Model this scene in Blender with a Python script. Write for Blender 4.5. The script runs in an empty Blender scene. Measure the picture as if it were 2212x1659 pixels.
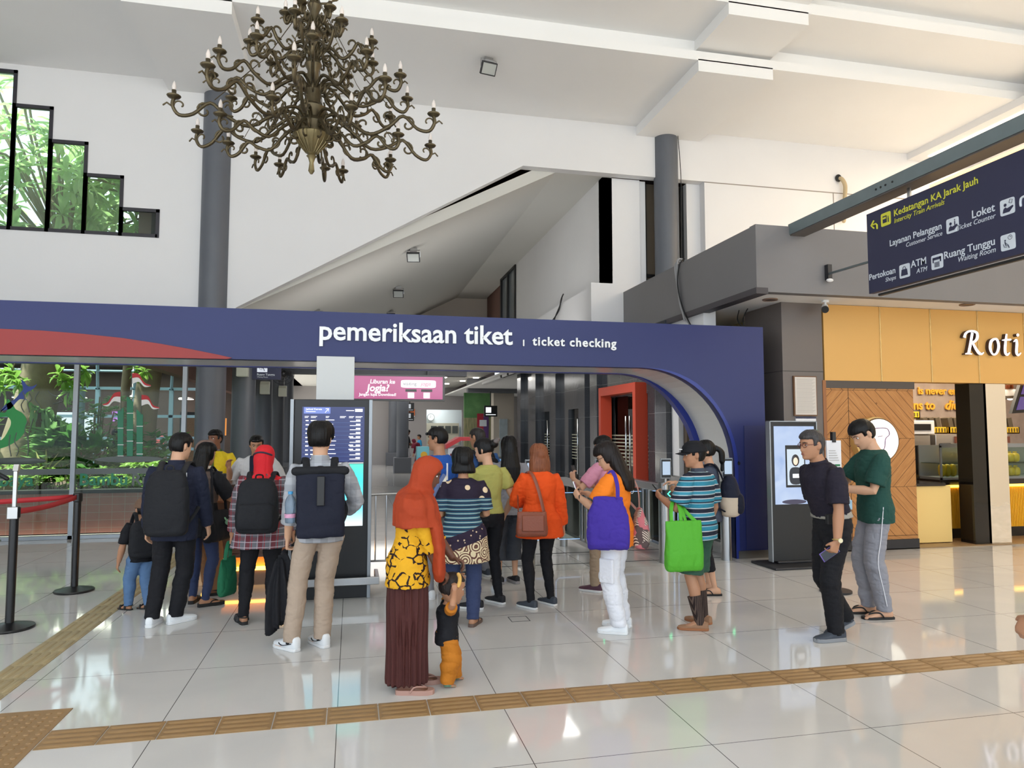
import bpy, bmesh, math, random
import numpy as np
from mathutils import Vector, Matrix
sc = bpy.context.scene
COL = sc.collection
PI = math.pi
rnd = random.Random(7)

# ------------------------------------------------------------------ camera, world, sun, exposure
cam_d = bpy.data.cameras.new('camera')
cam = bpy.data.objects.new('camera', cam_d); COL.objects.link(cam)
cam_d.sensor_width = 36.0; cam_d.sensor_fit = 'HORIZONTAL'
cam_d.lens = 36.0 * 1532.0 / 2212.0
cam_d.clip_end = 300
cam.location = (0, 0, 1.68)
cam.rotation_euler = (math.radians(90) + math.atan(101.5 / 1532.0), 0, -math.radians(12.70))
sc.camera = cam
sc.view_settings.view_transform = 'Standard'
sc.view_settings.look = 'None'
sc.view_settings.gamma = 1.0
sc.view_settings.use_curve_mapping = False
sc.view_settings.exposure = 0.20
sc.cycles.max_bounces = 8
sc.cycles.diffuse_bounces = 4
sc.cycles.glossy_bounces = 3
sc.cycles.transmission_bounces = 6
sc.cycles.transparent_max_bounces = 8
sc.cycles.sample_clamp_indirect = 6.0
sc.cycles.caustics_reflective = False
sc.cycles.caustics_refractive = False
sc.cycles.use_denoising = True

W = bpy.data.worlds.new('sky'); sc.world = W; W.use_nodes = True
wn = W.node_tree; wn.nodes.clear()
w_out = wn.nodes.new('ShaderNodeOutputWorld'); w_bg = wn.nodes.new('ShaderNodeBackground')
w_bg.inputs[0].default_value = (0.76, 0.88, 1.0, 1); w_bg.inputs[1].default_value = 2.5
wn.links.new(w_bg.outputs[0], w_out.inputs[0])

sun_d = bpy.data.lights.new('sun', 'SUN'); sun = bpy.data.objects.new('sun', sun_d); COL.objects.link(sun)
sun_d.energy = 11.0; sun_d.angle = math.radians(1.0); sun_d.color = (1.0, .95, .85)
sun.location = (-20, -4, 30)
sun.rotation_euler = Vector((0.44, 0.05, -0.90)).to_track_quat('-Z', 'Y').to_euler()

def area_light(name, loc, size, energy, color, target=None, sizey=None):
    d = bpy.data.lights.new(name, 'AREA'); o = bpy.data.objects.new(name, d); COL.objects.link(o)
    d.energy = energy; d.color = color; d.size = size
    if sizey: d.shape = 'RECTANGLE'; d.size_y = sizey
    o.location = loc
    if target is not None:
        o.rotation_euler = (Vector(target) - Vector(loc)).to_track_quat('-Z', 'Y').to_euler()
    return o
# daylight is carried by the sky; the lamps of the place and one added fill:
area_light('inner_hall_fill', (1.8, 13.1, 2.9), 4.0, 48, (1, .99, .97), (1.4, 22, 5.6), .8)  # added fill brightening the sloping ceiling, no fixture hangs here
area_light('far_hall_lamp', (2.0, 31, 3.8), 3.0, 130, (1, .98, .95), (2, 31, 0), 8)
area_light('office_lamp', (4.6, 37.4, 3.6), 1.6, 70, (.95, 1, 1), (4.6, 37.9, 0), .8)
area_light('passage_lamp', (2.5, 11.6, 3.3), 2.5, 70, (1, .97, .93), (2.5, 11.6, 0), 1.2)
area_light('shop_lamp', (10.6, 10.4, 3.4), 3.5, 150, (1, .86, .66), (10.6, 10.4, 0), 1.2)
area_light('warm_ceiling_lamp', (12.1, 9.4, 7.22), .9, 220, (1, .78, .54), (11.6, 9.0, 0), 5.5)
area_light('warm_ceiling_lamp', (12.1, 1.5, 7.9), .9, 270, (1, .78, .55), (9.5, 2.5, 0), 7)
area_light('cafe_lamp_light', (-6.5, 22, 3.5), 3, 180, (1, .92, .8), (-6.5, 22, 0), 2)

# ------------------------------------------------------------------ materials
def lin(c):
    return tuple((v / 255 / 12.92) if v / 255 <= .04045 else ((v / 255 + .055) / 1.055) ** 2.4 for v in c[:3]) + (1.0,)
MATS = {}
def mat(name, col, rough=.5, metal=0.0, spec=.5, bump=None, var=None, emit=None, trans=None, alpha=None, coat=0, sub=0):
    if name in MATS: return MATS[name]
    m = bpy.data.materials.new(name); m.use_nodes = True; MATS[name] = m
    nt = m.node_tree; b = nt.nodes['Principled BSDF']
    c = lin(col)
    b.inputs['Base Color'].default_value = c
    b.inputs['Roughness'].default_value = rough
    b.inputs['Metallic'].default_value = metal
    b.inputs['Specular IOR Level'].default_value = spec
    if coat: b.inputs['Coat Weight'].default_value = coat; b.inputs['Coat Roughness'].default_value = .08
    tc = None
    def coords():
        nonlocal tc
        if tc is None: tc = nt.nodes.new('ShaderNodeTexCoord')
        return tc.outputs['Object']
    if var:
        n = nt.nodes.new('ShaderNodeTexNoise'); n.inputs['Scale'].default_value = var[0]; n.inputs['Detail'].default_value = 4
        nt.links.new(coords(), n.inputs['Vector'])
        mx = nt.nodes.new('ShaderNodeMix'); mx.data_type = 'RGBA'
        k = var[1]
        mx.inputs[6].default_value = tuple(max(0, v * (1 - k)) for v in c[:3]) + (1,)
        mx.inputs[7].default_value = tuple(min(1, v * (1 + k)) for v in c[:3]) + (1,)
        nt.links.new(n.outputs['Fac'], mx.inputs[0]); nt.links.new(mx.outputs[2], b.inputs['Base Color'])
    if bump:
        n = nt.nodes.new('ShaderNodeTexNoise'); n.inputs['Scale'].default_value = bump[0]; n.inputs['Detail'].default_value = 3
        nt.links.new(coords(), n.inputs['Vector'])
        bp = nt.nodes.new('ShaderNodeBump'); bp.inputs['Strength'].default_value = bump[1]; bp.inputs['Distance'].default_value = .02
        nt.links.new(n.outputs['Fac'], bp.inputs['Height']); nt.links.new(bp.outputs[0], b.inputs['Normal'])
    if emit:
        b.inputs['Emission Color'].default_value = lin(emit[0]); b.inputs['Emission Strength'].default_value = emit[1]
    if trans: b.inputs['Transmission Weight'].default_value = trans; b.inputs['IOR'].default_value = 1.45
    if alpha is not None: b.inputs['Alpha'].default_value = alpha
    return m
def glass_mat(name, tint=(235, 245, 240), a=.10, rough=.0):
    if name in MATS: return MATS[name]
    m = bpy.data.materials.new(name); m.use_nodes = True; MATS[name] = m
    nt = m.node_tree; nt.nodes.clear()
    o = nt.nodes.new('ShaderNodeOutputMaterial'); t = nt.nodes.new('ShaderNodeBsdfTransparent'); g = nt.nodes.new('ShaderNodeBsdfGlossy')
    t.inputs[0].default_value = lin(tint); g.inputs['Roughness'].default_value = rough
    fr = nt.nodes.new('ShaderNodeFresnel'); fr.inputs[0].default_value = 1.22
    mx = nt.nodes.new('ShaderNodeMixShader')
    nt.links.new(fr.outputs[0], mx.inputs[0]); nt.links.new(t.outputs[0], mx.inputs[1]); nt.links.new(g.outputs[0], mx.inputs[2])
    nt.links.new(mx.outputs[0], o.inputs[0])
    return m
class NT:
    """tiny node helper on a principled material"""
    def __init__(s, name, rough=.6, spec=.4):
        s.m = bpy.data.materials.new(name); s.m.use_nodes = True; MATS[name] = s.m
        s.nt = s.m.node_tree; s.b = s.nt.nodes['Principled BSDF']
        s.b.inputs['Roughness'].default_value = rough; s.b.inputs['Specular IOR Level'].default_value = spec
        s.tc = s.nt.nodes.new('ShaderNodeTexCoord'); s.obj = s.tc.outputs['Object']
        sp = s.nt.nodes.new('ShaderNodeSeparateXYZ'); s.nt.links.new(s.obj, sp.inputs[0])
        s.x, s.y, s.z = sp.outputs
    def put(s, sock, v):
        if isinstance(v, bpy.types.NodeSocket): s.nt.links.new(v, sock)
        else: sock.default_value = v
    def math(s, op, a, b=0.0, c=0.0):
        n = s.nt.nodes.new('ShaderNodeMath'); n.operation = op
        s.put(n.inputs[0], a); s.put(n.inputs[1], b)
        if op in ('MULTIPLY_ADD', 'WRAP', 'COMPARE'): s.put(n.inputs[2], c)
        return n.outputs[0]
    def mix(s, f, a, b):
        n = s.nt.nodes.new('ShaderNodeMix'); n.data_type = 'RGBA'
        s.put(n.inputs[0], f); s.put(n.inputs[6], a if isinstance(a, bpy.types.NodeSocket) else lin(a)); s.put(n.inputs[7], b if isinstance(b, bpy.types.NodeSocket) else lin(b))
        return n.outputs[2]
    def noise(s, scale, detail=3, vec=None, out='Fac', dist=0):
        n = s.nt.nodes.new('ShaderNodeTexNoise'); n.inputs['Scale'].default_value = scale; n.inputs['Detail'].default_value = detail
        n.inputs['Distortion'].default_value = dist
        s.nt.links.new(vec or s.obj, n.inputs['Vector']); return n.outputs[out]
    def voro(s, scale, feature='F1', out='Distance', vec=None, rand=1.0):
        n = s.nt.nodes.new('ShaderNodeTexVoronoi'); n.feature = feature; n.inputs['Scale'].default_value = scale
        n.inputs['Randomness'].default_value = rand
        s.nt.links.new(vec or s.obj, n.inputs['Vector']); return n.outputs[out]
    def comb(s, x, y, z):
        n = s.nt.nodes.new('ShaderNodeCombineXYZ'); s.put(n.inputs[0], x); s.put(n.inputs[1], y); s.put(n.inputs[2], z); return n.outputs[0]
    def ramp(s, f, stops, interp='CONSTANT'):
        n = s.nt.nodes.new('ShaderNodeValToRGB'); n.color_ramp.interpolation = interp
        e = n.color_ramp.elements
        e[0].position = stops[0][0]; e[0].color = lin(stops[0][1])
        e[1].position = stops[1][0]; e[1].color = lin(stops[1][1])
        for p, c in stops[2:]:
            q = e.new(p); q.color = lin(c)
        s.put(n.inputs[0], f); return n.outputs[0]
    def line(s, v, period, width, off=0.0):
        """1 on a line of WIDTH every PERIOD"""
        a = s.math('MODULO', s.math('ADD', v, 1000 * period - off), period)
        return s.math('LESS_THAN', a, width)
    def col(s, v): s.put(s.b.inputs['Base Color'], v); return s.m
    def bump(s, h, strength=.3, dist=.01):
        n = s.nt.nodes.new('ShaderNodeBump'); n.inputs['Strength'].default_value = strength; n.inputs['Distance'].default_value = dist
        s.put(n.inputs['Height'], h); s.nt.links.new(n.outputs[0], s.b.inputs['Normal'])

# ------------------------------------------------------------------ numpy noise
def vnoise(P, seed=0):
    P = np.asarray(P, float); i = np.floor(P).astype(np.int64); f = P - i; f = f * f * (3 - 2 * f)
    def h(a, b, c):
        n = (a * 73856093) ^ (b * 19349663) ^ (c * 83492791) ^ (seed * 2654435761)
        n = (n ^ (n >> 13)) * 1274126177 & 0x7fffffff
        n = (n ^ (n >> 16)) & 0xffff
        return n / 65535.0
    r = 0
    for dx in (0, 1):
        for dy in (0, 1):
            for dz in (0, 1):
                w = (f[:, 0] if dx else 1 - f[:, 0]) * (f[:, 1] if dy else 1 - f[:, 1]) * (f[:, 2] if dz else 1 - f[:, 2])
                r = r + w * h(i[:, 0] + dx, i[:, 1] + dy, i[:, 2] + dz)
    return r * 2 - 1

# ------------------------------------------------------------------ mesh builder
def V(*a): return Vector(a)
def frame(d, up=None):
    d = Vector(d).normalized()
    up = Vector(up) if up is not None else (Vector((0, 0, 1)) if abs(d.z) < .95 else Vector((0, 1, 0)))
    u = up.cross(d)
    if u.length < 1e-6: u = Vector((1, 0, 0)).cross(d)
    u.normalize(); v = d.cross(u).normalized()
    return u, v
class MB:
    def __init__(s): s.v = []; s.f = []
    def add(s, vs, fs):
        o = len(s.v); s.v.extend([tuple(p) for p in vs]); s.f.extend([tuple(i + o for i in f) for f in fs]); return s
    def box(s, x0, x1, y0, y1, z0, z1):
        if x0 > x1: x0, x1 = x1, x0
        if y0 > y1: y0, y1 = y1, y0
        if z0 > z1: z0, z1 = z1, z0
        vs = [(x, y, z) for z in (z0, z1) for y in (y0, y1) for x in (x0, x1)]
        return s.add(vs, [(0, 2, 3, 1), (4, 5, 7, 6), (0, 1, 5, 4), (2, 6, 7, 3), (0, 4, 6, 2), (1, 3, 7, 5)])
    def obox(s, c, u, v, w, a, b, d):
        """oriented box: centre, axes, half sizes"""
        c, u, v, w = Vector(c), Vector(u), Vector(v), Vector(w)
        vs = [c + u * (a * i) + v * (b * j) + w * (d * k) for k in (-1, 1) for j in (-1, 1) for i in (-1, 1)]
        return s.add(vs, [(0, 2, 3, 1), (4, 5, 7, 6), (0, 1, 5, 4), (2, 6, 7, 3), (0, 4, 6, 2), (1, 3, 7, 5)])
    def loft(s, rings, n=16, cap=True, closed=False):
        """rings: (centre, u, v, rx, ry[, power])"""
        o = len(s.v); m = len(rings)
        for r in rings:
            c, u, v, rx, ry = r[:5]; p = r[5] if len(r) > 5 else 2.0
            c, u, v = Vector(c), Vector(u), Vector(v)
            for k in range(n):
                a = 2 * PI * k / n; ca, sa = math.cos(a), math.sin(a)
                if p != 2.0:
                    ca = math.copysign(abs(ca) ** (2 / p), ca); sa = math.copysign(abs(sa) ** (2 / p), sa)
                s.v.append(tuple(c + u * (rx * ca) + v * (ry * sa)))
        for i in range(m - 1 if not closed else m):
            for k in range(n):
                k2 = (k + 1) % n; i2 = (i + 1) % m
                s.f.append((o + i * n + k, o + i * n + k2, o + i2 * n + k2, o + i2 * n + k))
        if cap and not closed:
            s.f.append(tuple(o + k for k in reversed(range(n)))); s.f.append(tuple(o + (m - 1) * n + k for k in range(n)))
        return s
    def tube(s, pts, rad, n=10, round=True, up=None, flat=None, closed=False):
        """tube along points; rad scalar or list; entries may be (rx, ry)"""
        pts = [Vector(p) for p in pts]; m = len(pts)
        R = rad if isinstance(rad, (list, tuple)) and len(rad) == m and not (m == 2 and flat) else [rad] * m
        rings = []; u = None
        for i in range(m):
            if closed: d = pts[(i + 1) % m] - pts[i - 1]
            else: d = pts[min(i + 1, m - 1)] - pts[max(i - 1, 0)]
            if d.length < 1e-9: d = Vector((0, 0, 1))
            d.normalize()
            if u is None or up is not None: u, v = frame(d, up)
            else:
                u = (u - d * u.dot(d))
                if u.length < 1e-6: u, _ = frame(d)
                u.normalize(); v = d.cross(u).normalized()
            r = R[i]; rx, ry = r if isinstance(r, (list, tuple)) else (r, r)
            rings.append((pts[i], u.copy(), v.copy(), rx, ry))
        if round and not closed:
            d0 = (pts[0] - pts[1]).normalized(); d1 = (pts[-1] - pts[-2]).normalized()
            def endr(rg, d, lst):
                c, u_, v_, rx, ry = rg; q = min(rx, ry)
                return [(c + d * (q * a), u_, v_, rx * b, ry * b) for a, b in lst]
            rings = endr(rings[0], d0, ((.95, .3), (.72, .7))) + rings + endr(rings[-1], d1, ((.72, .7), (.95, .3)))
        return s.loft(rings, n, closed=closed)
    def cyl(s, p0, p1, r0, r1=None, n=20):
        return s.tube([p0, p1], [r0, r0 if r1 is None else r1], n, round=False)
    def lathe(s, prof, c=(0, 0, 0), n=24, cap=True):
        return s.loft([((c[0], c[1], c[2] + z), (1, 0, 0), (0, 1, 0), max(r, 1e-4), max(r, 1e-4)) for r, z in prof], n, cap)
    def ell(s, c, rx, ry, rz, u=(1, 0, 0), v=(0, 1, 0), w=(0, 0, 1), n=14, m=9, p=2.0):
        c, w = Vector(c), Vector(w)
        rg = []
        for i in range(m):
            t = -PI / 2 + PI * (i + .25) / (m - .5)
            k = math.cos(t); h = math.sin(t)
            if p != 2.0: k = abs(k) ** (2 / p); h = math.copysign(abs(h) ** (2 / p), h)
            rg.append((c + w * (rz * h), u, v, rx * k, ry * k, p))
        return s.loft(rg, n)
    def prism(s, poly, axis, a, b):
        """extrude a 2D polygon (list of pairs) along axis 'x','y','z' from a to b (ngon caps)"""
        n = len(poly)
        def P(p, t):
            return {'x': (t, p[0], p[1]), 'y': (p[0], t, p[1]), 'z': (p[0], p[1], t)}[axis]
        vs = [P(p, a) for p in poly] + [P(p, b) for p in poly]
        fs = [tuple(reversed(range(n))), tuple(range(n, 2 * n))] + [(i, (i + 1) % n, n + (i + 1) % n, n + i) for i in range(n)]
        return s.add(vs, fs)
    def sheet(s, fn, nu, nv):
        o = len(s.v)
        for i in range(nu + 1):
            for j in range(nv + 1): s.v.append(tuple(fn(i / nu, j / nv)))
        for i in range(nu):
            for j in range(nv):
                a = o + i * (nv + 1) + j; s.f.append((a, a + nv + 1, a + nv + 2, a + 1))
        return s
    def mesh(s, name):
        me = bpy.data.meshes.new(name); me.from_pydata(s.v, [], s.f); me.update()
        bm = bmesh.new(); bm.from_mesh(me); bmesh.ops.recalc_face_normals(bm, faces=bm.faces); bm.to_mesh(me); bm.free()
        return me
    def build(s, name, m, parent=None, smooth=True, bevel=0, seg=2, angle=35, mods=()):
        me = s.mesh(name)
        return link(name, me, m, parent, smooth, bevel, seg, angle)
WINV = {}
def link(name, me, m, parent=None, smooth=True, bevel=0, seg=2, angle=35):
    if m is not None and not me.materials: me.materials.append(m)
    if smooth:
        me.polygons.foreach_set('use_smooth', [True] * len(me.polygons))
        if angle < 180: me.set_sharp_from_angle(angle=math.radians(angle))
    o = bpy.data.objects.new(name, me); COL.objects.link(o)
    if bevel:
        b = o.modifiers.new('bevel', 'BEVEL'); b.width = bevel; b.segments = seg; b.limit_method = 'ANGLE'; b.angle_limit = math.radians(40)
    if parent is not None: adopt(o, parent)
    return o
def adopt(o, parent):
    o.parent = parent
    if parent.name in WINV: o.matrix_parent_inverse = parent.matrix_basis.inverted()
    return o
def thing(name, label, cat, loc=(0, 0, 0), group=None):
    """an Empty at the thing's base; parts are built in world coordinates under it"""
    o = bpy.data.objects.new(name, None); COL.objects.link(o); o.empty_display_size = .1
    o.location = loc; WINV[o.name] = 1
    tag(o, label, cat, group); return o
def tag(o, label, cat, group=None, kind=None):
    o['label'] = label; o['category'] = cat
    if group: o['group'] = group
    if kind: o['kind'] = kind
    return o
def struct(o, label=None):
    o['kind'] = 'structure'
    if label: o['label'] = label
    return o
def dup(root, loc=None, label=None, rotz=None):
    r = root.copy(); COL.objects.link(r)
    if loc is not None: r.location = loc
    if rotz is not None: r.rotation_euler.z = rotz
    if label: r['label'] = label
    for ch in list(root.children):
        c = ch.copy(); COL.objects.link(c); c.parent = r
        for g in list(ch.children):
            d = g.copy(); COL.objects.link(d); d.parent = c
    return r
def text_mesh(name, body, size, m, parent=None, loc=(0, 0, 0), u=(1, 0, 0), v=(0, 0, 1), ext=.004, off=0, shear=0, align='LEFT', space=1.0):
    """lettering as mesh in the plane (u, v), baseline start at loc"""
    c = bpy.data.curves.new(name, 'FONT'); c.body = body; c.size = size; c.extrude = ext; c.offset = off; c.shear = shear
    c.align_x = align; c.space_character = space; c.resolution_u = 3; c.bevel_depth = 0
    o = bpy.data.objects.new(name + '_tmp', c); COL.objects.link(o)
    dg = bpy.context.evaluated_depsgraph_get()
    me = bpy.data.meshes.new_from_object(o.evaluated_get(dg)); bpy.data.objects.remove(o)
    u, v = Vector(u), Vector(v); w = u.cross(v)
    M = Matrix((u.to_4d(), v.to_4d(), w.to_4d(), (0, 0, 0, 1))).transposed()
    M = Matrix.Identity(4)
    for i in range(3): M[i][0], M[i][1], M[i][2], M[i][3] = u[i], v[i], w[i], loc[i]
    me.transform(M); me.name = name
    return link(name, me, m, parent, smooth=False)
def bake(mb, voxel, smooth=0, name='m', dis=None, angle=180):
    """voxel-union the builder's closed pieces into ONE continuous surface; dis(P, N) -> offsets"""
    me = mb.mesh(name); o = bpy.data.objects.new('tmp', me); COL.objects.link(o)
    r = o.modifiers.new('r', 'REMESH'); r.mode = 'VOXEL'; r.voxel_size = voxel; r.adaptivity = 0
    if smooth:
        q = o.modifiers.new('s', 'SMOOTH'); q.factor = .5; q.iterations = smooth
    dg = bpy.context.evaluated_depsgraph_get()
    out = bpy.data.meshes.new_from_object(o.evaluated_get(dg)); bpy.data.objects.remove(o); bpy.data.meshes.remove(me)
    out.name = name
    if dis is not None and len(out.vertices):
        n = len(out.vertices); P = np.empty(n * 3); N = np.empty(n * 3)
        out.vertices.foreach_get('co', P); out.vertices.foreach_get('normal', N)
        P = P.reshape(-1, 3); N = N.reshape(-1, 3)
        P = P + N * dis(P, N)[:, None]
        out.vertices.foreach_set('co', P.ravel()); out.update()
    return out
def catmull(pts, k=6, closed=False):
    P = [Vector(p) for p in pts]; n = len(P); out = []
    for i in range(n if closed else n - 1):
        if closed: a, b, c, d = P[i - 1], P[i], P[(i + 1) % n], P[(i + 2) % n]
        else: a, b, c, d = P[max(i - 1, 0)], P[i], P[i + 1], P[min(i + 2, n - 1)]
        for j in range(k):
            t = j / k
            out.append(.5 * ((2 * b) + (c - a) * t + (2 * a - 5 * b + 4 * c - d) * t * t + (3 * b - a - 3 * c + d) * t ** 3))
    if not closed: out.append(P[-1])
    return out
# ------------------------------------------------------------------ shared materials
m_white = mat('white_paint', (226, 226, 228), .75, bump=(30, .03), var=(1.2, .03))
m_ceil = mat('ceiling_paint', (238, 238, 238), .8, var=(.8, .03))
m_grey = mat('grey_paint', (96, 99, 106), .6, var=(2, .05))
m_col = mat('column_grey', (92, 96, 104), .45, var=(3, .06))
m_fascia = mat('fascia_grey', (118, 116, 118), .6, var=(2, .05))
m_dark = mat('dark_metal', (38, 38, 42), .5)
m_black = mat('black_plastic', (16, 16, 18), .4)
m_steel = mat('brushed_steel', (176, 176, 176), .28, metal=1)
m_alu = mat('grey_aluminium', (150, 155, 160), .4, metal=.6)
m_chrome = mat('chrome', (225, 225, 225), .06, metal=1)
m_glass = glass_mat('clear_glass', (238, 246, 242))
m_glow = mat('lamp_white', (255, 250, 240), .4, emit=((255, 246, 232), 9))
m_wire = mat('black_wire', (22, 22, 24), .6)
m_cable = mat('grey_cable', (150, 150, 152), .6)

# floor: polished 1.0 x 0.96 m tiles
n = NT('polished_floor_tile', .07, .55)
jx = n.line(n.x, .985, .005, -.0625); jy = n.line(n.y, .955, .005, .725)
j = n.math('MAXIMUM', jx, jy)
vein = n.noise(.9, 6, out='Fac', dist=1.5); base = n.mix(vein, (198, 197, 196), (220, 217, 213))
cell = n.voro(1.0, out='Color', vec=n.comb(n.math('FLOOR', n.math('DIVIDE', n.math('ADD', n.x, .0625), .985)), n.math('FLOOR', n.math('DIVIDE', n.math('SUBTRACT', n.y, .725), .955)), .5), rand=0)
n.col(n.mix(j, base, (96, 92, 90))); n.b.inputs['Roughness'].default_value = .06
n.put(n.b.inputs['Roughness'], n.math('MULTIPLY_ADD', n.noise(3, 2), .05, .035))
m_floor = n.m
fl = MB(); fl.prism([(-9.5, -7), (14.5, -7), (14.5, 45), (-3.6, 45), (-3.6, 12.62), (-9.5, 12.62)], 'z', -.06, 0)
struct(fl.build('floor', m_floor, smooth=False), 'polished pale grey tiled station floor')
m_ground = mat('outdoor_paving', (206, 203, 196), .8, var=(1, .1))
g = MB(); g.box(-60, 60, -60, 70, -.3, -.07); struct(g.build('ground', m_ground, smooth=False), 'paving outside the station hall')

# back wall with the stepped window and the big opening
wb = MB(); y0, y1 = 12.6, 12.8
xs = [-5.92, -5.38, -4.84, -4.31, -3.76, -3.2]; tops = [7.5, 6.95, 6.41, 5.89, 5.36]; sill = 4.88
wb.box(-9.5, xs[0], y0, y1, 3.0, 7.6); wb.box(xs[0], xs[-1], y0, y1, 3.0, sill)
for i, t in enumerate(tops): wb.box(xs[i], xs[i + 1], y0, y1, t, 7.6)
wb.prism([(-3.2, 3.0), (-2.15, 3.0), (-1.94, 3.76), (3.05, 6.63), (6.75, 6.62), (6.75, 7.6), (-3.2, 7.6)], 'y', y0, y1)
struct(wb.build('wall_back', m_white, smooth=False), 'white back wall with a slanted opening')
wr = MB(); wr.box(6.75, 14.5, 12.6, 12.8, 3.0, 7.6); struct(wr.build('wall_back_right', m_white, smooth=False), 'white back wall above the shop canopy')
gv = MB(); gv.box(6.75, 14.4, 12.592, 12.604, 6.600, 6.618); gv.box(9.66, 9.675, 12.592, 12.604, 3, 6.6)
struct(gv.build('trim_1', mat('groove_grey', (150, 142, 136), .8), smooth=False), 'thin groove line in the white back wall')
# recess right of the round column, its window
rc = MB(); rc.box(6.46, 6.75, 12.8, 13.0, 3.0, 6.62); rc.box(4.7, 5.48, 12.85, 13.05, 3.0, 6.63); rc.box(5.48, 5.62, 12.9, 13.05, 3, 6.63); rc.box(4.4, 5.5, 12.68, 12.9, 3.0, 4.5)
struct(rc.build('wall_recess', m_white, smooth=False), 'white reveal behind the round column')
wn_ = MB(); wn_.box(5.62, 6.46, 13.0, 13.04, 3.0, 6.62); ow = wn_.build('window_2', mat('brown_glass', (96, 88, 78), .25), smooth=False); struct(ow, 'tall dark brown window behind the right round column')
wf = MB(); wf.box(5.6, 5.66, 12.94, 13.0, 3, 6.6); wf.box(6.40, 6.46, 12.94, 13.0, 3, 6.6); wf.box(5.6, 6.46, 12.94, 13.0, 4.72, 4.78); wf.build('window_frame', m_black, ow, smooth=False)
# stepped window, a bright daylight haze mixed into its pane material
m_hazed = glass_mat('hazed_glass'); _t = m_hazed.node_tree; _tr = _t.nodes.new('ShaderNodeBsdfTranslucent'); _tr.inputs[0].default_value = (.9, .95, 1, 1); _mx = _t.nodes.new('ShaderNodeMixShader'); _mx.inputs[0].default_value = .10
_o = [n_ for n_ in _t.nodes if n_.type == 'OUTPUT_MATERIAL'][0]; _s = _o.inputs[0].links[0].from_socket; _t.links.new(_s, _mx.inputs[1]); _t.links.new(_tr.outputs[0], _mx.inputs[2]); _t.links.new(_mx.outputs[0], _o.inputs[0])
sw = MB(); fr = .055
fz = 12.585
for i, t in enumerate(tops):
    a, b = xs[i], xs[i + 1]
    sw.box(a - fr / 2, b + fr / 2, fz, 12.64, t - fr, t)
    sw.box(b - fr / 2, b + fr / 2, fz, 12.64, sill, t)
    sw.box(a - fr / 2, a + fr / 2, fz, 12.64, sill, t)
    sw.box(a, b, fz, 12.64, sill, sill + fr)
win = sw.build('window_1', mat('window_frame_black', (40, 38, 46), .5), smooth=False); struct(win, 'black framed window stepping down to the right')
for i, t in enumerate(tops):
    q = MB(); q.box(xs[i] + .025, xs[i + 1] - .025, 12.61, 12.618, sill + fr, t - fr); q.build('pane', m_hazed, win, smooth=False)

# lower glazing under the wall
gz = MB()
for x in (-9.2, -6.6, -4.25, -2.66): gz.box(x - .035, x + .035, 12.38, 12.46, 0, 3.0)
gz.box(-9.5, -2.6, 12.38, 12.46, 0, .06); gz.box(-9.5, -2.6, 12.38, 12.46, 2.94, 3.0)
gl = gz.build('window_3', m_alu, smooth=False, bevel=.004); struct(gl, 'aluminium framed glass partition to the garden')
rail = MB(); rail.box(-9.5, -2.6, 12.40, 12.43, 1.00, 1.09); rail.build('film_band', mat('grey_film', (92, 98, 96), .4), gl, smooth=False)
for a, b in ((-9.2, -6.6), (-6.6, -4.25), (-4.25, -2.66)):
    q = MB(); q.box(a + .035, b - .035, 12.405, 12.417, .06, 2.94); q.build('pane', m_glass, gl, smooth=False)

# ceilings: three steps rising towards the viewer, two dropped strips along the hall
cl = MB()
cl.box(-9.5, 14.5, 10.05, 12.8, 7.6, 7.75); cl.box(-9.5, 14.5, 10.17, 10.4, 7.75, 8.1); cl.box(-9.5, 14.5, 9.1, 10.3, 7.98, 8.15)
cl.box(-9.5, 14.5, 9.22, 9.4, 8.1, 8.5); cl.box(-9.5, 14.5, -7, 9.3, 8.32, 8.5)
struct(cl.build('ceiling', m_ceil, smooth=False), 'stepped white ceiling')
st = MB()
for a, b in ((-3.1, -1.7), (5.32, 6.65)):
    st.box(a, b, 10.05, 12.62, 7.42, 7.62); st.box(a, b, 9.1, 10.17, 7.8, 8.0); st.box(a, b, -7, 9.22, 8.12, 8.34)
struct(st.build('ceiling_strips', m_ceil, smooth=False), 'dropped white ceiling strips')
# lamp boxes of the right ceiling
lb = thing('ceiling_light', 'long glowing ceiling light box above the hanging sign', 'ceiling light', (11.9, 9.5, 7.3))
q = MB(); q.box(11.5, 13.0, 4.5, 12.6, 7.46, 7.6); q.build('housing', m_white, lb, smooth=False)
q = MB(); q.box(11.75, 12.75, 4.6, 12.3, 7.445, 7.46); q.build('diffuser', mat('fluorescent_warm', (255, 240, 205), .5, emit=((255, 236, 200), 5.0)), lb, smooth=False)

# roof over all, side walls
rf = MB(); rf.box(-10.2, 15.2, -7.5, 12.85, 8.5, 8.8); struct(rf.build('roof', mat('roof', (120, 90, 80), .8), smooth=False), 'hall roof')
wl = MB(); wl.box(-9.7, -9.5, 3.0, 12.8, 0, 8.5); wl.box(-9.7, -9.5, -7, 3.0, 5.0, 8.5); struct(wl.build('wall_left', m_white, smooth=False), 'white left wall')
wr2 = MB(); wr2.box(14.5, 14.7, -7, 14, 0, 8.5); struct(wr2.build('wall_right', mat('warm_white', (228, 214, 190), .8), smooth=False), 'right wall')

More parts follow.
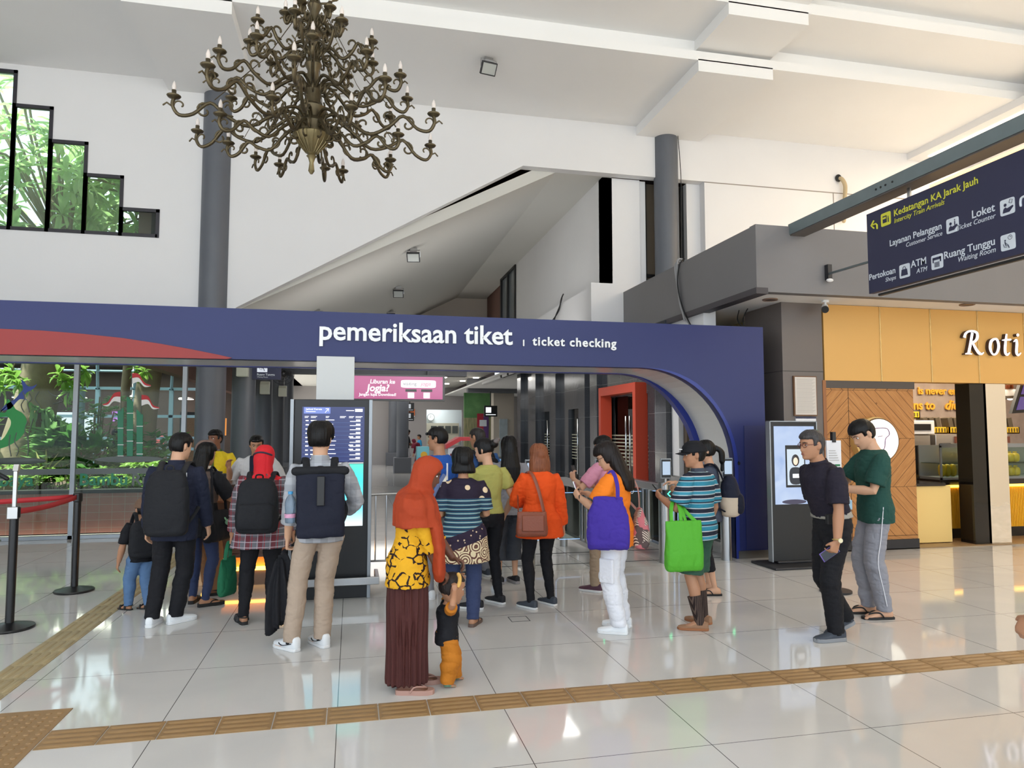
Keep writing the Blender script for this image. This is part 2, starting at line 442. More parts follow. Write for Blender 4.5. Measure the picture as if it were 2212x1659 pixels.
# round columns
def column(name, x, y, r, z0, z1, base=False):
    c = MB(); c.lathe([(r, z0), (r, z1)], (x, y, 0), 40)
    o = c.build(name, m_col); struct(o, 'round dark grey column')
    if base:
        p = MB(); p.box(x - r - .1, x + r + .1, y - r - .1, y + r + .1, 0, .62); p.build('plinth', m_grey, o, bevel=.02)
    return o
column('column_1', -2.31, 12.66, .235, 0, 7.43)
column('column_2', 5.94, 12.62, .235, 3.0, 7.43)
for i, y in enumerate((15.7, 18.9, 22.2, 25.5)): column('column_%d' % (3 + i), -2.22, y, .235, 0, 4.2, i > 0)
for i, y in enumerate((29, 35.5)): column('column_%d' % (8 + i), 2.0, y, .24, 0, 4.2, True)
column('column_11', -.4, 32, .24, 0, 4.2, True)

# inner hall behind the opening
ih = MB()
ih.prism([(-2.6, 3.42), (3.74, 6.63), (4.85, 6.63), (4.85, 6.85), (3.7, 6.85), (-2.6, 3.62)], 'y', 12.8, 26)
struct(ih.build('ceiling_inner', mat('inner_ceiling', (206, 205, 200), .8), smooth=False), 'sloping ceiling of the inner hall')
iw = MB(); iw.box(4.7, 4.9, 12.85, 20.3, 3.4, 6.7); iw.box(4.7, 4.9, 20.3, 26, 3.4, 3.5); struct(iw.build('wall_inner_right', m_white, smooth=False), 'white inner wall above the granite shops')
q = MB(); q.box(4.42, 4.75, 12.9, 20.2, 3.4, 4.45); struct(q.build('trim_2', m_white, smooth=False), 'white ledge along the inner wall')
ie = MB(); ie.box(-3, 5, 26, 26.2, 4.6, 7); struct(ie.build('wall_inner_end', mat('inner_end', (196, 186, 176), .8), smooth=False), 'end wall of the inner hall')
q = MB()
for z in (5.4, 5.0): q.box(-3, 4.8, 25.2 if z > 5.2 else 25.6, 26, z, z + .16)
struct(q.build('beam_1', mat('inner_end', (196, 186, 176)), smooth=False), 'stepped beams at the end of the inner hall')
iwd = MB(); iwd.box(4.72, 4.78, 20.35, 22.4, 3.4, 6.62); o = iwd.build('window_4', mat('grey_pane', (120, 128, 134), .15), smooth=False); struct(o, 'dark framed window high on the inner wall')
q = MB()
for y in (20.34, 21.4, 22.4): q.box(4.66, 4.8, y - .05, y + .05, 3.4, 6.64)
q.box(4.66, 4.8, 20.3, 22.45, 6.56, 6.64); q.build('window_frame', m_black, o, smooth=False)
q = MB(); q.box(4.2, 4.24, 20.6, 20.64, 3.54, 4.9); q.box(4.5, 4.54, 20.6, 20.64, 3.54, 4.9)
q.box(4.5, 4.72, 20.6, 20.64, 4.6, 4.64)
for z in (3.6, 3.9, 4.2, 4.5, 4.8): q.box(4.2, 4.54, 20.6, 20.64, z, z + .03)
tag(q.build('ladder', m_black, smooth=False), 'small black ladder on the wall beside the dark window', 'ladder')
# lower ceiling of the inner hall, far walls
lo = MB(); lo.box(-3.4, 5.2, 26, 45, 3.9, 4.1); lo.box(-3.6, -2.4, 13.2, 45, 3.9, 4.0); struct(lo.build('ceiling_far', mat('inner_ceiling', (206, 205, 200)), smooth=False), 'flat ceiling of the far hall')
bm_ = MB(); bm_.box(-2.4, 2.5, 15.7, 15.95, 2.9, 3.06); bm_.box(-2.4, 2.5, 16.4, 16.6, 3.0, 3.3); struct(bm_.build('beam_2', m_dark, smooth=False), 'dark steel beam over the pink screen')
bc = MB(); bc.box(-1.9, 5.0, 15.2, 17.2, 3.12, 3.18); struct(bc.build('soffit_1', m_ceil, smooth=False), 'white soffit over the passage')
fe = MB(); fe.box(-3.5, 3.71, 36.3, 36.5, 0, 3.9); fe.box(3.71, 5.54, 36.3, 36.5, 2.77, 3.9); fe.box(5.54, 9, 36.3, 36.5, 0, 3.9); fe.box(3.71, 5.54, 36.3, 36.5, 0, .95); struct(fe.build('wall_far', mat('far_beige', (168, 164, 164), .8), smooth=False), 'beige far wall with an office window')
fo = MB(); fo.box(3.2, 6.2, 38.5, 38.7, 0, 3.9); struct(fo.build('wall_office', mat('office_white', (232, 240, 244), .7), smooth=False), 'white office wall')
m_cab = mat('cream_cabinet', (222, 216, 196), .5)
cab = thing('office_cupboard', 'cream office cupboards behind the far window', 'cupboard', (4.5, 38, 0))
q = MB(); q.box(3.7, 5.6, 37.8, 38.4, 0, 2.1); q.build('body', m_cab, cab, smooth=False)
for i in range(4):
    q = MB(); x = 4.1 + i * .38; q.box(x, x + .3, 37.76, 37.8, 1.55, 1.95); q.build('door', mat('cab_glass', (96, 100, 96), .2), cab, smooth=False)
for i in range(4):
    q = MB(); x = 3.75 + i * .46; q.box(x, x + .43, 37.77, 37.8, .1, 1.45); q.build('door', m_cab, cab, smooth=False, bevel=.01)
ck = thing('wall_clock', 'round white wall clock in the bright far office', 'clock', (4.15, 38.35, 2.4))
q = MB(); q.cyl((4.15, 38.38, 2.42), (4.15, 38.32, 2.42), .2, n=28); q.build('rim', mat('clock_rim', (120, 124, 128), .4), ck)
q = MB(); q.cyl((4.15, 38.32, 2.42), (4.15, 38.31, 2.42), .175, n=28); q.build('dial', mat('clock_dial', (238, 240, 240), .5), ck)
q = MB(); q.box(4.145, 4.155, 38.30, 38.31, 2.42, 2.55); q.box(4.08, 4.15, 38.30, 38.31, 2.415, 2.425); q.build('hand', m_black, ck, smooth=False)
q = MB(); q.box(4.75, 7.2, 29.5, 29.9, 3.30, 3.95); struct(q.build('beam_3', m_grey, smooth=False), 'dark grey bulkhead over the mural')
ob = thing('orange_fascia', 'orange shop fascia band far down the hall', 'sign', (2.6, 36.2, 2.5)); q = MB(); q.box(2.25, 3.1, 36.15, 36.3, 2.45, 2.78); q.build('band', mat('orange_band', (226, 110, 40), .5), ob, smooth=False); q = MB(); q.box(2.25, 3.1, 36.15, 36.3, 2.40, 2.45); q.build('white_edge', m_white, ob, smooth=False)
for i, (x, y) in enumerate(((4.3, 33), (4.75, 31), (5.0, 29), (3.9, 35))):
    t = thing('ceiling_spot', ['round ceiling spot lamp far down the hall, second from the office', 'round ceiling spot lamp far down the hall, third from the office', 'round ceiling spot lamp nearest the mural bulkhead', 'round ceiling spot lamp nearest the far office'][i], 'lamp', (x, y, 3.88), 'far ceiling spots'); q = MB(); q.cyl((x, y, 3.9), (x, y, 3.87), .12, n=16); q.build('lens', m_glow, t)
t = thing('tube_lamp', 'short white tube lamp on the far ceiling beside the pink screen', 'lamp', (3.3, 28.5, 3.85)); q = MB(); q.box(2.9, 3.7, 28.3, 28.6, 3.82, 3.9); q.build('tube', m_glow, t, smooth=False)
# left far side of the hall: dark cafe strip
lf = MB(); lf.box(-14, -13.8, 13, 45, 0, 4); struct(lf.build('wall_far_left', m_dark, smooth=False), 'dark far left wall')

# shop canopy with grey fascia
fa = MB()
fa.box(5.05, 14.5, 8.1, 8.24, 3.47, 4.35)
fa.prism([(5.05, 8.24), (5.19, 8.24), (5.19, 13.0), (4.72, 16.5), (4.68, 20.0), (4.5, 20.0), (4.55, 16.4), (5.05, 13.0)], 'z', 3.5, 4.34)
struct(fa.build('fascia', m_fascia, smooth=False), 'grey fascia of the shop canopy')
q = MB(); q.box(5.03, 5.2, 8.08, 13.0, 3.44, 3.52); struct(q.build('trim_3', mat('fascia_dark', (72, 68, 72), .6), smooth=False), 'dark lower edge of the canopy fascia')
so = MB(); so.box(5.1, 14.5, 8.15, 13, 3.48, 3.54); so.box(4.6, 14.4, 13, 45, 3.48, 3.54); struct(so.build('canopy_soffit', m_ceil, smooth=False), 'cream underside of the shop canopy')
# granite shop wall along the right of the inner passage
n = NT('polished_granite', .12, .5)
gb = n.mix(n.noise(60, 2), (46, 49, 54), (76, 79, 85))
gj = n.math('MAXIMUM', n.line(n.y, .62, .006), n.line(n.z, .66, .006, 0))
n.col(n.mix(gj, gb, (120, 122, 124))); n.bump(n.noise(5, 2), .05, .02); m_gran = n.m
gw = MB()
for a, b, z in ((10.75, 11.75, 0), (11.75, 13.9, 2.35), (13.9, 15.6, 0), (15.6, 16.5, 2.2), (16.5, 18.2, 0), (18.2, 19.0, 2.2), (19.0, 21.6, 0)):
    gw.box(5.12, 5.3, a, b, z, 3.5)
for a in (10.75, 14.1, 14.9, 17.2, 19.2, 21.0): gw.box(5.0, 5.15, a, a + .45, 0, 3.5)
struct(gw.build('wall_granite', m_gran, smooth=False), 'polished dark granite shop wall')
gb_ = MB(); gb_.box(6.3, 6.4, 10, 21.6, 0, 3.5); struct(gb_.build('wall_shop_back', mat('beige_inside', (188, 178, 140), .7), smooth=False), 'beige wall inside the granite shops')
for i, (a, b, zz) in enumerate(((11.75, 13.9, 2.35), (15.6, 16.5, 2.2), (18.2, 19.0, 2.2))):
    q = MB(); q.box(5.2, 5.212, a, b, 0, zz); d = q.build('door_%d' % (i + 1), m_glass, smooth=False); struct(d, 'glass shop door with frosted stripes')
    q = MB()
    for k in range(9): q.box(5.19, 5.198, a + .05, b - .05, 1.02 + k * .07, 1.02 + k * .07 + .025)
    q.build('frosted_stripes', mat('frost', (188, 190, 170), .6), d, smooth=False)
    q = MB()
    for y in ((12.55, 12.75) if i == 0 else (a + .12,)):
        q.tube([(5.1, y, .7), (5.1, y, 1.95)], .02, 12)
    q.build('handle', m_chrome, d)
# white end wall with beige doorway, nearest the gate
we = MB(); we.box(5.1, 5.3, 9.62, 9.75, 0, 3.5); we.box(5.1, 5.3, 10.5, 10.75, 0, 3.5); we.box(5.1, 5.3, 9.75, 10.5, 2.5, 3.5); struct(we.build('wall_passage', m_white, smooth=False), 'white passage wall beside the arch')
q = MB(); q.box(5.22, 5.26, 9.75, 10.5, 0, 2.5); o = q.build('door_4', mat('cream_glass', (206, 200, 168), .15), smooth=False); struct(o, 'cream glass door in the passage')
q = MB(); q.box(5.18, 5.24, 10.38, 10.5, 0, 2.5); q.box(5.18, 5.24, 9.75, 10.5, 2.42, 2.5); q.build('door_frame', mat('brown_frame', (86, 74, 62), .5), o, smooth=False)
# orange portal
pf = MB(); pf.prism([(11.8, 0), (11.93, 0), (11.93, 2.38), (13.6, 2.38), (13.6, 0), (13.72, 0), (13.72, 2.55), (11.8, 2.55)], 'x', 4.9, 5.14)
struct(pf.build('door_frame_1', mat('orange_red', (196, 72, 48), .45), smooth=False, bevel=.006), 'orange red portal around the shop door')
# grey pilaster between gate and shop
pl = MB(); pl.box(5.56, 6.17, 8.35, 9.3, 0, 3.48); struct(pl.build('pillar_1', mat('pilaster', (106, 98, 94), .5, var=(2, .05)), smooth=False, bevel=.004), 'grey panelled pillar between gate and shop')
q = MB(); q.box(5.555, 6.172, 8.345, 9.3, 2.47, 2.48); struct(q.build('trim_4', mat('joint', (70, 66, 62)), smooth=False), 'panel joint of the grey pillar')
# ------------------------------------------------------------------ roof over the inner hall
q = MB(); q.box(-3.6, 15, 12.9, 46, 7.2, 7.4); q.box(4.9, 5.2, 13.0, 46, 4.3, 7.2); q.box(-3.6, -3.4, 13.0, 46, 2.8, 7.2); struct(q.build('roof_inner', MATS['roof'], smooth=False), 'roof over the inner hall with an added low side wall against the sun')  # left side wall reaches low, added to keep sun off the inner floor
q = MB(); q.box(14.4, 14.6, 8, 46, 0, 7.3); q.box(-14, 9, 45, 45.2, 0, 7.3); struct(q.build('wall_shops_right', MATS['far_beige'], smooth=False), 'far right wall behind the shops')

# ------------------------------------------------------------------ ticket gate
m_blue = mat('gate_blue', (38, 46, 98), .42, spec=.4, var=(1.5, .04)); m_red = mat('gate_red', (146, 36, 32), .45)
m_blue2 = mat('gate_rim_blue', (34, 50, 132), .35); m_liner = mat('gate_liner', (214, 214, 212), .22)
gt = thing('ticket_gate', 'blue ticket checking gateway with white lined arch and white lettering', 'gateway', (0, 9.1, 0))
def arch(inset, r, x0=-9.0, xr=4.97, ztop=2.5, k=16):
    p = [(x0, ztop - inset)]
    cx, cz = xr - r, ztop - r
    for i in range(k + 1):
        a = PI / 2 - PI / 2 * i / k
        p.append((cx + (r - inset) * math.cos(a), cz + (r - inset) * math.sin(a)))
    p.append((xr - inset, 0)); return p
A = arch(0, 1.3)
def quadband(P, Q, y0, y1, name, m):
    b = MB()
    for i in range(len(P) - 1):
        a0, a1, c1, c0 = P[i], P[i + 1], Q[i + 1], Q[i]
        vs = [(p[0], y, p[1]) for y in (y0, y1) for p in (a0, a1, c1, c0)]
        b.add(vs, [(0, 1, 2, 3), (7, 6, 5, 4), (0, 4, 5, 1), (1, 5, 6, 2), (2, 6, 7, 3), (3, 7, 4, 0)])
    return b.build(name, m, gt, smooth=True, angle=30)
# outer outline matched point for point with the arch
O = []
for i, p in enumerate(A):
    if i == 0: O.append((-9.0, 3.09))
    elif i <= 9: O.append((p[0] + (5.44 - p[0]) * ((i - 1) / 8.0) ** 1.6, 3.09))
    else: O.append((5.44, 3.09 - (3.09 - 0) * ((i - 9) / (len(A) - 10)) ** 1.2))
quadband(A, O, 8.6, 8.72, 'front_panel', m_blue)
quadband(A, O, 9.5, 9.6, 'back_panel', m_blue)
quadband(A, [(p[0] + (.02 if p[1] < 2.4 else 0), p[1] + (.02 if p[1] > 1.0 else 0)) for p in A], 8.72, 9.5, 'arch_lining', m_liner)
RQ = [(p[0] + .05 * min(1, max(0, i - 1) / 6), p[1] + .045 * max(0, 1 - max(0, i - 4) / 8) * min(1, max(0, i - 1) / 6)) for i, p in enumerate(A)]
quadband(A, RQ, 8.588, 8.62, 'arch_rim', m_blue2)
IQ = arch(.085, 1.3); IQ = [(a[0] + (b_[0] - a[0]) * t, a[1] + (b_[1] - a[1]) * t) for a, b_, t in [(A[i], IQ[i], min(1, max(.12, (i - 3) / 7))) for i in range(len(A))]]
quadband(A, IQ, 9.47, 9.6, 'inner_frame', m_blue2)
q = MB(); q.box(-9, 5.44, 8.72, 9.5, 3.0, 3.09); q.box(5.38, 5.44, 8.72, 9.5, .1, 3.0); q.build('case', m_blue, gt, smooth=False)
q = MB(); q.box(5.0, 5.46, 8.58, 9.62, 0, .1); q.build('kick_plate', m_steel, gt, smooth=False)
q = MB(); q.box(5.12, 5.43, 8.592, 8.604, .12, 1.75); q.build('access_panel', mat('gate_panel', (36, 42, 88), .5), gt, smooth=False)
q = MB(); q.cyl((5.03, 8.6, 1.25), (5.03, 8.588, 1.25), .022, n=16); q.build('sensor', m_black, gt)
sp = [(-9, 2.5), (-9, 2.70), (-7, 2.74), (-5, 2.775), (-3.7, 2.775), (-3.3, 2.768), (-2.9, 2.745), (-2.5, 2.71), (-2.1, 2.655), (-1.8, 2.605), (-1.5, 2.548), (-1.35, 2.515), (-1.4, 2.5)]
q = MB(); q.prism(sp, 'y', 8.58, 8.61); q.build('red_swoosh', m_red, gt, smooth=False)
m_let = mat('letter_white', (238, 240, 242), .35)
text_mesh('lettering', 'pemeriksaan tiket', .325, m_let, gt, (-.40, 8.585, 2.755), ext=.018, off=.006, space=1.0)
text_mesh('lettering', 'ticket checking', .155, m_let, gt, (2.2, 8.585, 2.755), ext=.014, off=.0035, space=1.16)
q = MB(); q.box(2.075, 2.09, 8.57, 8.6, 2.74, 2.82); q.build('divider', m_let, gt, smooth=False)
bd = thing('blank_board', 'blank pale grey board hanging at the gate edge above the timetable', 'board', (-.2, 8.54, 2.04))
q = MB(); q.box(-.41, .02, 8.50, 8.57, 2.04, 2.55); q.build('panel', mat('board_grey', (206, 208, 208), .5), bd, smooth=False, bevel=.006)
q = MB()
for x in (-.3, -.1): q.box(x - .015, x + .015, 8.57, 8.62, 2.4, 2.52)
q.build('bracket', m_steel, bd, smooth=False)

# ------------------------------------------------------------------ timetable totem
tt = thing('timetable_screen', 'tall black timetable screen with departure rows and a cyan lower half', 'information screen', (-.19, 7.5, 0))
q = MB(); q.box(-.57, .2, 7.45, 7.62, .0, 2.0); q.build('housing', m_black, tt, smooth=False, bevel=.006)
q = MB(); q.box(.17, .205, 7.42, 7.63, .0, 2.0); q.box(-.605, -.57, 7.42, 7.63, 0, 2.0); q.build('side_rail', m_alu, tt, smooth=False, bevel=.004)
def emat(name, col, s): return mat(name, (10, 10, 12), .3, emit=(col, s))
q = MB(); q.box(-.49, .125, 7.444, 7.452, 1.365, 1.925); q.build('timetable', emat('screen_navy', (52, 62, 118), .9), tt, smooth=False)
n = NT('screen_cyan', .3); n.put(n.b.inputs['Emission Color'], n.ramp(n.math('DIVIDE', n.math('SUBTRACT', n.z, .72), .65), [(0, (240, 255, 255)), (.25, (130, 226, 255)), (.7, (70, 222, 226)), (1, (96, 224, 196))], 'LINEAR')); n.b.inputs['Emission Strength'].default_value = 1.15
n.col((.02, .02, .02, 1))
q = MB(); q.box(-.49, .12, 7.444, 7.452, .72, 1.345); q.build('advert', n.m, tt, smooth=False)
q = MB(); q.box(-.475, -.215, 7.438, 7.446, 1.855, 1.92); q.build('title_box', emat('screen_lilac', (120, 140, 214), 1.0), tt, smooth=False, bevel=.003)
m_sw = emat('screen_white', (250, 250, 255), 1.4)
text_mesh('lettering', 'Jadwal Kereta', .028, m_sw, tt, (-.455, 7.436, 1.892), ext=.001)
q = MB(); R = random.Random(3)
q.box(-.455, -.36, 7.435, 7.438, 1.872, 1.878)
q.tube([(-.265, 7.435, 1.868), (-.235, 7.435, 1.905)], .003, 6); q.tube([(-.26, 7.435, 1.905), (-.233, 7.435, 1.907), (-.235, 7.435, 1.88)], .003, 6)
q.box(.03, .105, 7.435, 7.438, 1.876, 1.906); q.box(-.06, .02, 7.435, 7.438, 1.884, 1.892)
for x, w in ((-.465, .04), (-.405, .06), (-.26, .035), (-.12, .06), (-.03, .05), (.035, .07)):
    q.box(x, x + w, 7.435, 7.438, 1.824, 1.83); q.box(x, x + w * .8, 7.435, 7.438, 1.812, 1.817)
for i in range(10):
    z = 1.785 - i * .0425
    q.box(-.455, -.43 + R.random() * .01, 7.435, 7.438, z - .006, z + .006)
    q.box(-.405, -.36 + R.random() * .025, 7.435, 7.438, z - .005, z + .005)
    q.box(-.26, -.19 + R.random() * .04, 7.435, 7.438, z + .003, z + .010)
    q.box(.04, .085, 7.435, 7.438, z + .001, z + .011); q.box(-.02, .085, 7.435, 7.438, z - .011, z - .004)
    if i in (4, 6, 7): q.box(-.03, .015, 7.435, 7.438, z + .001, z + .011)
q.box(-.49, .12, 7.435, 7.44, 1.352, 1.358)
q.build('timetable_text', m_sw, tt, smooth=False)
q = MB()
for i in range(10):
    z = 1.785 - i * .0425; q.box(-.48, .11, 7.437, 7.4405, z - .022, z - .0195)
q.build('row_line', emat('row_blue', (92, 120, 176), .8), tt, smooth=False)
q = MB(); q.box(-.45, .29, 7.32, 7.36, .15, .225); q.box(.25, .29, 7.34, 7.75, .15, .225); q.box(-.45, -.41, 7.34, 7.46, .15, .225); q.build('bumper_rail', m_steel, tt, smooth=False, bevel=.006)

# ------------------------------------------------------------------ information counter
m_walnut = mat('counter_brown', (96, 70, 56), .35, var=(6, .2)); m_amber = mat('amber_strip', (255, 190, 80), .4, emit=((255, 186, 74), 6.0))
ct = thing('information_counter', 'brown faceted counter with glowing amber strips near its base', 'counter', (-1.1, 8.8, 0))
def poly_ct(d): return [(-1.62 - d, 8.95), (-1.62 - d, 8.75 - d * .6), (-1.42 - d * .5, 8.32 - d), (-.45 + d, 8.32 - d), (-.2 + d, 8.7), (-.2 + d, 8.95)]
q = MB(); q.prism(poly_ct(0), 'z', .34, 1.04); q.build('body', m_walnut, ct, smooth=False)
q = MB(); q.prism(poly_ct(.07), 'z', 1.04, 1.10); q.build('countertop', mat('counter_top', (70, 52, 46), .2), ct, smooth=False, bevel=.006)
q = MB(); q.prism(poly_ct(-.06), 'z', .18, .34); q.build('recess', mat('recess_amber', (226, 170, 96), .5), ct, smooth=False)
q = MB(); q.prism(poly_ct(.02), 'z', .16, .19); q.build('light_strip', m_amber, ct, smooth=False)
q = MB(); q.prism(poly_ct(0), 'z', .30, .345); q.build('ledge', m_walnut, ct, smooth=False)
q = MB(); q.prism(poly_ct(.0), 'z', 0, .16); q.build('plinth', mat('counter_plinth', (120, 100, 84), .3), ct, smooth=False)
q = MB(); q.box(-.84, -.5, 8.29, 8.325, .42, .44); q.build('light_strip', m_amber, ct, smooth=False)
q = MB()
for k in range(9): q.box(-.84 + k * .04, -.82 + k * .04, 8.295, 8.325, .44, .72)
q.build('slat_panel', mat('slat_brown', (132, 92, 56), .5), ct, smooth=False)

# ------------------------------------------------------------------ pink screen, signs, fan in the passage
ld = thing('advert_screen', 'wide pink advertising screen hanging over the passage', 'screen', (.7, 15.6, 2.3))
q = MB(); q.box(-.64, 1.98, 15.5, 15.68, 2.33, 2.9); q.build('housing', m_black, ld, smooth=False)
q = MB(); q.box(-.6, 1.93, 15.48, 15.505, 2.37, 2.86)
n = NT('pink_led', .3); n.put(n.b.inputs['Emission Color'], n.mix(n.noise(1.3, 3), (206, 52, 132), (232, 110, 180))); n.b.inputs['Emission Strength'].default_value = .6; n.col((.02, .02, .02, 1))
q.build('display', n.m, ld, smooth=False)
m_pw = emat('led_white', (255, 246, 252), .95)
text_mesh('lettering', 'Liburan ke', .125, m_pw, ld, (.36, 15.474, 2.70), ext=.002, off=.003, shear=.15)
text_mesh('lettering', 'Jogja?', .21, m_pw, ld, (.3, 15.474, 2.535), ext=.002, off=.006, shear=.15)
text_mesh('lettering', 'Jangan lupa Download!', .085, m_pw, ld, (.14, 15.474, 2.435), ext=.002, off=.002)
q = MB(); q.loft([((1.40, y, 2.70), (1, 0, 0), (0, 0, 1), .38, .085, 8) for y in (15.472, 15.478)], 40); q.build('label_plate', m_pw, ld, smooth=False)
text_mesh('lettering', 'visiting', .105, emat('led_grey', (110, 120, 130), .6), ld, (1.07, 15.468, 2.67), ext=.001)
text_mesh('lettering', 'jogja', .115, emat('led_pink', (226, 70, 140), .8), ld, (1.45, 15.468, 2.67), ext=.001, shear=.2)
q = MB(); q.box(1.12, 1.36, 15.47, 15.478, 2.53, 2.585); q.box(1.46, 1.70, 15.47, 15.478, 2.53, 2.585); q.build('badge', m_black, ld, smooth=False)
q = MB(); q.box(1.17, 1.31, 15.47, 15.478, 2.39, 2.515); q.box(1.51, 1.65, 15.47, 15.478, 2.39, 2.515); q.build('white_square', m_pw, ld, smooth=False)
q = MB(); q.box(-.3, -.26, 15.56, 15.62, 2.85, 3.12); q.box(1.6, 1.64, 15.56, 15.62, 2.85, 3.12); q.build('hanger', m_dark, ld, smooth=False)

m_navy = mat('sign_navy', (44, 46, 74), .55); m_sgw = mat('sign_white', (214, 222, 232), .5); m_sgy = mat('sign_yellow', (214, 214, 66), .5)
rt = thing('waiting_room_sign', 'dark hanging sign reading Ruang Tunggu beside the round columns', 'sign', (-1.6, 14.5, 2.68))
q = MB(); q.box(-1.9, -1.37, 14.46, 14.56, 2.68, 3.12); q.build('panel', m_navy, rt, smooth=False)
q = MB(); q.box(-1.81, -1.62, 14.45, 14.462, 2.82, 3.03); q.build('pictogram_plate', emat('sign_lit', (220, 226, 236), .8), rt, smooth=False, bevel=.01)
def seated(parent, C, u, s, m, name='pictogram'):
    """seated waiting figure: C centre, u right, up z"""
    C, u, z = Vector(C), Vector(u), Vector((0, 0, 1)); w = u.cross(z) * .003
    b = MB(); P = lambda a, h: C + u * (a * s) + z * (h * s) + w
    b.ell(P(-.12, .28), .07 * s, .07 * s, .004, u, z, w.normalized(), n=12, m=5)
    b.tube([P(-.14, .16), P(-.10, -.10), P(.12, -.12), P(.2, -.36)], .035 * s, 6); b.tube([P(-.3, .0), P(-.22, -.24), P(.02, -.26)], .02 * s, 6)
    b.tube([P(-.1, .08), P(.05, -.02)], .02 * s, 6)
    return b.build(name, m, parent)
seated(rt, (-1.715, 14.45, 2.92), (1, 0, 0), .2, m_navy)
text_mesh('lettering', 'Ruang Tunggu', .058, m_sgw, rt, (-1.81, 14.455, 2.755), ext=.001, off=.001)
text_mesh('lettering', 'Waiting Room', .034, m_sgw, rt, (-1.81, 14.455, 2.715), ext=.001, shear=.2)
q = MB(); q.box(-1.87, -1.85, 14.49, 14.52, 3.1, 3.2); q.box(-1.42, -1.4, 14.49, 14.52, 3.1, 3.2); q.build('hanger', m_dark, rt, smooth=False)
wf_ = thing('wall_fan', 'dark caged wall fan beside the hanging waiting room sign', 'fan', (-1.42, 15.5, 2.87))
q = MB(); q.ell((-1.42, 15.45, 2.87), .09, .12, .09); q.build('motor', m_black, wf_)
q = MB()
for k in range(20):
    a = 2 * PI * k / 20; q.tube([(-1.42 + .05 * math.cos(a), 15.30, 2.87 + .05 * math.sin(a)), (-1.42 + .17 * math.cos(a), 15.30, 2.87 + .17 * math.sin(a)), (-1.42 + .23 * math.cos(a), 15.42, 2.87 + .23 * math.sin(a))], .003, 4, round=False)
for r in (.12, .17, .23): q.tube([(-1.42 + r * math.cos(2 * PI * k / 28), 15.30 + (.12 if r > .2 else 0), 2.87 + r * math.sin(2 * PI * k / 28)) for k in range(28)], .004, 5, closed=True)
q.build('cage', m_black, wf_)
for k in range(3):
    a = 2 * PI * k / 3
    q = MB(); q.obox((-1.42 + .1 * math.cos(a), 15.36, 2.87 + .1 * math.sin(a)), (math.cos(a), .0, math.sin(a)), (-math.sin(a) * .9, .4, math.cos(a) * .9), (0, 1, 0), .08, .05, .004); q.build('blade', m_dark, wf_)
q = MB(); q.tube([(-1.42, 15.5, 2.9), (-1.5, 15.6, 3.02), (-1.7, 15.6, 3.13)], .02, 8); q.build('arm', m_black, wf_)
for i, (y, z, x) in enumerate(((15.35, 2.95, -2.2), (18.5, 2.75, -2.12), (21.8, 2.85, -2.0))):
    t = thing('speaker_box', ['white box fixed high on the nearest inner column', 'white box on the second inner column, under the dark sign', 'white box on the third inner column'][i], 'speaker', (x, y, z), 'white boxes on the inner columns')
    q = MB(); q.prism([(y - .12, z - .16), (y + .1, z - .16), (y + .1, z + .16), (y - .02, z + .16), (y - .12, z + .08)], 'x', x - .11, x + .11); q.build('case', mat('cream_box', (222, 224, 210), .5), t, smooth=False, bevel=.01)
    q = MB(); q.box(x - .06, x + .06, y + .1, y + .14, z - .1, z + .1); q.build('bracket', m_dark, t, smooth=False)
# small far signs
def far_sign(x, y, z, w, h, label, lit):
    t = thing('hanging_sign', label, 'sign', (x, y, z), None)
    q = MB(); q.box(x - w / 2, x + w / 2, y, y + .1, z, z + h); q.build('panel', m_black, t, smooth=False)
    q = MB(); q.box(x - w * .38, x - w * .38 + h * .5, y - .01, y, z + h * .35, z + h * .85); q.build('pictogram_plate', lit, t, smooth=False)
    q = MB(); q.box(x - w * .38, x + w * .38, y - .01, y, z + h * .14, z + h * .2); q.build('lettering', lit, t, smooth=False)
    q = MB(); q.box(x - .02, x + .02, y + .03, y + .06, z + h, z + h + (.6 if z > 2.2 else .04)); q.build('hanger', m_dark, t, smooth=False)
m_lit = emat('far_lit', (235, 240, 245), 1.2)
far_sign(2.36, 30, 2.50, .36, .36, 'upper black hanging sign far down the hall beside the pillar', m_sgw)
far_sign(2.36, 30, 2.10, .36, .36, 'lower black hanging sign far down the hall beside the pillar', m_sgw)
far_sign(5.63, 29, 2.28, .55, .45, 'lit black hanging sign in front of the green mural', m_lit)
# mural, pillar, red roofed box
n = NT('mural', .5); n.col(n.mix(n.math('GREATER_THAN', n.z, 2.3), n.mix(n.noise(5, 5, vec=n.comb(n.math('MULTIPLY', n.x, 3), 0, n.math('MULTIPLY', n.z, .4))), (44, 84, 52), (190, 178, 138)), n.mix(n.noise(2, 4), (30, 92, 44), (120, 168, 110))))
mu = thing('mural_panel', 'tall green forest mural panel at the end of the passage', 'mural', (5.8, 33, 0))
q = MB(); q.box(5.14, 6.55, 33, 33.2, 0, 3.62); q.build('panel', n.m, mu, smooth=False)
q = MB(); q.box(5.75, 6.05, 32.97, 33, .3, 2.5); q.build('red_band', mat('mural_red', (170, 40, 60)), mu, smooth=False)
q = MB(); q.box(6.05, 6.3, 32.97, 33, .3, 2.5); q.build('purple_band', mat('mural_purple', (92, 60, 120)), mu, smooth=False)
q = MB(); q.box(5.86, 6.2, 32.95, 32.97, 1.9, 2.2); q.build('white_label', m_sgw, mu, smooth=False)
q = MB(); q.box(5.95, 6.85, 30, 30.6, 0, 3.9); struct(q.build('pillar_2', mat('beige_pillar', (188, 180, 168), .7), smooth=False), 'beige pillar at the end of the granite wall')
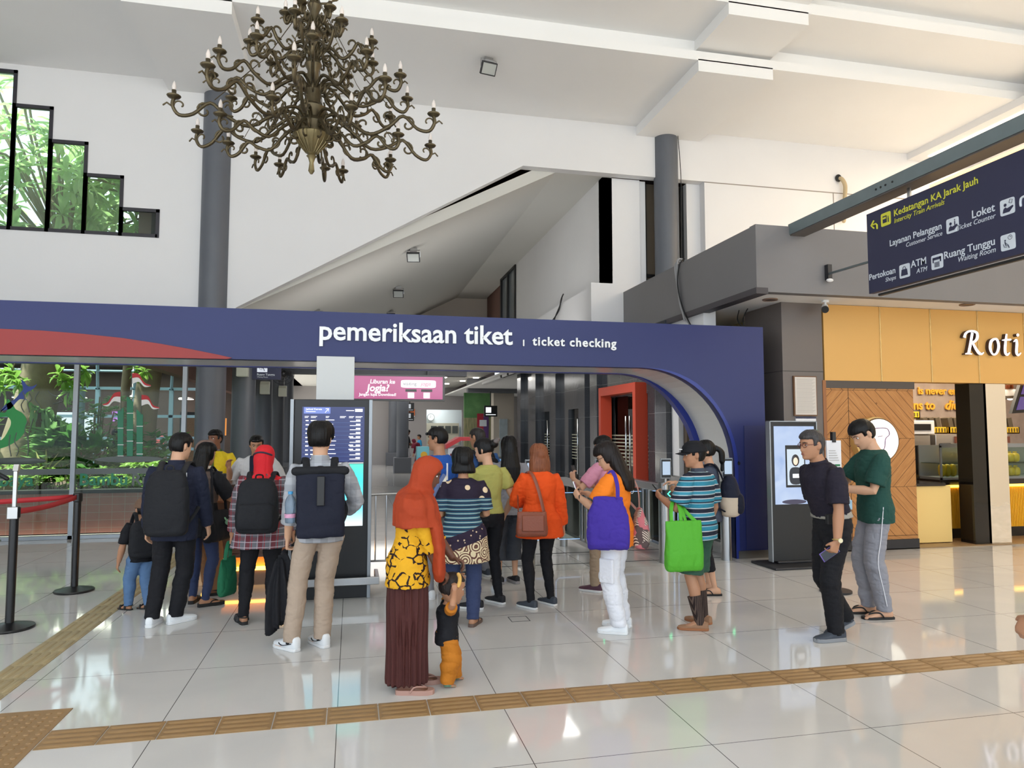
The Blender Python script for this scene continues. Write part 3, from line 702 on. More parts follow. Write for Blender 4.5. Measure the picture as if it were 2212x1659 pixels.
q = MB(); q.box(6.2, 6.55, 29.94, 30, .6, 2.2); tag(q.build('wall_map', mat('map_print', (168, 182, 190), .5, var=(4, .25)), smooth=False), 'pale map poster on the beige pillar', 'poster')
hb = thing('donation_box', 'white house shaped box with a red roof above the queue', 'box', (1.4, 9.5, 1.0))
q = MB(); q.box(1.25, 1.54, 9.42, 9.7, 1.15, 1.45); q.build('house', mat('box_white', (214, 216, 220), .5), hb, smooth=False)
q = MB(); q.prism([(1.22, 1.44), (1.42, 1.55), (1.57, 1.55), (1.57, 1.60), (1.40, 1.60), (1.22, 1.50)], 'y', 9.38, 9.74); q.build('roof', mat('roof_red', (196, 40, 44), .4), hb, smooth=False)
q = MB(); q.box(1.28, 1.33, 9.41, 9.42, 1.2, 1.38); q.build('slot_panel', mat('slot_red', (120, 30, 40), .5), hb, smooth=False)
q = MB(); q.box(1.2, 1.6, 9.38, 9.74, 0, 1.15); q.build('stand', m_dark, hb, smooth=False)
sf = thing('sunflower_box', 'small light blue box with a sunflower picture behind the blue shirt', 'box', (.95, 9.7, 0))
q = MB(); q.box(.86, 1.02, 9.6, 9.8, 1.2, 1.47); q.build('box', mat('sky_box', (120, 190, 200), .5), sf, smooth=False)
q = MB(); q.cyl((.95, 9.6, 1.36), (.95, 9.59, 1.36), .045, n=12); q.build('flower', mat('sunflower', (226, 176, 40), .5), sf)
q = MB(); q.box(.88, 1.0, 9.62, 9.78, 0, 1.2); q.build('stand', m_dark, sf, smooth=False)

# ------------------------------------------------------------------ turnstiles
def turnstile(x, label):
    t = thing('turnstile', label, 'ticket gate', (x, 8.55, 0), 'turnstiles under the arch')
    q = MB(); q.cyl((x, 8.55, 0), (x, 8.55, 1.02), .07, n=28); q.build('front_post', m_steel, t)
    q = MB(); q.cyl((x, 10.1, 0), (x, 10.1, 1.0), .06, n=24); q.build('rear_post', m_steel, t)
    q = MB(); q.box(x - .055, x + .055, 8.6, 10.1, .90, 1.0); q.build('top_rail', m_steel, t, smooth=False, bevel=.008)
    q = MB(); q.box(x - .05, x + .05, 8.6, 10.1, .16, .22); q.build('bottom_rail', m_steel, t, smooth=False, bevel=.006)
    q = MB(); q.box(x - .006, x + .006, 8.65, 10.05, .24, .88); q.build('side_glass', m_glass, t, smooth=False)
    q = MB()
    for yy in (9.02, 9.22): q.cyl((x, yy, .22), (x, yy, .9), .04, n=18)
    q.build('barrier_tube', m_steel, t)
    q = MB(); q.box(x - .05, x + .05, 8.40, 8.49, .84, .93); q.build('arrow_display', m_black, t, smooth=False)
    q = MB(); q.tube([(x + .015, 8.394, .915), (x - .018, 8.394, .885), (x + .015, 8.394, .855)], .006, 6); q.build('green_arrow', emat('green_led', (60, 255, 170), 5), t)
    q = MB(); q.cyl((x, 8.5, 1.02), (x, 8.5, 1.08), .022, n=12); q.build('terminal_stem', m_steel, t)
    q = MB(); q.box(x - .075, x + .075, 8.47, 8.50, 1.07, 1.33); tf = q.build('face_terminal', m_alu, t, smooth=False, bevel=.008)
    q = MB(); q.box(x - .062, x + .062, 8.463, 8.472, 1.085, 1.315); q.build('bezel', m_black, tf, smooth=False)
    q = MB(); q.box(x - .052, x + .052, 8.458, 8.465, 1.12, 1.29); q.build('display', emat('terminal_blue', (190, 212, 236), .8), tf, smooth=False)
    # swing glass panels lit along the edge
    for s in ((-1, 1) if x < 4.5 else (-1,)):
        q = MB(); q.box(min(x + s * .07, x + s * .40), max(x + s * .07, x + s * .40), 9.12, 9.13, .25, .86); q.build('swing_panel', m_glass, t, smooth=False)
        q = MB(); e = x + s * .40; q.tube([(x + s * .07, 9.125, .86), (e - s * .05, 9.125, .86), (e, 9.125, .81), (e, 9.125, .30), (e - s * .05, 9.125, .25), (x + s * .07, 9.125, .25)], .004, 5); q.build('lit_edge', emat('edge_light', (160, 200, 255), 1.2), t)
    return t
tl = ['turnstile with face terminal behind the orange blouse, leftmost under the arch', 'turnstile behind the woman in the orange tee', 'turnstile whose green arrow shows between purple and green bags', 'turnstile against the right leg of the arch']
for x, l in zip((2.15, 3.05, 3.93, 4.80), tl): turnstile(x, l)
q = MB(); q.box(1.0, 4.9, 8.72, 8.74, 0, .003); q.box(1.0, 4.9, 9.5, 9.53, 0, .003); struct(q.build('trim_5', m_dark, smooth=False), 'thin dark floor tracks between the turnstiles')
pc = thing('service_desk', 'desk with a small monitor seen past the orange blouse', 'desk', (2.6, 12.5, 0))
q = MB(); q.box(2.3, 3.0, 12.4, 12.8, .70, .74); q.box(2.34, 2.38, 12.5, 12.7, 0, .7); q.box(2.92, 2.96, 12.5, 12.7, 0, .7); q.build('table', m_alu, pc, smooth=False)
mo = thing('monitor', 'small computer monitor on the service desk', 'monitor', (2.55, 12.5, .74))
q = MB(); q.box(2.32, 2.78, 12.5, 12.54, .86, 1.22); q.build('housing', m_dark, mo, smooth=False, bevel=.008)
q = MB(); q.box(2.36, 2.74, 12.492, 12.5, .9, 1.18); q.build('display', emat('mon_blue', (110, 150, 190), .9), mo, smooth=False)
q = MB(); q.box(2.5, 2.6, 12.5, 12.56, .74, .9); q.build('stand', m_dark, mo, smooth=False)

# crowd barrier right of the totem
cb = thing('crowd_barrier', 'steel crowd barrier standing right of the timetable screen', 'barrier', (.5, 8.35, 0))
q = MB(); q.tube(catmull([(.18, 8.35, .1), (.18, 8.35, .9), (.24, 8.35, .95), (.95, 8.35, .95), (1.0, 8.35, .9), (1.0, 8.35, .1)], 4), .016, 8); q.tube([(.18, 8.35, .2), (1.0, 8.35, .2)], .012, 8); q.build('frame', m_steel, cb)
for k in range(6):
    q = MB(); x = .28 + k * .12; q.tube([(x, 8.35, .2), (x, 8.35, .95)], .008, 6); q.build('bar', m_steel, cb)
q = MB(); q.box(.14, .22, 8.15, 8.55, 0, .03); q.box(.96, 1.04, 8.15, 8.55, 0, .03); q.box(.17, .19, 8.34, 8.36, .03, .12); q.box(.99, 1.01, 8.34, 8.36, .03, .12); q.build('foot', m_steel, cb, smooth=False)

# ------------------------------------------------------------------ queue stanchions
m_post = mat('post_black', (20, 20, 22), .35)
def stanchion(x, y, label):
    t = thing('stanchion', label, 'stanchion', (x, y, 0), 'belt posts by the garden glass')
    q = MB(); q.lathe([(.0, 0), (.185, 0), (.19, .012), (.185, .022), (.06, .05), (.035, .055)], (x, y, 0), 36); q.build('base', m_post, t)
    q = MB(); q.lathe([(.034, .05), (.034, .95)], (x, y, 0), 20); q.build('pole', m_post, t)
    q = MB(); q.lathe([(.036, .93), (.044, .94), (.044, 1.02), (.034, 1.03)], (x, y, 0), 20); q.build('belt_head', m_post, t)
    return t
stanchion(-2.82, 6.95, 'black belt post nearest the camera with a steel sign holder on top')
stanchion(-2.82, 8.40, 'black belt post farther back where the two red belts meet')
def belt(p0, p1, label, sag=.0):
    b = MB(); k = 12
    def f(u, v):
        p = Vector(p0).lerp(Vector(p1), u); return (p.x, p.y, p.z - sag * 4 * u * (1 - u) + (v - .5) * .05)
    b.sheet(f, k, 1)
    o = b.build('queue_belt', mat('belt_red', (176, 36, 44), .6), smooth=True)
    s = o.modifiers.new('thick', 'SOLIDIFY'); s.thickness = .003
    return tag(o, label, 'belt', 'red belts on the stanchions')
belt((-2.82, 6.99, .985), (-2.82, 8.36, .985), 'red belt between the two black posts', .02)
belt((-2.86, 8.40, .985), (-4.9, 7.55, .985), 'red belt running left from the farther post out of the picture', .02)
sh = thing('sign_holder', 'bare steel sign holder standing on the nearest belt post', 'sign holder', (-2.82, 6.95, 1.03))
q = MB(); q.box(-2.835, -2.805, 6.93, 6.955, .95, 1.34); q.box(-2.86, -2.78, 6.905, 6.915, .93, 1.03); q.box(-2.83, -2.81, 6.908, 6.94, .96, 1.0); q.build('bar', m_steel, sh, smooth=False, bevel=.003)
q = MB(); q.obox((-2.815, 6.94, 1.36), (1, 0, 0), (0, .9, -.3), (0, .3, .9), .02, .02, .03); q.build('clip', m_steel, sh, smooth=False)
# trolley at the left edge
tr = thing('luggage_trolley', 'luggage trolley with a dark handle at the left edge', 'trolley', (-4.6, 10.6, 0))
q = MB(); q.tube(catmull([(-5.3, 10.7, 1.16), (-4.9, 10.7, 1.2), (-4.62, 10.7, 1.14), (-4.45, 10.7, 1.05)], 5), .03, 10); q.build('handle', m_black, tr)
q = MB(); q.tube([(-4.45, 10.7, 1.04), (-5.3, 10.7, 1.02)], .014, 8); q.tube([(-4.62, 10.7, 1.12), (-4.75, 10.7, .15)], .018, 8); q.tube([(-5.35, 10.7, 1.12), (-5.35, 10.7, .15)], .018, 8); q.tube([(-4.72, 10.7, .16), (-4.75, 11.3, .16), (-5.35, 11.3, .16), (-5.35, 10.7, .16)], .018, 8); q.build('frame', m_steel, tr)
q = MB(); q.box(-5.3, -4.72, 10.66, 10.74, .78, .98); q.build('plate', mat('trolley_plum', (60, 50, 66), .5), tr, smooth=False, bevel=.01)
for x in (-4.75, -5.35):
    q = MB(); q.cyl((x - .03, 10.7, .11), (x + .03, 10.7, .11), .11, n=24); q.build('wheel', mat('wheel_grey', (120, 122, 120), .5), tr)

# ------------------------------------------------------------------ tactile paving
m_tac = mat('tactile_tan', (150, 118, 78), .5, var=(5, .12)); m_tac2 = mat('tactile_straw', (168, 150, 112), .5, var=(5, .12))
def bars_tile(cx, cy, along, m, name='tactile_tile', L=.295, Wd=.25):
    b = MB(); hx, hy = (L / 2, Wd / 2) if along == 'x' else (Wd / 2, L / 2)
    b.box(cx - hx + .001, cx + hx - .001, cy - hy + .001, cy + hy - .001, 0, .004)
    for k in range(4):
        o = (-1.5 + k) * Wd / 4
        if along == 'x': b.loft([((cx + s * (hx - e), cy + o, .004 + h), (0, 1, 0), (0, 0, 1), .021 * w, .006 * w) for s, e, h, w in ((-1, .012, -.002, .5), (-1, .03, 0, 1), (1, .03, 0, 1), (1, .012, -.002, .5))], 8)
        else: b.loft([((cx + o, cy + s * (hy - e), .004 + h), (1, 0, 0), (0, 0, 1), .021 * w, .006 * w) for s, e, h, w in ((-1, .012, -.002, .5), (-1, .03, 0, 1), (1, .03, 0, 1), (1, .012, -.002, .5))], 8)
    return b
tc_ = MB(); x = -1.62
while x < 9:
    b = bars_tile(x + .15, 4.44, 'x', None); tc_.add(b.v, b.f); x += .3
tp = thing('tactile_strip', 'tan ribbed tactile strip running across the foreground floor', 'tactile paving', (2, 4.44, 0)); tc_.build('ribbed_tiles', m_tac, tp)
tc2 = MB(); y = 4.95
while y < 12.2:
    b = bars_tile(-2.245, y + .15, 'y', None); tc2.add(b.v, b.f); y += .3
tp2 = thing('tactile_strip', 'straw coloured ribbed tactile strip running away along the left', 'tactile paving', (-2.24, 8.4, 0)); tc2.build('ribbed_tiles', m_tac2, tp2)
tb = MB(); tb.box(-2.42, -1.625, 3.9, 4.9, 0, .004)
for i in range(13):
    for j_ in range(16):
        if (i < 13): tb.lathe([(.017, .004), (.015, .008), (.008, .010)], (-2.39 + i * .06, 3.93 + j_ * .06, 0), 8)
tp3 = thing('tactile_pad', 'square tan tactile pad of raised dots in the lower left corner', 'tactile paving', (-2, 4.4, 0)); tb.build('dot_tiles', m_tac, tp3)
# small square access lids in the floor
for i, (x, y) in enumerate(((1.50, 6.22), (1.5, 9.25))):
    q = MB()
    for a, b_, c, d in ((0, .17, 0, .006), (0, .17, .164, .17), (0, .006, 0, .17), (.164, .17, 0, .17)): q.box(x - .1 + a, x - .1 + b_, y + c, y + d, 0, .0015)
    struct(q.build('trim_%d' % (6 + i), m_dark, smooth=False), 'small square floor lid outline')

# ------------------------------------------------------------------ kiosk, notices on the pillar
ks = thing('video_kiosk', 'slim black video kiosk with a bright blue screen beside the gate', 'kiosk', (5.47, 8.1, 0))
q = MB(); q.box(5.14, 5.80, 8.02, 8.10, .05, 1.8); q.build('housing', m_black, ks, smooth=False, bevel=.012)
q = MB(); q.box(5.13, 5.145, 8.015, 8.105, .05, 1.8); q.box(5.795, 5.81, 8.015, 8.105, .05, 1.8); q.box(5.14, 5.8, 8.015, 8.105, 1.795, 1.808); q.build('edge_trim', m_alu, ks, smooth=False)
n = NT('kiosk_picture', .25); n.put(n.b.inputs['Emission Color'], n.mix(n.noise(2.5, 3, dist=.8), (110, 150, 214), (226, 238, 252))); n.b.inputs['Emission Strength'].default_value = .9; n.col((.02, .02, .02, 1))
q = MB(); q.box(5.19, 5.76, 8.012, 8.022, .76, 1.74); q.build('display', n.m, ks, smooth=False)
q = MB(); q.box(5.34, 5.62, 8.006, 8.013, .97, 1.50); q.build('pictured_phone', m_black, ks, smooth=False, bevel=.01)
q = MB(); q.box(5.36, 5.60, 8.002, 8.007, 1.0, 1.45); q.build('pictured_screen', emat('ph_scr', (200, 214, 226), 1.0), ks, smooth=False)
q = MB(); q.ell((5.475, 8.0, 1.31), .055, .004, .075, n=16); q.build('pictured_hair', emat('ph_hair', (40, 36, 40), .6), ks)
q = MB(); q.ell((5.475, 7.998, 1.30), .035, .004, .05, n=16); q.build('pictured_face', emat('ph_face', (246, 216, 190), 1.1), ks)
q = MB(); q.loft([((5.475, y, 1.115), (1, 0, 0), (0, 0, 1), .09, .11, 3) for y in (7.998, 8.002)], 20); q.build('pictured_suit', emat('ph_suit', (36, 42, 54), .7), ks, smooth=False)
q = MB(); q.box(5.43, 5.53, 7.994, 7.998, 1.09, 1.14); q.build('pictured_card', emat('ph_card', (246, 246, 250), 1.2), ks, smooth=False)
q = MB(); q.cyl((5.46, 8.009, .80), (5.46, 8.013, .80), .0, .0); q = MB(); q.loft([((5.45, y, .79), (1, 0, 0), (0, 0, 1), .17, .03) for y in (8.005, 8.012)], 24); q.build('pictured_table', emat('ph_tab', (70, 66, 92), .8), ks, smooth=False)
q = MB(); q.box(5.0, 5.94, 7.75, 8.3, 0, .03); q.box(5.2, 5.75, 8.0, 8.12, .03, .06); q.build('base_plate', m_dark, ks, smooth=False, bevel=.01)
SHOP0 = set(bpy.data.objects.keys())
fr_ = thing('framed_notice', 'framed sheet of small print on the grey pillar', 'notice', (5.87, 8.33, 1.88))
q = MB(); q.box(5.70, 6.045, 8.32, 8.352, 1.88, 2.41); q.build('frame', mat('oak_frame', (112, 78, 52), .5), fr_, smooth=False)
q = MB(); q.box(5.715, 6.03, 8.315, 8.322, 1.895, 2.395); q.build('paper', mat('paper', (206, 198, 190), .7), fr_, smooth=False)
q = MB()
for k in range(30): q.box(5.735, 6.01 - .02 * (k % 3), 8.3135, 8.3152, 2.37 - k * .0155, 2.373 - k * .0155)
q.build('printed_lines', mat('print_grey', (150, 144, 138)), fr_, smooth=False)
nt_ = thing('service_notice', 'small white notice with a blue header under the framed sheet', 'notice', (5.87, 8.33, 1.72))
q = MB(); q.box(5.725, 6.03, 8.335, 8.352, 1.725, 1.865); q.build('paper', mat('paper_white', (226, 226, 230), .6), nt_, smooth=False)
q = MB(); q.box(5.725, 6.03, 8.331, 8.336, 1.845, 1.868); q.build('header', m_navy, nt_, smooth=False)
q = MB(); q.box(5.83, 5.85, 8.331, 8.336, 1.76, 1.8); q.box(5.87, 5.9, 8.331, 8.336, 1.76, 1.81); q.box(5.94, 6.0, 8.331, 8.336, 1.80, 1.81); q.build('printed_marks', m_black, nt_, smooth=False)
ex = thing('exit_sign', 'small green arrow sign on the grey pillar behind the kiosk', 'sign', (5.97, 8.33, 1.58))
q = MB(); q.box(5.84, 6.05, 8.33, 8.352, 1.57, 1.70); q.build('panel', mat('exit_green', (30, 120, 70), .5), ex, smooth=False)
q = MB(); q.tube([(5.97, 8.326, 1.635), (6.02, 8.326, 1.635)], .006, 6); q.tube([(6.0, 8.326, 1.66), (6.025, 8.326, 1.635), (6.0, 8.326, 1.61)], .006, 6); q.build('arrow', m_let, ex)
CARD0 = set(bpy.data.objects.keys())
ph = thing('menu_card', 'white clipped menu card on a dark stand between the two men', 'card', (4.95, 6.6, 0))
q = MB(); q.box(4.88, 5.05, 6.58, 6.6, 1.2, 1.58); q.build('paper', mat('paper_white', (226, 226, 230)), ph, smooth=False)
q = MB(); q.box(4.945, 4.985, 6.57, 6.61, 1.56, 1.67); q.build('clip', m_black, ph, smooth=False)
q = MB(); q.cyl((4.965, 6.62, .02), (4.965, 6.62, 1.58), .012, n=10); q.lathe([(.16, 0), (.16, .02), (.02, .03)], (4.965, 6.62, 0), 24); q.build('stand', m_dark, ph)
q = MB(); q.box(4.9, 4.96, 6.576, 6.581, 1.31, 1.33); q.build('red_bar', m_red, ph, smooth=False)
q = MB(); q.box(4.97, 5.03, 6.576, 6.581, 1.31, 1.33); q.build('green_bar', MATS['exit_green'], ph, smooth=False)
q = MB()
for k in range(3): q.box(4.9 + k * .05, 4.93 + k * .05, 6.576, 6.581, 1.22, 1.29)
for k in range(5): q.box(4.9, 5.02 - .01 * k, 6.576, 6.581, 1.37 + k * .025, 1.375 + k * .025)
q.build('printed_marks', mat('print_grey', (150, 144, 138)), ph, smooth=False)

CARD1 = set(bpy.data.objects.keys())
# ------------------------------------------------------------------ bread shop
m_yel = mat('shop_yellow', (216, 166, 92), .5, var=(1, .03)); m_gold = mat('gold_strip', (222, 196, 140), .25, metal=.7)
sb = thing('shop_sign_band', 'yellow panelled band over the bread shop with white letters', 'shop sign', (9, 8.4, 2.36))
for i, (a, b) in enumerate(((6.2, 7.08), (7.09, 7.90), (7.91, 8.70), (8.71, 9.51), (9.52, 10.32), (10.33, 11.2), (11.21, 12.1), (12.11, 13.0))):
    q = MB(); q.box(a, b, 8.36, 8.6, 2.36, 3.475); q.build('panel', m_yel, sb, smooth=False)
q = MB()
for x in (7.085, 7.905, 8.705, 9.515, 10.325): q.box(x - .008, x + .008, 8.352, 8.37, 2.36, 3.475)
q.build('joint_strip', m_gold, sb, smooth=False)
def stroke(P, Wd, closed=False):
    """flat calligraphic stroke outline in (x, z)"""
    p = catmull([Vector((a, b, 0)) for a, b in P], 6, closed); n_ = len(p); w = [np.interp(i / max(1, n_ - 1) * (len(Wd) - 1), range(len(Wd)), Wd) for i in range(n_)]; L, Rr = [], []
    for i in range(n_):
        d = (p[(i + 1) % n_] - p[i - 1]) if closed else (p[min(i + 1, n_ - 1)] - p[max(i - 1, 0)]); d.normalize(); q_ = Vector((-d.y, d.x, 0)) * w[i] / 2; L.append(p[i] + q_); Rr.append(p[i] - q_)
    return L, Rr, closed
m_litl = mat('lit_letter', (250, 246, 255), .4, emit=((250, 244, 255), .8)); m_lside = mat('letter_side', (70, 50, 44), .5)
for nm_, x0, parts in (('R', 8.42, [([(.12, .01), (.2, .3), (.29, .66)], [.09, .085, .08]), ([(.0, .0), (.1, .012), (.24, .0)], [.03, .05, .03]), ([(-.01, .50), (.03, .61), (.14, .69), (.32, .71), (.46, .65), (.46, .50), (.36, .39), (.22, .35)], [.09, .07, .06, .06, .08, .09, .07, .05]), ([(.28, .36), (.40, .16), (.50, .04), (.60, .01), (.68, .06)], [.06, .085, .09, .06, .02])]),
                       ('o', 8.83, [([(.22, .49), (.08, .40), (.04, .18), (.13, .01), (.27, .05), (.36, .25), (.32, .45)], [.06, .09, .09, .05, .06, .09, .08])]),
                       ('t', 9.06, [([(.18, .66), (.11, .3), (.10, .08), (.17, .01), (.27, .08)], [.05, .085, .085, .07, .02]), ([(.0, .46), (.12, .47), (.34, .49)], [.02, .06, .05])]),
                       ('i', 9.26, [([(.0, .42), (.1, .48), (.12, .36), (.09, .10), (.15, .01), (.26, .08)], [.02, .07, .085, .085, .07, .02]), ([(.14, .61), (.17, .64), (.2, .67)], [.06, .09, .06])])):
    f_ = MB(); e_ = MB(); K_ = .46
    for P_, w_ in parts:
        cl_ = nm_ == 'o'; L_, R_, _ = stroke(P_, w_ + w_[:1] if cl_ else w_, cl_); n_ = len(L_)
        for b_, ya, yb in ((f_, 8.292, 8.30), (e_, 8.30, 8.365)):
            for k in range(n_ if cl_ else n_ - 1):
                k2 = (k + 1) % n_; vs = [(x0 + v_.x * K_, y_, 2.765 + v_.y * K_) for y_ in (ya, yb) for v_ in (L_[k], L_[k2], R_[k2], R_[k])]
                b_.add(vs, [(0, 1, 2, 3), (7, 6, 5, 4), (0, 4, 5, 1), (1, 5, 6, 2), (2, 6, 7, 3), (3, 7, 4, 0)])
    o_ = f_.build('letter', m_litl, sb, smooth=False); e_.build('letter_side', m_lside, o_, smooth=False)
# herringbone wood panel
n = NT('chevron_planks', .55, .3)
ax = n.math('ABSOLUTE', n.math('SUBTRACT', n.x, 6.88)); zz = n.math('SUBTRACT', n.math('MODULO', n.math('SUBTRACT', n.z, .19), .69), .001); rw = n.math('SUBTRACT', 1.0, n.math('MULTIPLY', n.math('MODULO', n.math('FLOOR', n.math('DIVIDE', n.math('SUBTRACT', n.z, .19), .69)), 2), 2))
dv = n.math('ADD', n.math('MULTIPLY', n.math('MULTIPLY', n.z, rw), .72), n.math('ADD', n.math('MULTIPLY', ax, .72), 3.0))
al = n.math('SUBTRACT', n.math('MULTIPLY', n.math('MULTIPLY', n.z, rw), .7), n.math('MULTIPLY', ax, .7))
pid = n.math('FLOOR', n.math('DIVIDE', dv, .13))
wv = n.noise(4, 4, vec=n.comb(n.math('MULTIPLY', al, 1.0), n.math('ADD', n.math('MULTIPLY', dv, 9), n.math('MULTIPLY', pid, 3.7)), n.math('MULTIPLY', n.math('SIGN', n.math('SUBTRACT', n.x, 6.88)), 2.0)))
wc = n.mix(wv, (150, 96, 50), (206, 150, 92))
kn = n.math('LESS_THAN', n.voro(5, vec=n.comb(al, dv, pid)), .085)
wc = n.mix(n.math('MULTIPLY', kn, .6), wc, (92, 56, 30))
gap = n.math('MAXIMUM', n.line(dv, .13, .006), n.math('MAXIMUM', n.math('LESS_THAN', ax, .005), n.math('LESS_THAN', n.math('ABSOLUTE', zz), .004)))
n.col(n.mix(gap, wc, (70, 44, 26))); m_wood = n.m
wp = MB(); wp.box(6.17, 7.6, 8.38, 8.7, .14, 2.27); struct(wp.build('wall_wood', m_wood, smooth=False), 'chevron plank wall of the bread shop')
q = MB(); q.box(6.17, 7.6, 8.36, 8.7, 0, .14); struct(q.build('baseboard_shop', m_dark, smooth=False), 'dark baseboard of the plank wall')
q = MB(); q.box(6.2, 7.62, 8.37, 8.7, 2.26, 2.36); struct(q.build('trim_8', mat('dark_band', (76, 68, 64), .5), smooth=False), 'dark band over the plank wall')
q = MB(); q.box(6.15, 6.2, 8.34, 8.6, .1, 2.36); struct(q.build('trim_9', mat('wood_edge', (150, 96, 56), .5), smooth=False), 'wooden edge of the plank wall')
lg = thing('round_logo_light', 'round glowing sign with a bread outline on the plank wall', 'sign', (6.9, 8.3, 1.55))
q = MB(); q.cyl((6.9, 8.38, 1.545), (6.9, 8.26, 1.545), .325, n=48); q.build('drum', mat('logo_drum', (214, 176, 110), .4), lg)
q = MB(); q.cyl((6.93, 8.262, 1.545), (6.93, 8.25, 1.545), .31, n=48); q.build('rim', mat('logo_rim', (92, 64, 40), .5), lg)
q = MB(); q.cyl((6.93, 8.252, 1.545), (6.93, 8.245, 1.545), .295, n=48); q.build('face', mat('logo_face', (255, 250, 238), .4, emit=((255, 248, 232), .75)), lg)
q = MB(); q.tube(catmull([(6.88, 8.24, 1.42), (6.86, 8.24, 1.56), (6.80, 8.24, 1.62), (6.83, 8.24, 1.70), (6.93, 8.24, 1.72), (7.05, 8.24, 1.71), (7.08, 8.24, 1.63), (7.02, 8.24, 1.57), (7.0, 8.24, 1.45), (6.95, 8.24, 1.38)], 5), .006, 6); q.tube([(6.9, 8.24, 1.6), (6.97, 8.24, 1.61)], .005, 6); q.build('outline', mat('logo_violet', (120, 84, 130), .5), lg)
# mirror pillar, black post
q = MB(); q.box(8.86, 9.2, 8.42, 8.76, 0, 2.38)
n = NT('mirror_pillar', .05); n.b.inputs['Metallic'].default_value = 1; n.col((.92, .9, .88, 1)); n.bump(n.noise(3, 2), .12, .05)
struct(q.build('pillar_3', n.m, smooth=False), 'mirror clad shop pillar')
q = MB(); q.box(8.60, 8.84, 8.44, 8.7, 0, 2.38); struct(q.build('pillar_4', mat('black_gloss', (24, 22, 22), .08), smooth=False), 'black glossy post beside the mirror pillar')
# counters
c1 = thing('shop_counter', 'plain cream front counter beside the plank wall', 'counter', (8.0, 9.0, 0))
q = MB(); q.box(7.62, 8.42, 8.66, 9.5, .02, .86); q.build('body', mat('cream_counter', (238, 204, 130), .5), c1, smooth=False, bevel=.006)
q = MB(); q.prism([(7.6, 8.62), (8.3, 8.62), (8.42, 8.8), (8.42, 9.5), (7.6, 9.5)], 'z', .86, .9); q.build('countertop', mat('dark_top', (40, 34, 32), .12), c1, smooth=False)
c2 = thing('shop_counter', 'bright yellow ribbed counter of the bread shop', 'counter', (9.9, 9.0, 0))
n = NT('ribbed_yellow', .45); n.col(n.mix(n.line(n.x, .03, .006), (240, 180, 36), (190, 126, 20)))
q = MB(); q.box(8.5, 12, 9.0, 9.6, .16, .80)
x = 8.52
while x < 11.2: q.box(x, x + .018, 8.985, 9.0, .17, .79); x += .03
q.build('body', mat('counter_yellow', (238, 178, 36), .45), c2, smooth=False)
q = MB(); q.box(8.5, 12, 8.95, 9.62, .84, .92); q.build('countertop', MATS['dark_top'], c2, smooth=False)
q = MB(); q.box(8.5, 12, 8.97, 9.0, .80, .835); q.build('light_strip', mat('yellow_strip', (255, 210, 70), .4, emit=((255, 206, 80), 3.5)), c2, smooth=False)
q = MB(); q.box(8.5, 12, 9.0, 9.6, 0, .16); q.build('plinth', m_black, c2, smooth=False)
q = MB(); q.box(8.42, 8.5, 8.9, 9.0, .02, .86); q.build('corner_post', m_yel, c2, smooth=False)
q = MB(); q.box(6.2, 14.4, 8.36, 12.6, 0, .012); struct(q.build('floor_shop', mat('shop_floor', (150, 122, 88), .35, var=(2, .1)), smooth=False), 'brown floor of the bread shop')
# back wall with golden words
n = NT('shop_concrete', .7); n.col(n.mix(n.noise(4, 5), (128, 112, 104), (176, 160, 148)))
q = MB(); q.box(6.2, 14.4, 11.6, 11.75, 0, 3.5); struct(q.build('wall_shop', n.m, smooth=False), 'grey concrete back wall of the shop')
ws = thing('wall_words', 'golden raised words on the grey shop wall', 'lettering', (11, 11.55, 2.3))
m_gl = mat('gold_letter', (232, 170, 60), .4)
text_mesh('lettering', 'is never enough', .2, m_gl, ws, (10.47, 11.57, 2.38), ext=.015, off=.004)
text_mesh('lettering', 'ns to', .24, m_gl, ws, (10.35, 11.57, 2.09), ext=.015, off=.005)
text_mesh('lettering', 'die', .26, m_gl, ws, (11.05, 11.57, 2.09), ext=.015, off=.004, shear=.3)
text_mesh('lettering', 'for', .24, m_gl, ws, (11.6, 11.57, 2.09), ext=.015, off=.005)
# ovens and shelves
m_inox = mat('oven_steel', (196, 190, 184), .3, metal=.85)
ov = thing('deck_oven', 'stainless double deck oven at the back of the shop', 'oven', (10.6, 10.8, 0))
q = MB(); q.box(9.86, 11.4, 10.5, 11.3, .0, 1.62); q.build('body', m_inox, ov, smooth=False, bevel=.01)
for z in (.76, 1.22):
    q = MB(); q.box(10.3, 11.35, 10.46, 10.5, z - .13, z + .2); d = q.build('door', m_inox, ov, smooth=False, bevel=.006)
    q = MB(); q.tube([(10.5, 10.40, z + .1), (11.3, 10.40, z + .1)], .018, 8); q.ell((10.55, 10.43, z + .09), .06, .04, .05); q.build('handle', m_black, d)
    q = MB(); q.box(9.94, 10.16, 10.485, 10.5, z - .16, z + .24); p = q.build('control_panel', m_black, ov, smooth=False, bevel=.005)
    for dz in (-.06, .1, .18):
        q = MB(); q.box(10.0, 10.09, 10.478, 10.487, z + dz - .03, z + dz + .03); q.build('button', m_let if dz > 0 else m_red, p, smooth=False)
q = MB(); q.box(10.25, 11.4, 10.47, 10.5, 1.46, 1.58); q.build('brown_panel', mat('oven_brown', (120, 70, 52), .4), ov, smooth=False)
mc = thing('proofing_cabinet', 'dark glass cabinet with a white control box beside the oven', 'cabinet', (9.5, 10.7, 0))
q = MB(); q.box(9.1, 9.75, 10.5, 11.3, 0, 1.6); q.build('body', m_inox, mc, smooth=False)
q = MB(); q.box(9.2, 9.6, 10.47, 10.5, .5, 1.42); q.build('door', mat('cab_dark', (26, 26, 28), .1), mc, smooth=False)
q = MB(); q.box(9.1, 9.76, 10.4, 11.2, 1.62, 1.86); q.build('control_box', m_let, mc, smooth=False, bevel=.01)
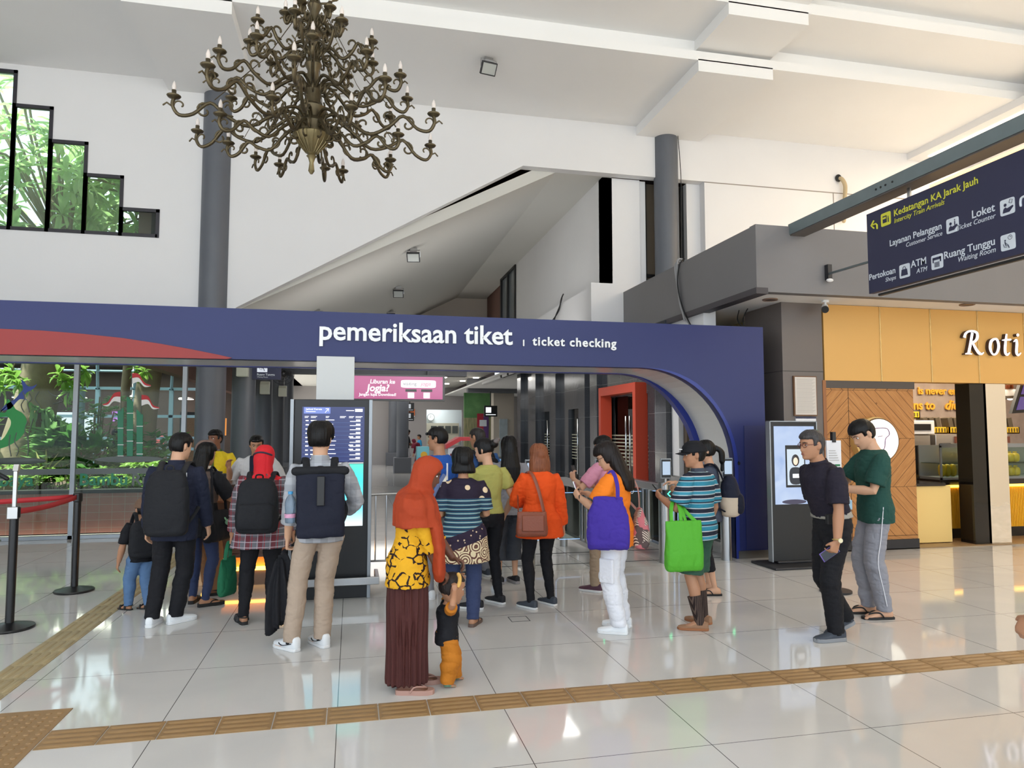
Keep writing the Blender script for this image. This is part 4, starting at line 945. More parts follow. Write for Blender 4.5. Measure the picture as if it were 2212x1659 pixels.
q = MB(); q.box(9.35, 9.68, 10.39, 10.4, 1.69, 1.80); q.build('dial_panel', m_black, mc, smooth=False)
m_crate = mat('crate_yellow', (222, 182, 40), .5)
for i in range(5):
    x = 9.3 + i * .52 if i else 9.26; z = 1.9 if i == 0 else 1.63
    t = thing('bread_crate', ['yellow crate on the white control box', 'yellow crate on the oven, first beside the control box', 'yellow crate second along the oven top', 'yellow crate third along the oven top', 'yellow crate at the far end of the oven top'][i], 'crate', (x, 10.9, z), 'yellow crates above the ovens')
    q = MB(); q.box(x, x + .48, 10.7, 10.72, z, z + .12); q.box(x, x + .48, 11.0, 11.02, z, z + .12); q.box(x, x + .02, 10.7, 11.02, z, z + .12); q.box(x + .46, x + .48, 10.7, 11.02, z, z + .12); q.box(x, x + .48, 10.7, 11.02, z, z + .02); q.build('crate_shell', m_crate, t, smooth=False)
    q = MB()
    for k in range(7): q.box(x + .05 + k * .06, x + .075 + k * .06, 10.693, 10.7, z + .03, z + .1)
    q.build('grating', mat('crate_hole', (90, 70, 20), .6), t, smooth=False)
    for k in range(3):
        p = thing('bread_tin', ['', 'dark bread tins standing in a yellow crate'][1], 'tin', (x + .1 + k * .13, 10.85, z + .02), 'dark tins in the yellow crates')
        q = MB(); q.obox((x + .1 + k * .13, 10.85, z + .16), (1, 0, .2), (0, 1, 0), (-.2, 0, 1), .045, .09, .13); q.build('tin', mat('tin_dark', (86, 76, 62), .4), p, smooth=False, bevel=.008)
# glass case and wrapped breads
gc = thing('display_case', 'glass display case standing on the yellow counter', 'display case', (9.9, 9.25, .92))
q = MB()
for a, b_, c, d, e, f in ((8.62, 11.6, 9.05, 9.07, 1.42, 1.48), (8.62, 8.65, 9.05, 9.07, .92, 1.45), (8.62, 11.6, 9.05, 9.5, .92, .95), (9.18, 9.21, 9.05, 9.07, .92, 1.45), (8.62, 11.6, 9.48, 9.5, .92, 1.45)): q.box(a, b_, c, d, e, f if f < 1.46 or True else f)
q.build('frame', m_alu, gc, smooth=False)
q = MB(); q.box(8.65, 11.6, 9.055, 9.061, .95, 1.42); q.build('front_glass', m_glass, gc, smooth=False)
q = MB(); q.box(8.65, 11.6, 9.07, 9.48, 1.16, 1.175); q.build('shelf', m_glass, gc, smooth=False)
m_wrap = mat('bread_wrap', (214, 176, 40), .4, var=(20, .15))
kk = 0
for z in (.95, 1.176):
    for k in range(10):
        x = 9.22 + k * .105
        q = MB(); q.ell((x, 9.22, z + .07), .06, .06, .075, p=3, n=12, m=7); q.box(x - .035, x + .035, 9.215, 9.225, z + .13, z + .17)
        tag(q.build('wrapped_bread', m_wrap, angle=180), ['yellow wrapped bread in the lower row of the display case', 'yellow wrapped bread on the shelf of the display case'][z > 1], 'bread', 'wrapped breads, lower row' if z < 1 else 'wrapped breads, upper row')
for k in range(3):
    q = MB(); q.ell((8.82 + k * .1, 9.25, 1.05), .045, .05, .10, p=3, n=12, m=7); tag(q.build('wrapped_bread', m_wrap, angle=180), 'tall yellow wrapped bread at the left end of the display case', 'bread', 'wrapped breads, left end')
# pendant lamp, menu screen
pd = thing('pendant_lamp', 'grey dome pendant lamp with a copper neck in the shop', 'lamp', (10.42, 9.5, 2.2))
q = MB(); q.lathe([(.26, 2.2), (.25, 2.24), (.14, 2.33), (.06, 2.36)], (10.42, 9.5, 0), 32); q.build('shade', mat('lamp_grey', (92, 86, 80), .4), pd)
q = MB(); q.lathe([(.05, 2.36), (.06, 2.38), (.05, 2.46), (.02, 2.48), (.008, 3.45)], (10.42, 9.5, 0), 16); q.build('neck', mat('copper', (176, 104, 72), .3, metal=.8), pd)
q = MB(); q.ell((10.42, 9.5, 2.24), .06, .06, .06); q.build('bulb', m_glow, pd)
ms = thing('menu_screen', 'tilted menu screen with violet pictures above the shop counter', 'screen', (9.9, 8.9, 1.95))
q = MB(); q.obox((10.31, 8.9, 2.24), (1, 0, .06), (0, 1, 0), (.42, 0, 1), .42, .03, .27); q.build('housing', m_black, ms, smooth=False)
q = MB(); q.obox((10.36, 8.865, 2.36), (1, 0, .06), (0, 1, 0), (.42, 0, 1), .36, .004, .10); q.obox((10.26, 8.865, 2.12), (1, 0, .06), (0, 1, 0), (.42, 0, 1), .36, .004, .10); q.build('display', emat('menu_violet', (92, 72, 132), .9), ms, smooth=False)
q = MB(); q.cyl((10.4, 8.93, 2.4), (10.4, 8.93, 3.44), .015, n=8); q.build('hanger', m_dark, ms)

# the shop front stands 0.4 m behind the canopy edge
def to_shop(x, y, z): return (x * 1.048, y + .40, z if z <= 1.68 else min(1.68 + (z - 1.68) * 1.048, max(z, 3.475)))
for o in [bpy.data.objects[k] for k in bpy.data.objects.keys() if (k not in SHOP0 and not (k in CARD1 and k not in CARD0)) or k in ('pillar_1', 'trim_4')]:
    if o.type == 'MESH':
        for v_ in o.data.vertices: v_.co = to_shop(*v_.co)
    elif o.name in WINV:
        o.location = to_shop(*o.location)
        for c_ in o.children: c_.matrix_parent_inverse = o.matrix_basis.inverted()
# ------------------------------------------------------------------ hanging direction sign on its steel beam
SX = 5.64
bmn = thing('steel_beam', 'grey steel channel carrying the blue direction sign', 'beam', (SX, 5, 4.3))
q = MB(); q.box(SX - .10, SX + .14, -6.5, 8.12, 4.24, 4.38); q.build('channel', mat('galvanised', (112, 124, 128), .45, metal=.3, var=(6, .12)), bmn, smooth=False)
q = MB(); q.box(SX - .085, SX + .125, -6.5, 8.10, 4.225, 4.245); q.build('underside', mat('beam_under', (96, 90, 86), .5, var=(3, .15)), bmn, smooth=False)
q = MB()
for y in (6.28, 6.38, 6.45, 6.52): q.cyl((SX - .1, y, 4.31), (SX - .105, y, 4.31), .012, n=10)
q.build('bolt', m_black, bmn)
ds = thing('direction_sign', 'large dark blue hanging direction sign with white and yellow lettering', 'sign', (SX, 5, 3.2))
q = MB(); q.box(SX + .0, SX + .06, 2.6, 6.80, 3.215, 4.12); q.build('panel', m_navy, ds, smooth=False)
q = MB(); q.box(SX + .0, SX + .04, 2.6, 6.66, 3.165, 3.19); q.build('bottom_channel', m_black, ds, smooth=False)
q = MB()
for y in (3.2, 4.6, 6.2): q.box(SX + .02, SX + .04, y - .02, y + .02, 4.1, 4.23)
q.build('hanger', m_steel, ds, smooth=False)
q = MB(); q.box(SX - .002, SX + .03, 2.6, 5.9, 4.12, 4.15); q.build('lamp_strip', mat('strip_warm', (255, 220, 160), .4, emit=((255, 214, 150), 1.2)), ds, smooth=False)
su, sv = (0, -1, 0), (0, 0, 1)
def st_(body, y, z, h, m, align='LEFT', italic=False, sp=1.0): return text_mesh('lettering', body, h * .9, m, ds, (SX - .003, y, z), su, sv, ext=.001, off=0 if italic else .0012, shear=.22 if italic else 0, align=align, space=sp)
st_('Kedatangan KA Jarak Jauh', 6.39, 3.975, .112, m_sgy); st_('Intercity Train Arrivals', 6.39, 3.90, .08, m_sgy, italic=True)
st_('Layanan Pelanggan', 5.765, 3.668, .105, m_sgw, 'RIGHT'); st_('Customer Service', 5.765, 3.602, .072, m_sgw, 'RIGHT', True)
st_('Loket', 5.175, 3.665, .118, m_sgw, 'RIGHT'); st_('Ticket Counter', 5.175, 3.60, .075, m_sgw, 'RIGHT', True)
st_('Pertokoan', 6.39, 3.365, .105, m_sgw, 'RIGHT'); st_('Shops', 6.39, 3.297, .072, m_sgw, 'RIGHT', True)
st_('ATM', 5.97, 3.369, .112, m_sgw, 'RIGHT'); st_('ATM', 5.97, 3.295, .075, m_sgw, 'RIGHT', True)
st_('Ruang Tunggu', 5.185, 3.36, .112, m_sgw, 'RIGHT'); st_('Waiting Room', 5.185, 3.292, .078, m_sgw, 'RIGHT', True)
def plate(yc, zc, m, h=.072):
    q = MB(); q.loft([((x, yc, zc), (0, 1, 0), (0, 0, 1), h, h, 9) for x in (SX - .004, SX)], 32); return q.build('pictogram_plate', m, ds, smooth=False)
for yc, zc, m in ((6.505, 3.982, m_sgy), (5.64, 3.665, m_sgw), (5.05, 3.663, m_sgw), (6.265, 3.357, m_sgw), (5.84, 3.355, m_sgw), (5.06, 3.348, m_sgw)): plate(yc, zc, m)
def P2(yc, zc): return lambda a, h: (SX - .007, yc - a, zc + h)
def person_pic(yc, zc, extra):
    p = P2(yc, zc); b = MB(); b.ell(p(-.018, .018), .003, .015, .015, n=10, m=5); b.prism([(yc + .045, zc - .05), (yc + .035, zc - .015), (yc + .018, zc - .002), (yc, zc - .015), (yc - .055, zc + .0), (yc - .06, zc - .012), (yc - .02, zc - .05)], 'x', SX - .008, SX - .004)
    extra(b, p); return b.build('pictogram', m_navy, ds)
def ex_i(b, p): b.tube([p(.03, .0), p(.03, .03)], .005, 6); b.ell(p(.03, .045), .003, .007, .007, n=8, m=5)
def ex_c(b, p): b.tube([p(.02, .03), p(.03, .06), p(.055, .05), p(.045, .02), p(.02, .03)], .0022, 5)
person_pic(5.64, 3.665, ex_i); person_pic(5.05, 3.663, ex_c)
seated(ds, (SX - .005, 5.07, 3.335), su, .11, m_navy)
p = P2(5.035, 3.385); q = MB(); q.tube([p(.02 * math.cos(2 * PI * k / 14), .02 * math.sin(2 * PI * k / 14)) for k in range(14)], .002, 4, closed=True); q.tube([p(0, .014), p(0, 0), p(.01, 0)], .0018, 4); q.build('pictogram', m_navy, ds)
p = P2(6.265, 3.345); q = MB(); q.prism([(6.265 + .045, 3.31), (6.265 + .035, 3.375), (6.265 - .035, 3.375), (6.265 - .045, 3.31)], 'x', SX - .009, SX - .004); q.tube([p(-.018, .02), p(-.016, .05), p(0, .06), p(.016, .05), p(.018, .02)], .003, 5); q.build('pictogram', m_navy, ds)
p = P2(5.84, 3.355); q = MB(); q.box(SX - .009, SX - .004, 5.79, 5.89, 3.375, 3.40); q.box(SX - .009, SX - .004, 5.79, 5.80, 3.35, 3.40); q.box(SX - .009, SX - .004, 5.88, 5.89, 3.35, 3.4)
for k in range(4): q.box(SX - .009, SX - .004, 5.81, 5.87, 3.305 + k * .013, 3.311 + k * .013)
q.build('pictogram', m_navy, ds, smooth=False)
q = MB(); q.box(SX - .009, SX - .004, 6.49, 6.545, 3.945, 4.02); q.box(SX - .009, SX - .004, 6.46, 6.47, 3.94, 3.99); q.ell((SX - .007, 6.465, 4.0), .003, .007, .007, n=8, m=5); q.build('pictogram', m_navy, ds, smooth=False)
q = MB(); q.box(SX - .012, SX - .009, 6.495, 6.54, 3.985, 4.005); q.build('pictogram', m_sgy, ds, smooth=False)
q = MB(); q.tube([(SX - .006, 6.635, 3.915), (SX - .006, 6.635, 3.955), (SX - .006, 6.65, 3.972), (SX - .006, 6.72, 3.972)], .009, 6); q.tube([(SX - .006, 6.685, 4.012), (SX - .006, 6.725, 3.972), (SX - .006, 6.685, 3.932)], .009, 6); q.build('arrow', m_sgy, ds)
q = MB(); q.tube(catmull([(SX - .006, 4.92, 3.63), (SX - .006, 4.92, 3.67), (SX - .006, 4.90, 3.70), (SX - .006, 4.80, 3.70)], 4), .010, 6); q.build('arrow', m_sgw, ds)
br = thing('stay_rod', 'grey stay rod from the canopy fascia to the blue sign', 'rod', (6.1, 8.0, 3.7))
q = MB(); q.tube([(6.08, 8.06, 3.74), (5.72, 6.7, 3.60)], .016, 8); q.build('rod', MATS['galvanised'], br)
q = MB(); q.box(6.05, 6.11, 8.03, 8.1, 3.66, 3.86); q.build('bracket', m_dark, br, smooth=False)
q = MB(); q.ell((6.08, 8.04, 3.65), .05, .03, .025); q.build('mount', m_white, br)
# cctv, downlights
cv = thing('security_camera', 'small white security camera under the canopy corner', 'camera', (6.33, 8.5, 3.38))
q = MB(); q.lathe([(.05, 3.45), (.05, 3.48)], (6.36, 8.52, 0), 16); q.tube([(6.36, 8.52, 3.46), (6.34, 8.5, 3.40)], .015, 8); q.build('mount', m_let, cv)
q = MB(); q.cyl((6.38, 8.56, 3.40), (6.28, 8.42, 3.34), .045, n=16); q.build('body', m_let, cv)
q = MB(); q.cyl((6.281, 8.421, 3.341), (6.255, 8.385, 3.325), .047, n=16); q.build('lens', m_black, cv)
for i, (x, y) in enumerate(((5.56, 8.6), (8.51, 8.32))):
    t = thing('downlight', ['unlit recessed downlight in the canopy corner', 'unlit recessed downlight above the yellow shop band'][i], 'light', (x, y, 3.47), 'downlights under the canopy')
    q = MB(); q.tube([(x + .09 * math.cos(2 * PI * k / 24), y + .09 * math.sin(2 * PI * k / 24), 3.475) for k in range(24)], .014, 6, closed=True); q.build('ring', mat('ring_brown', (120, 96, 84), .4), t)
    q = MB(); q.cyl((x, y, 3.478), (x, y, 3.47), .07, n=20); q.build('lens', mat('lens_dark', (60, 50, 46), .2), t)

# ------------------------------------------------------------------ wires, pipe
def wire(name, label, cat, lines, m, r=.008):
    q = MB()
    for l in lines: q.tube(catmull(l, 6), r, 6)
    return tag(q.build(name, m, angle=180), label, cat)
wire('cable_bundle', 'pale cables hanging over the canopy fascia', 'cable', [[(5.1, 10.3, 4.42), (5.02, 10.3, 4.36), (5.02, 10.27, 3.9), (5.03, 10.2, 3.6), (5.05, 9.95, 3.3)], [(5.12, 10.33, 4.40), (5.0, 10.33, 4.3), (5.01, 10.22, 3.8), (5.03, 10.1, 3.4)]], m_cable, .016)
wire('black_cable', 'thin black cables beside the pale bundle on the fascia', 'cable', [[(5.1, 10.2, 4.40), (5.01, 10.2, 4.3), (4.99, 10.24, 4.0), (5.01, 10.12, 3.6), (5.03, 9.9, 3.3)]], m_wire, .010)
wire('cable_loop', 'dark cable loop on the ledge over the gate', 'cable', [[(4.4, 14.5, 4.62), (4.35, 14.5, 4.5), (4.38, 14.8, 4.3), (4.3, 15.1, 4.1)], [(4.4, 14.6, 4.56), (4.38, 14.7, 4.4), (4.34, 14.9, 4.2), (4.36, 15.2, 4.0)]], m_wire, .014)
wire('cable_tangle', 'thin dark cables between the gate top and the grey pillar', 'cable', [[(5.58, 9.2, 3.45), (5.45, 9.1, 3.3), (5.4, 9.0, 3.12)], [(5.57, 9.25, 3.4), (5.5, 9.2, 3.28), (5.48, 9.1, 3.1)], [(5.5, 9.3, 3.44), (5.36, 9.1, 3.25), (5.44, 9.0, 3.1)]], m_wire, .008)
wire('column_cable', 'thin black cable down the right round column', 'cable', [[(6.1, 12.4, 7.4), (6.16, 12.42, 6.6), (6.15, 12.42, 5.5), (6.12, 12.4, 4.6)]], m_wire, .008)
pp = thing('wall_pipe', 'pale flexible pipe coming from a dark hole in the back wall', 'pipe', (9.85, 12.5, 6.5))
q = MB(); q.tube(catmull([(9.78, 12.62, 6.92), (9.80, 12.5, 6.88), (9.88, 12.5, 6.74), (9.86, 12.5, 6.45), (9.84, 12.52, 6.0)], 6), .04, 10); q.build('hose', mat('hose', (182, 164, 130), .6), pp)
q = MB(); q.ell((9.78, 12.57, 6.92), .07, .05, .08); q.build('sleeve', m_black, pp)

# ------------------------------------------------------------------ flood lights
def flood(loc, nrm, yaw, label):
    x, y, z = loc; t = thing('flood_light', label, 'flood light', loc, 'small flood lights on the ceilings')
    d = Vector((math.sin(yaw) * .55, -math.cos(yaw) * .75, -.55)).normalized(); u = Vector((math.cos(yaw), math.sin(yaw), 0)); v = d.cross(u)
    c = Vector(loc) + Vector((0, 0, -.16))
    q = MB(); q.obox(c, u, v, d, .13, .10, .03); q.build('housing', m_dark, t, smooth=False, bevel=.01)
    q = MB(); q.obox(c + d * .032, u, v, d, .11, .08, .003); q.build('lens', mat('flood_lens', (168, 172, 170), .2), t, smooth=False)
    q = MB(); q.tube([c + u * .13, c + u * .13 + Vector((0, 0, .14)), c - u * .13 + Vector((0, 0, .14)), c - u * .13], .01, 6); q.build('bracket', m_steel, t)
    q = MB(); q.obox(Vector(loc) + Vector((0, 0, -.01)), u, (0, 1, 0), (0, 0, 1), .07, .05, .03); q.build('mount', m_steel, t, smooth=False)
flood((2.04, 10.75, 7.6), None, .2, 'small dark flood light on the flat upper ceiling')
flood((1.14, 13.96, 5.28), None, -.2, 'dark flood light on the sloping ceiling nearest the wall edge')
flood((1.08, 17.67, 5.25), None, -.1, 'second dark flood light down the sloping ceiling')
flood((1.10, 21.33, 5.26), None, -.3, 'third dark flood light down the sloping ceiling')
flood((-.79, 16.04, 4.33), None, -.2, 'dark flood light low on the slope, just above the blue gate')

# ------------------------------------------------------------------ chandelier
m_brass = mat('aged_brass', (92, 82, 62), .42, metal=.75, var=(14, .35)); m_brass2 = mat('bowl_brass', (126, 114, 82), .38, metal=.7, var=(10, .25))
CX, CY_ = -.42, 7.0
ch = thing('chandelier', 'large aged brass chandelier with tiers of scrolling candle arms', 'chandelier', (CX, CY_, 4.2))
q = MB(); q.lathe([(.012, 4.17), (.03, 4.2), (.02, 4.28), (.035, 4.33), (.05, 4.345), (.03, 4.36), (.055, 4.38), (.10, 4.44), (.165, 4.52), (.175, 4.55), (.17, 4.56)], (CX, CY_, 0), 32); q.build('bowl', m_brass2, ch)
q = MB(); q.lathe([(.17, 4.55), (.16, 4.60), (.165, 4.66), (.12, 4.70), (.10, 4.72), (.13, 4.78), (.14, 4.82), (.09, 4.86), (.075, 4.92), (.085, 5.0), (.06, 5.04), (.055, 5.2), (.085, 5.26), (.06, 5.32), (.05, 5.5), (.075, 5.56), (.05, 5.62), (.045, 5.8), (.07, 5.86), (.045, 5.92), (.05, 6.05), (.075, 6.12), (.04, 6.2), (.03, 6.3), (.0, 6.32)], (CX, CY_, 0), 28); q.build('stem', m_brass, ch)
q = MB()
for k in range(40):
    z = 6.3 + k * .052
    if z > 8.3: break
    a = PI / 2 * (k % 2); q.tube([(CX + .018 * math.cos(2 * PI * i / 10) * math.cos(a), CY_ + .018 * math.cos(2 * PI * i / 10) * math.sin(a), z + .032 * math.sin(2 * PI * i / 10)) for i in range(10)], .006, 5, closed=True)
q.build('chain', m_brass, ch)
q = MB()
for k in range(18):
    a = 2 * PI * k / 18; q.tube([(CX + r * math.cos(a), CY_ + r * math.sin(a), z) for r, z in ((.172, 4.545), (.135, 4.475), (.09, 4.42), (.055, 4.38))], .006, 5)
q.build('fluting', m_brass2, ch)
def spiral(cx, cz, r0, a0, turns, sgn, n=12):
    out = []
    for i in range(n + 1):
        t = i / n; r = r0 * (1 - .72 * t); a = a0 + sgn * turns * 2 * PI * t
        out.append((cx + r * math.cos(a), cz + r * math.sin(a)))
    return out
def arm_mesh(R, dz, s):
    """scrolling arm in the (r, z) plane: from the stem out to (R, 0) under the cup, starting at height dz"""
    L = R - .06; b = MB()
    def tb(pts, r): b.tube([(p[0], 0, p[1]) for p in pts], r, 6)
    main = catmull([Vector((.05, dz + .02, 0)), Vector((.06 + L * .12, dz + .10 * s, 0)), Vector((.06 + L * .28, dz * .8 + .02 * s, 0)), Vector((.06 + L * .45, dz * .5 - .11 * s, 0)), Vector((.06 + L * .62, dz * .3 - .06 * s, 0)), Vector((.06 + L * .74, .02 * s, 0)), Vector((.06 + L * .86, -.10 * s, 0)), Vector((.06 + L * .96, -.13 * s, 0)), Vector((R + .01, -.06 * s, 0)), Vector((R, 0, 0))], 4)
    tb([(p[0], p[1]) for p in main], .0165)
    c = .06 + L
    tb(spiral(.06 + L * .60, .02 * s, .085 * s, -PI * .6, .8, 1), .010)
    tb(spiral(.06 + L * .40, -.02 * s + dz * .5, .075 * s, -PI * .4, .8, -1), .010)
    tb(spiral(.06 + L * .78, -.06 * s, .07 * s, PI * .55, .85, -1), .010)
    tb(spiral(.06 + L * .16, dz - .04 * s, .085 * s, PI * .4, .9, 1), .011)
    tb(spiral(R - .05 * s, -.05 * s, .05 * s, -.2, .6, 1), .008)
    tb([(R + .01, -.07 * s), (R + .05 * s, -.045 * s), (R + .075 * s, -.07 * s)], .008)
    tb([(.06 + L * .30, dz * .8), (.06 + L * .27, dz * .8 + .07 * s), (.06 + L * .33, dz * .8 + .10 * s)], .008)
    return b.mesh('arm')
def cup_mesh():
    b = MB(); b.lathe([(.012, -.02), (.02, 0), (.05, .008), (.062, .022), (.058, .026), (.02, .02), (.018, .03), (.02, .075), (.0, .078)], (0, 0, 0), 14); return b.mesh('candle_cup')
def bulb_mesh():
    b = MB(); b.lathe([(.010, .07), (.0175, .09), (.019, .11), (.012, .14), (.003, .16)], (0, 0, 0), 12); return b.mesh('bulb')
m_bulb = mat('candle_bulb', (236, 228, 222), .08, emit=((255, 190, 150), .03), alpha=.55)
cme, bme = cup_mesh(), bulb_mesh()
for me, m in ((cme, m_brass), (bme, m_bulb)):
    me.materials.append(m); me.polygons.foreach_set('use_smooth', [True] * len(me.polygons))
for R, z, dz, s, cnt, ph in ((1.22, 4.66, -.02, 1.1, 10, .25), (.92, 5.02, -.02, .95, 12, .05), (.60, 5.42, -.06, .85, 9, .3), (.27, 5.72, -.05, .6, 6, .1), (.86, 4.50, .06, .9, 8, .45)):
    am = arm_mesh(R, dz, s); am.materials.append(m_brass); am.polygons.foreach_set('use_smooth', [True] * len(am.polygons))
    for k in range(cnt):
        a = 2 * PI * k / cnt + ph
        M = Matrix.Translation((CX, CY_, z)) @ Matrix.Rotation(a, 4, 'Z')
        o = bpy.data.objects.new('arm', am); COL.objects.link(o); adopt(o, ch); o.matrix_basis = M
        for nm, me in (('candle_cup', cme), ('bulb', bme)):
            c = bpy.data.objects.new(nm, me); COL.objects.link(c); c.parent = o; c.location = (R, 0, 0)
q = MB()
for k in range(6):
    a = 2 * PI * k / 6 + .4; q.tube([(CX + .06 * math.cos(a), CY_ + .06 * math.sin(a), 5.9), (CX + .45 * math.cos(a), CY_ + .45 * math.sin(a), 5.2), (CX + .9 * math.cos(a), CY_ + .9 * math.sin(a), 4.66)], .004, 4)
q.build('stay_chain', m_brass, ch)
for k in range(5):
    a = 2 * PI * k / 5 + .2; q = MB()
    q.tube([(CX + r * math.cos(a), CY_ + r * math.sin(a), z) for r, z in spiral(.17, 6.06, .1, -PI * .5, .9, 1)], .010, 6); q.tube([(CX + r * math.cos(a), CY_ + r * math.sin(a), z) for r, z in [(.05, 5.9), (.12, 5.92), (.2, 5.98)]], .011, 6); q.build('scroll', m_brass, ch)
# ------------------------------------------------------------------ garden behind the glass
def leaf_mat(name, a, b, t=.45):
    if name in MATS: return MATS[name]
    m = bpy.data.materials.new(name); m.use_nodes = True; MATS[name] = m; nt = m.node_tree; p = nt.nodes['Principled BSDF']
    tc = nt.nodes.new('ShaderNodeTexCoord'); n = nt.nodes.new('ShaderNodeTexNoise'); n.inputs['Scale'].default_value = 3.5
    nt.links.new(tc.outputs['Object'], n.inputs['Vector'])
    mx = nt.nodes.new('ShaderNodeMix'); mx.data_type = 'RGBA'; mx.inputs[6].default_value = lin(a); mx.inputs[7].default_value = lin(b)
    nt.links.new(n.outputs['Fac'], mx.inputs[0]); nt.links.new(mx.outputs[2], p.inputs['Base Color']); p.inputs['Roughness'].default_value = .35
    tr = nt.nodes.new('ShaderNodeBsdfTranslucent'); nt.links.new(mx.outputs[2], tr.inputs[0])
    ms = nt.nodes.new('ShaderNodeMixShader'); ms.inputs[0].default_value = t
    nt.links.new(p.outputs[0], ms.inputs[1]); nt.links.new(tr.outputs[0], ms.inputs[2]); nt.links.new(ms.outputs[0], nt.nodes['Material Output'].inputs[0])
    return m
def leaf(b, p, d, L, w, droop=.25):
    """one folded leaf blade from p along d"""
    d = Vector(d).normalized(); u, v = frame(d); p = Vector(p)
    if v.z < 0: v = -v; u = -u
    m_ = p + d * (L * .5) + v * (L * .06); e = p + d * L - v * (L * droop)
    q1 = p + d * (L * .30) + v * (L * .04); q2 = p + d * (L * .72) - v * (L * droop * .35)
    b.add([p, q1 + u * w * .42 + v * w * .15, q1 - v * w * .1, q1 - u * w * .42 + v * w * .15, q2 + u * w * .46 + v * w * .12, q2 - v * w * .1, q2 - u * w * .46 + v * w * .12, e],
          [(0, 2, 1), (0, 3, 2), (1, 2, 5, 4), (2, 3, 6, 5), (4, 5, 7), (5, 6, 7)])
def whorl(b, p, up, n, L, w, R, tilt=.5, droop=.3):
    up = Vector(up).normalized(); u, v = frame(up); a0 = R.random() * 6.3
    for k in range(n):
        a = a0 + 2 * PI * k / n + R.uniform(-.3, .3)
        leaf(b, p, up * (tilt + R.uniform(-.25, .25)) + u * math.cos(a) + v * math.sin(a), L * R.uniform(.7, 1.15), w, droop)
def blob_points(R, n, c, r):
    out = []
    for _ in range(n):
        while True:
            q = Vector((R.uniform(-1, 1), R.uniform(-1, 1), R.uniform(-1, 1)))
            if .25 < q.length < 1: break
        out.append((Vector(c) + Vector((q.x * r[0], q.y * r[1], q.z * r[2])), q))
    return out
m_bark = mat('bark_grey', (138, 124, 102), .85, bump=(9, .6), var=(5, .25)); m_soil = mat('soil', (84, 66, 50), .9)
m_lf1 = leaf_mat('leaf_bright', (96, 150, 62), (176, 208, 112)); m_lf2 = leaf_mat('leaf_deep', (58, 112, 56), (112, 160, 84)); m_lf3 = leaf_mat('leaf_blue', (98, 146, 84), (156, 190, 126))
n = NT('planter_tile', .3, .5); jj = n.math('MAXIMUM', n.line(n.x, .2, .006), n.line(n.z, .13, .006, .03)); n.col(n.mix(jj, n.mix(n.noise(3, 3), (140, 84, 74), (172, 112, 98)), (160, 140, 128)))
pw = MB(); pw.box(-12, -3.1, 13.5, 13.7, -.05, .62); struct(pw.build('wall_planter', n.m, smooth=False), 'brown tiled planter wall of the garden')
q = MB(); q.box(-12, -3.1, 13.46, 13.74, .62, .68); struct(q.build('trim_10', m_dark, smooth=False), 'dark coping of the planter wall')
q = MB(); q.box(-12, -3.1, 13.7, 19.4, -.05, .6); struct(q.build('soil_bed', m_soil, smooth=False), 'soil bed of the garden')
m_lf4 = leaf_mat('leaf_sunny', (140, 182, 112), (208, 226, 170), .6)  # sunlit brightness of the crowns is put into these leaf colours
R = random.Random(11)
hd = thing('hedge', 'low clipped hedge along the top of the planter wall', 'hedge', (-6, 13.9, .6))
b = MB()
for _ in range(900):
    x = R.uniform(-9.5, -3.2); y = R.uniform(13.75, 14.6); z = .62 + R.uniform(.05, .42) * (1 + .15 * math.sin(x * 3))
    whorl(b, (x, y, z), (R.uniform(-.5, .5), R.uniform(-.7, .2), 1), 6, .10, .05, R)
b.build('foliage', m_lf1, hd, angle=180)
q = MB()
for _ in range(90):
    x = R.uniform(-9.3, -3.3); y = R.uniform(13.9, 14.5); q.tube([(x, y, .58), (x + R.uniform(-.1, .1), y, .95)], .008, 5)
q.build('stems', m_bark, hd)
def trunk(name, label, pts, radii, crown=None):
    t = thing(name, label, 'tree', pts[0])
    q = MB(); q.tube(catmull(pts, 5), [r for i in range(len(radii) - 1) for r in [radii[i] + (radii[i + 1] - radii[i]) * k / 5 for k in range(5)]] + [radii[-1]], 20); q.build('trunk', m_bark, t)
    return t
t1 = trunk('garden_tree', 'thick grey tree trunk at the left with a hanging fern', [(-6.05, 15, .4), (-6.0, 15, 1.2), (-5.85, 15.1, 2.2), (-5.75, 15.2, 3.4), (-5.6, 15.3, 5.2)], [.52, .40, .36, .33, .25])
t2 = trunk('garden_tree', 'slimmer mottled tree trunk behind the bamboo decal', [(-4.35, 16.3, .4), (-4.3, 16.3, 1.4), (-4.22, 16.3, 2.6), (-4.1, 16.4, 4.0), (-4.0, 16.4, 5.6)], [.30, .25, .23, .22, .17])
for t, c, rr, k, mm in ((t1, (-6.2, 15.6, 7.2), (2.4, 1.6, 2.3), 165, m_lf4), (t2, (-3.9, 16.2, 6.9), (2.2, 1.4, 2.1), 150, m_lf4)):
    b = MB(); bb = MB()
    for p, qn in blob_points(R, k, c, rr): whorl(b, p, qn + Vector((0, -.3, .7)), 9, .42, .12, R, .35)
    for p, qn in blob_points(R, 26, c, (rr[0] * .8, rr[1] * .8, rr[2] * .8)): bb.tube(catmull([Vector((c[0] * .5 - 2.5 + R.uniform(-.1, .1), 15.6, 5.0)), (Vector(c) + p) / 2 + Vector((0, 0, -.3)), p], 4), .025, 5)
    b.build('crown', mm, t, angle=180); bb.build('branches', m_bark, t)
t5 = trunk('garden_tree', 'leafy tree low behind the stepped window, beyond the two trunks', [(-5.2, 18.2, .4), (-5.2, 18.2, 2.5), (-5.1, 18.2, 4.4)], [.12, .10, .08]); b = MB()
for p, qn in blob_points(R, 120, (-5.4, 17.8, 5.5), (2.3, .8, 1.5)): whorl(b, p, qn + Vector((0, -.5, .8)), 8, .40, .12, R, .35)
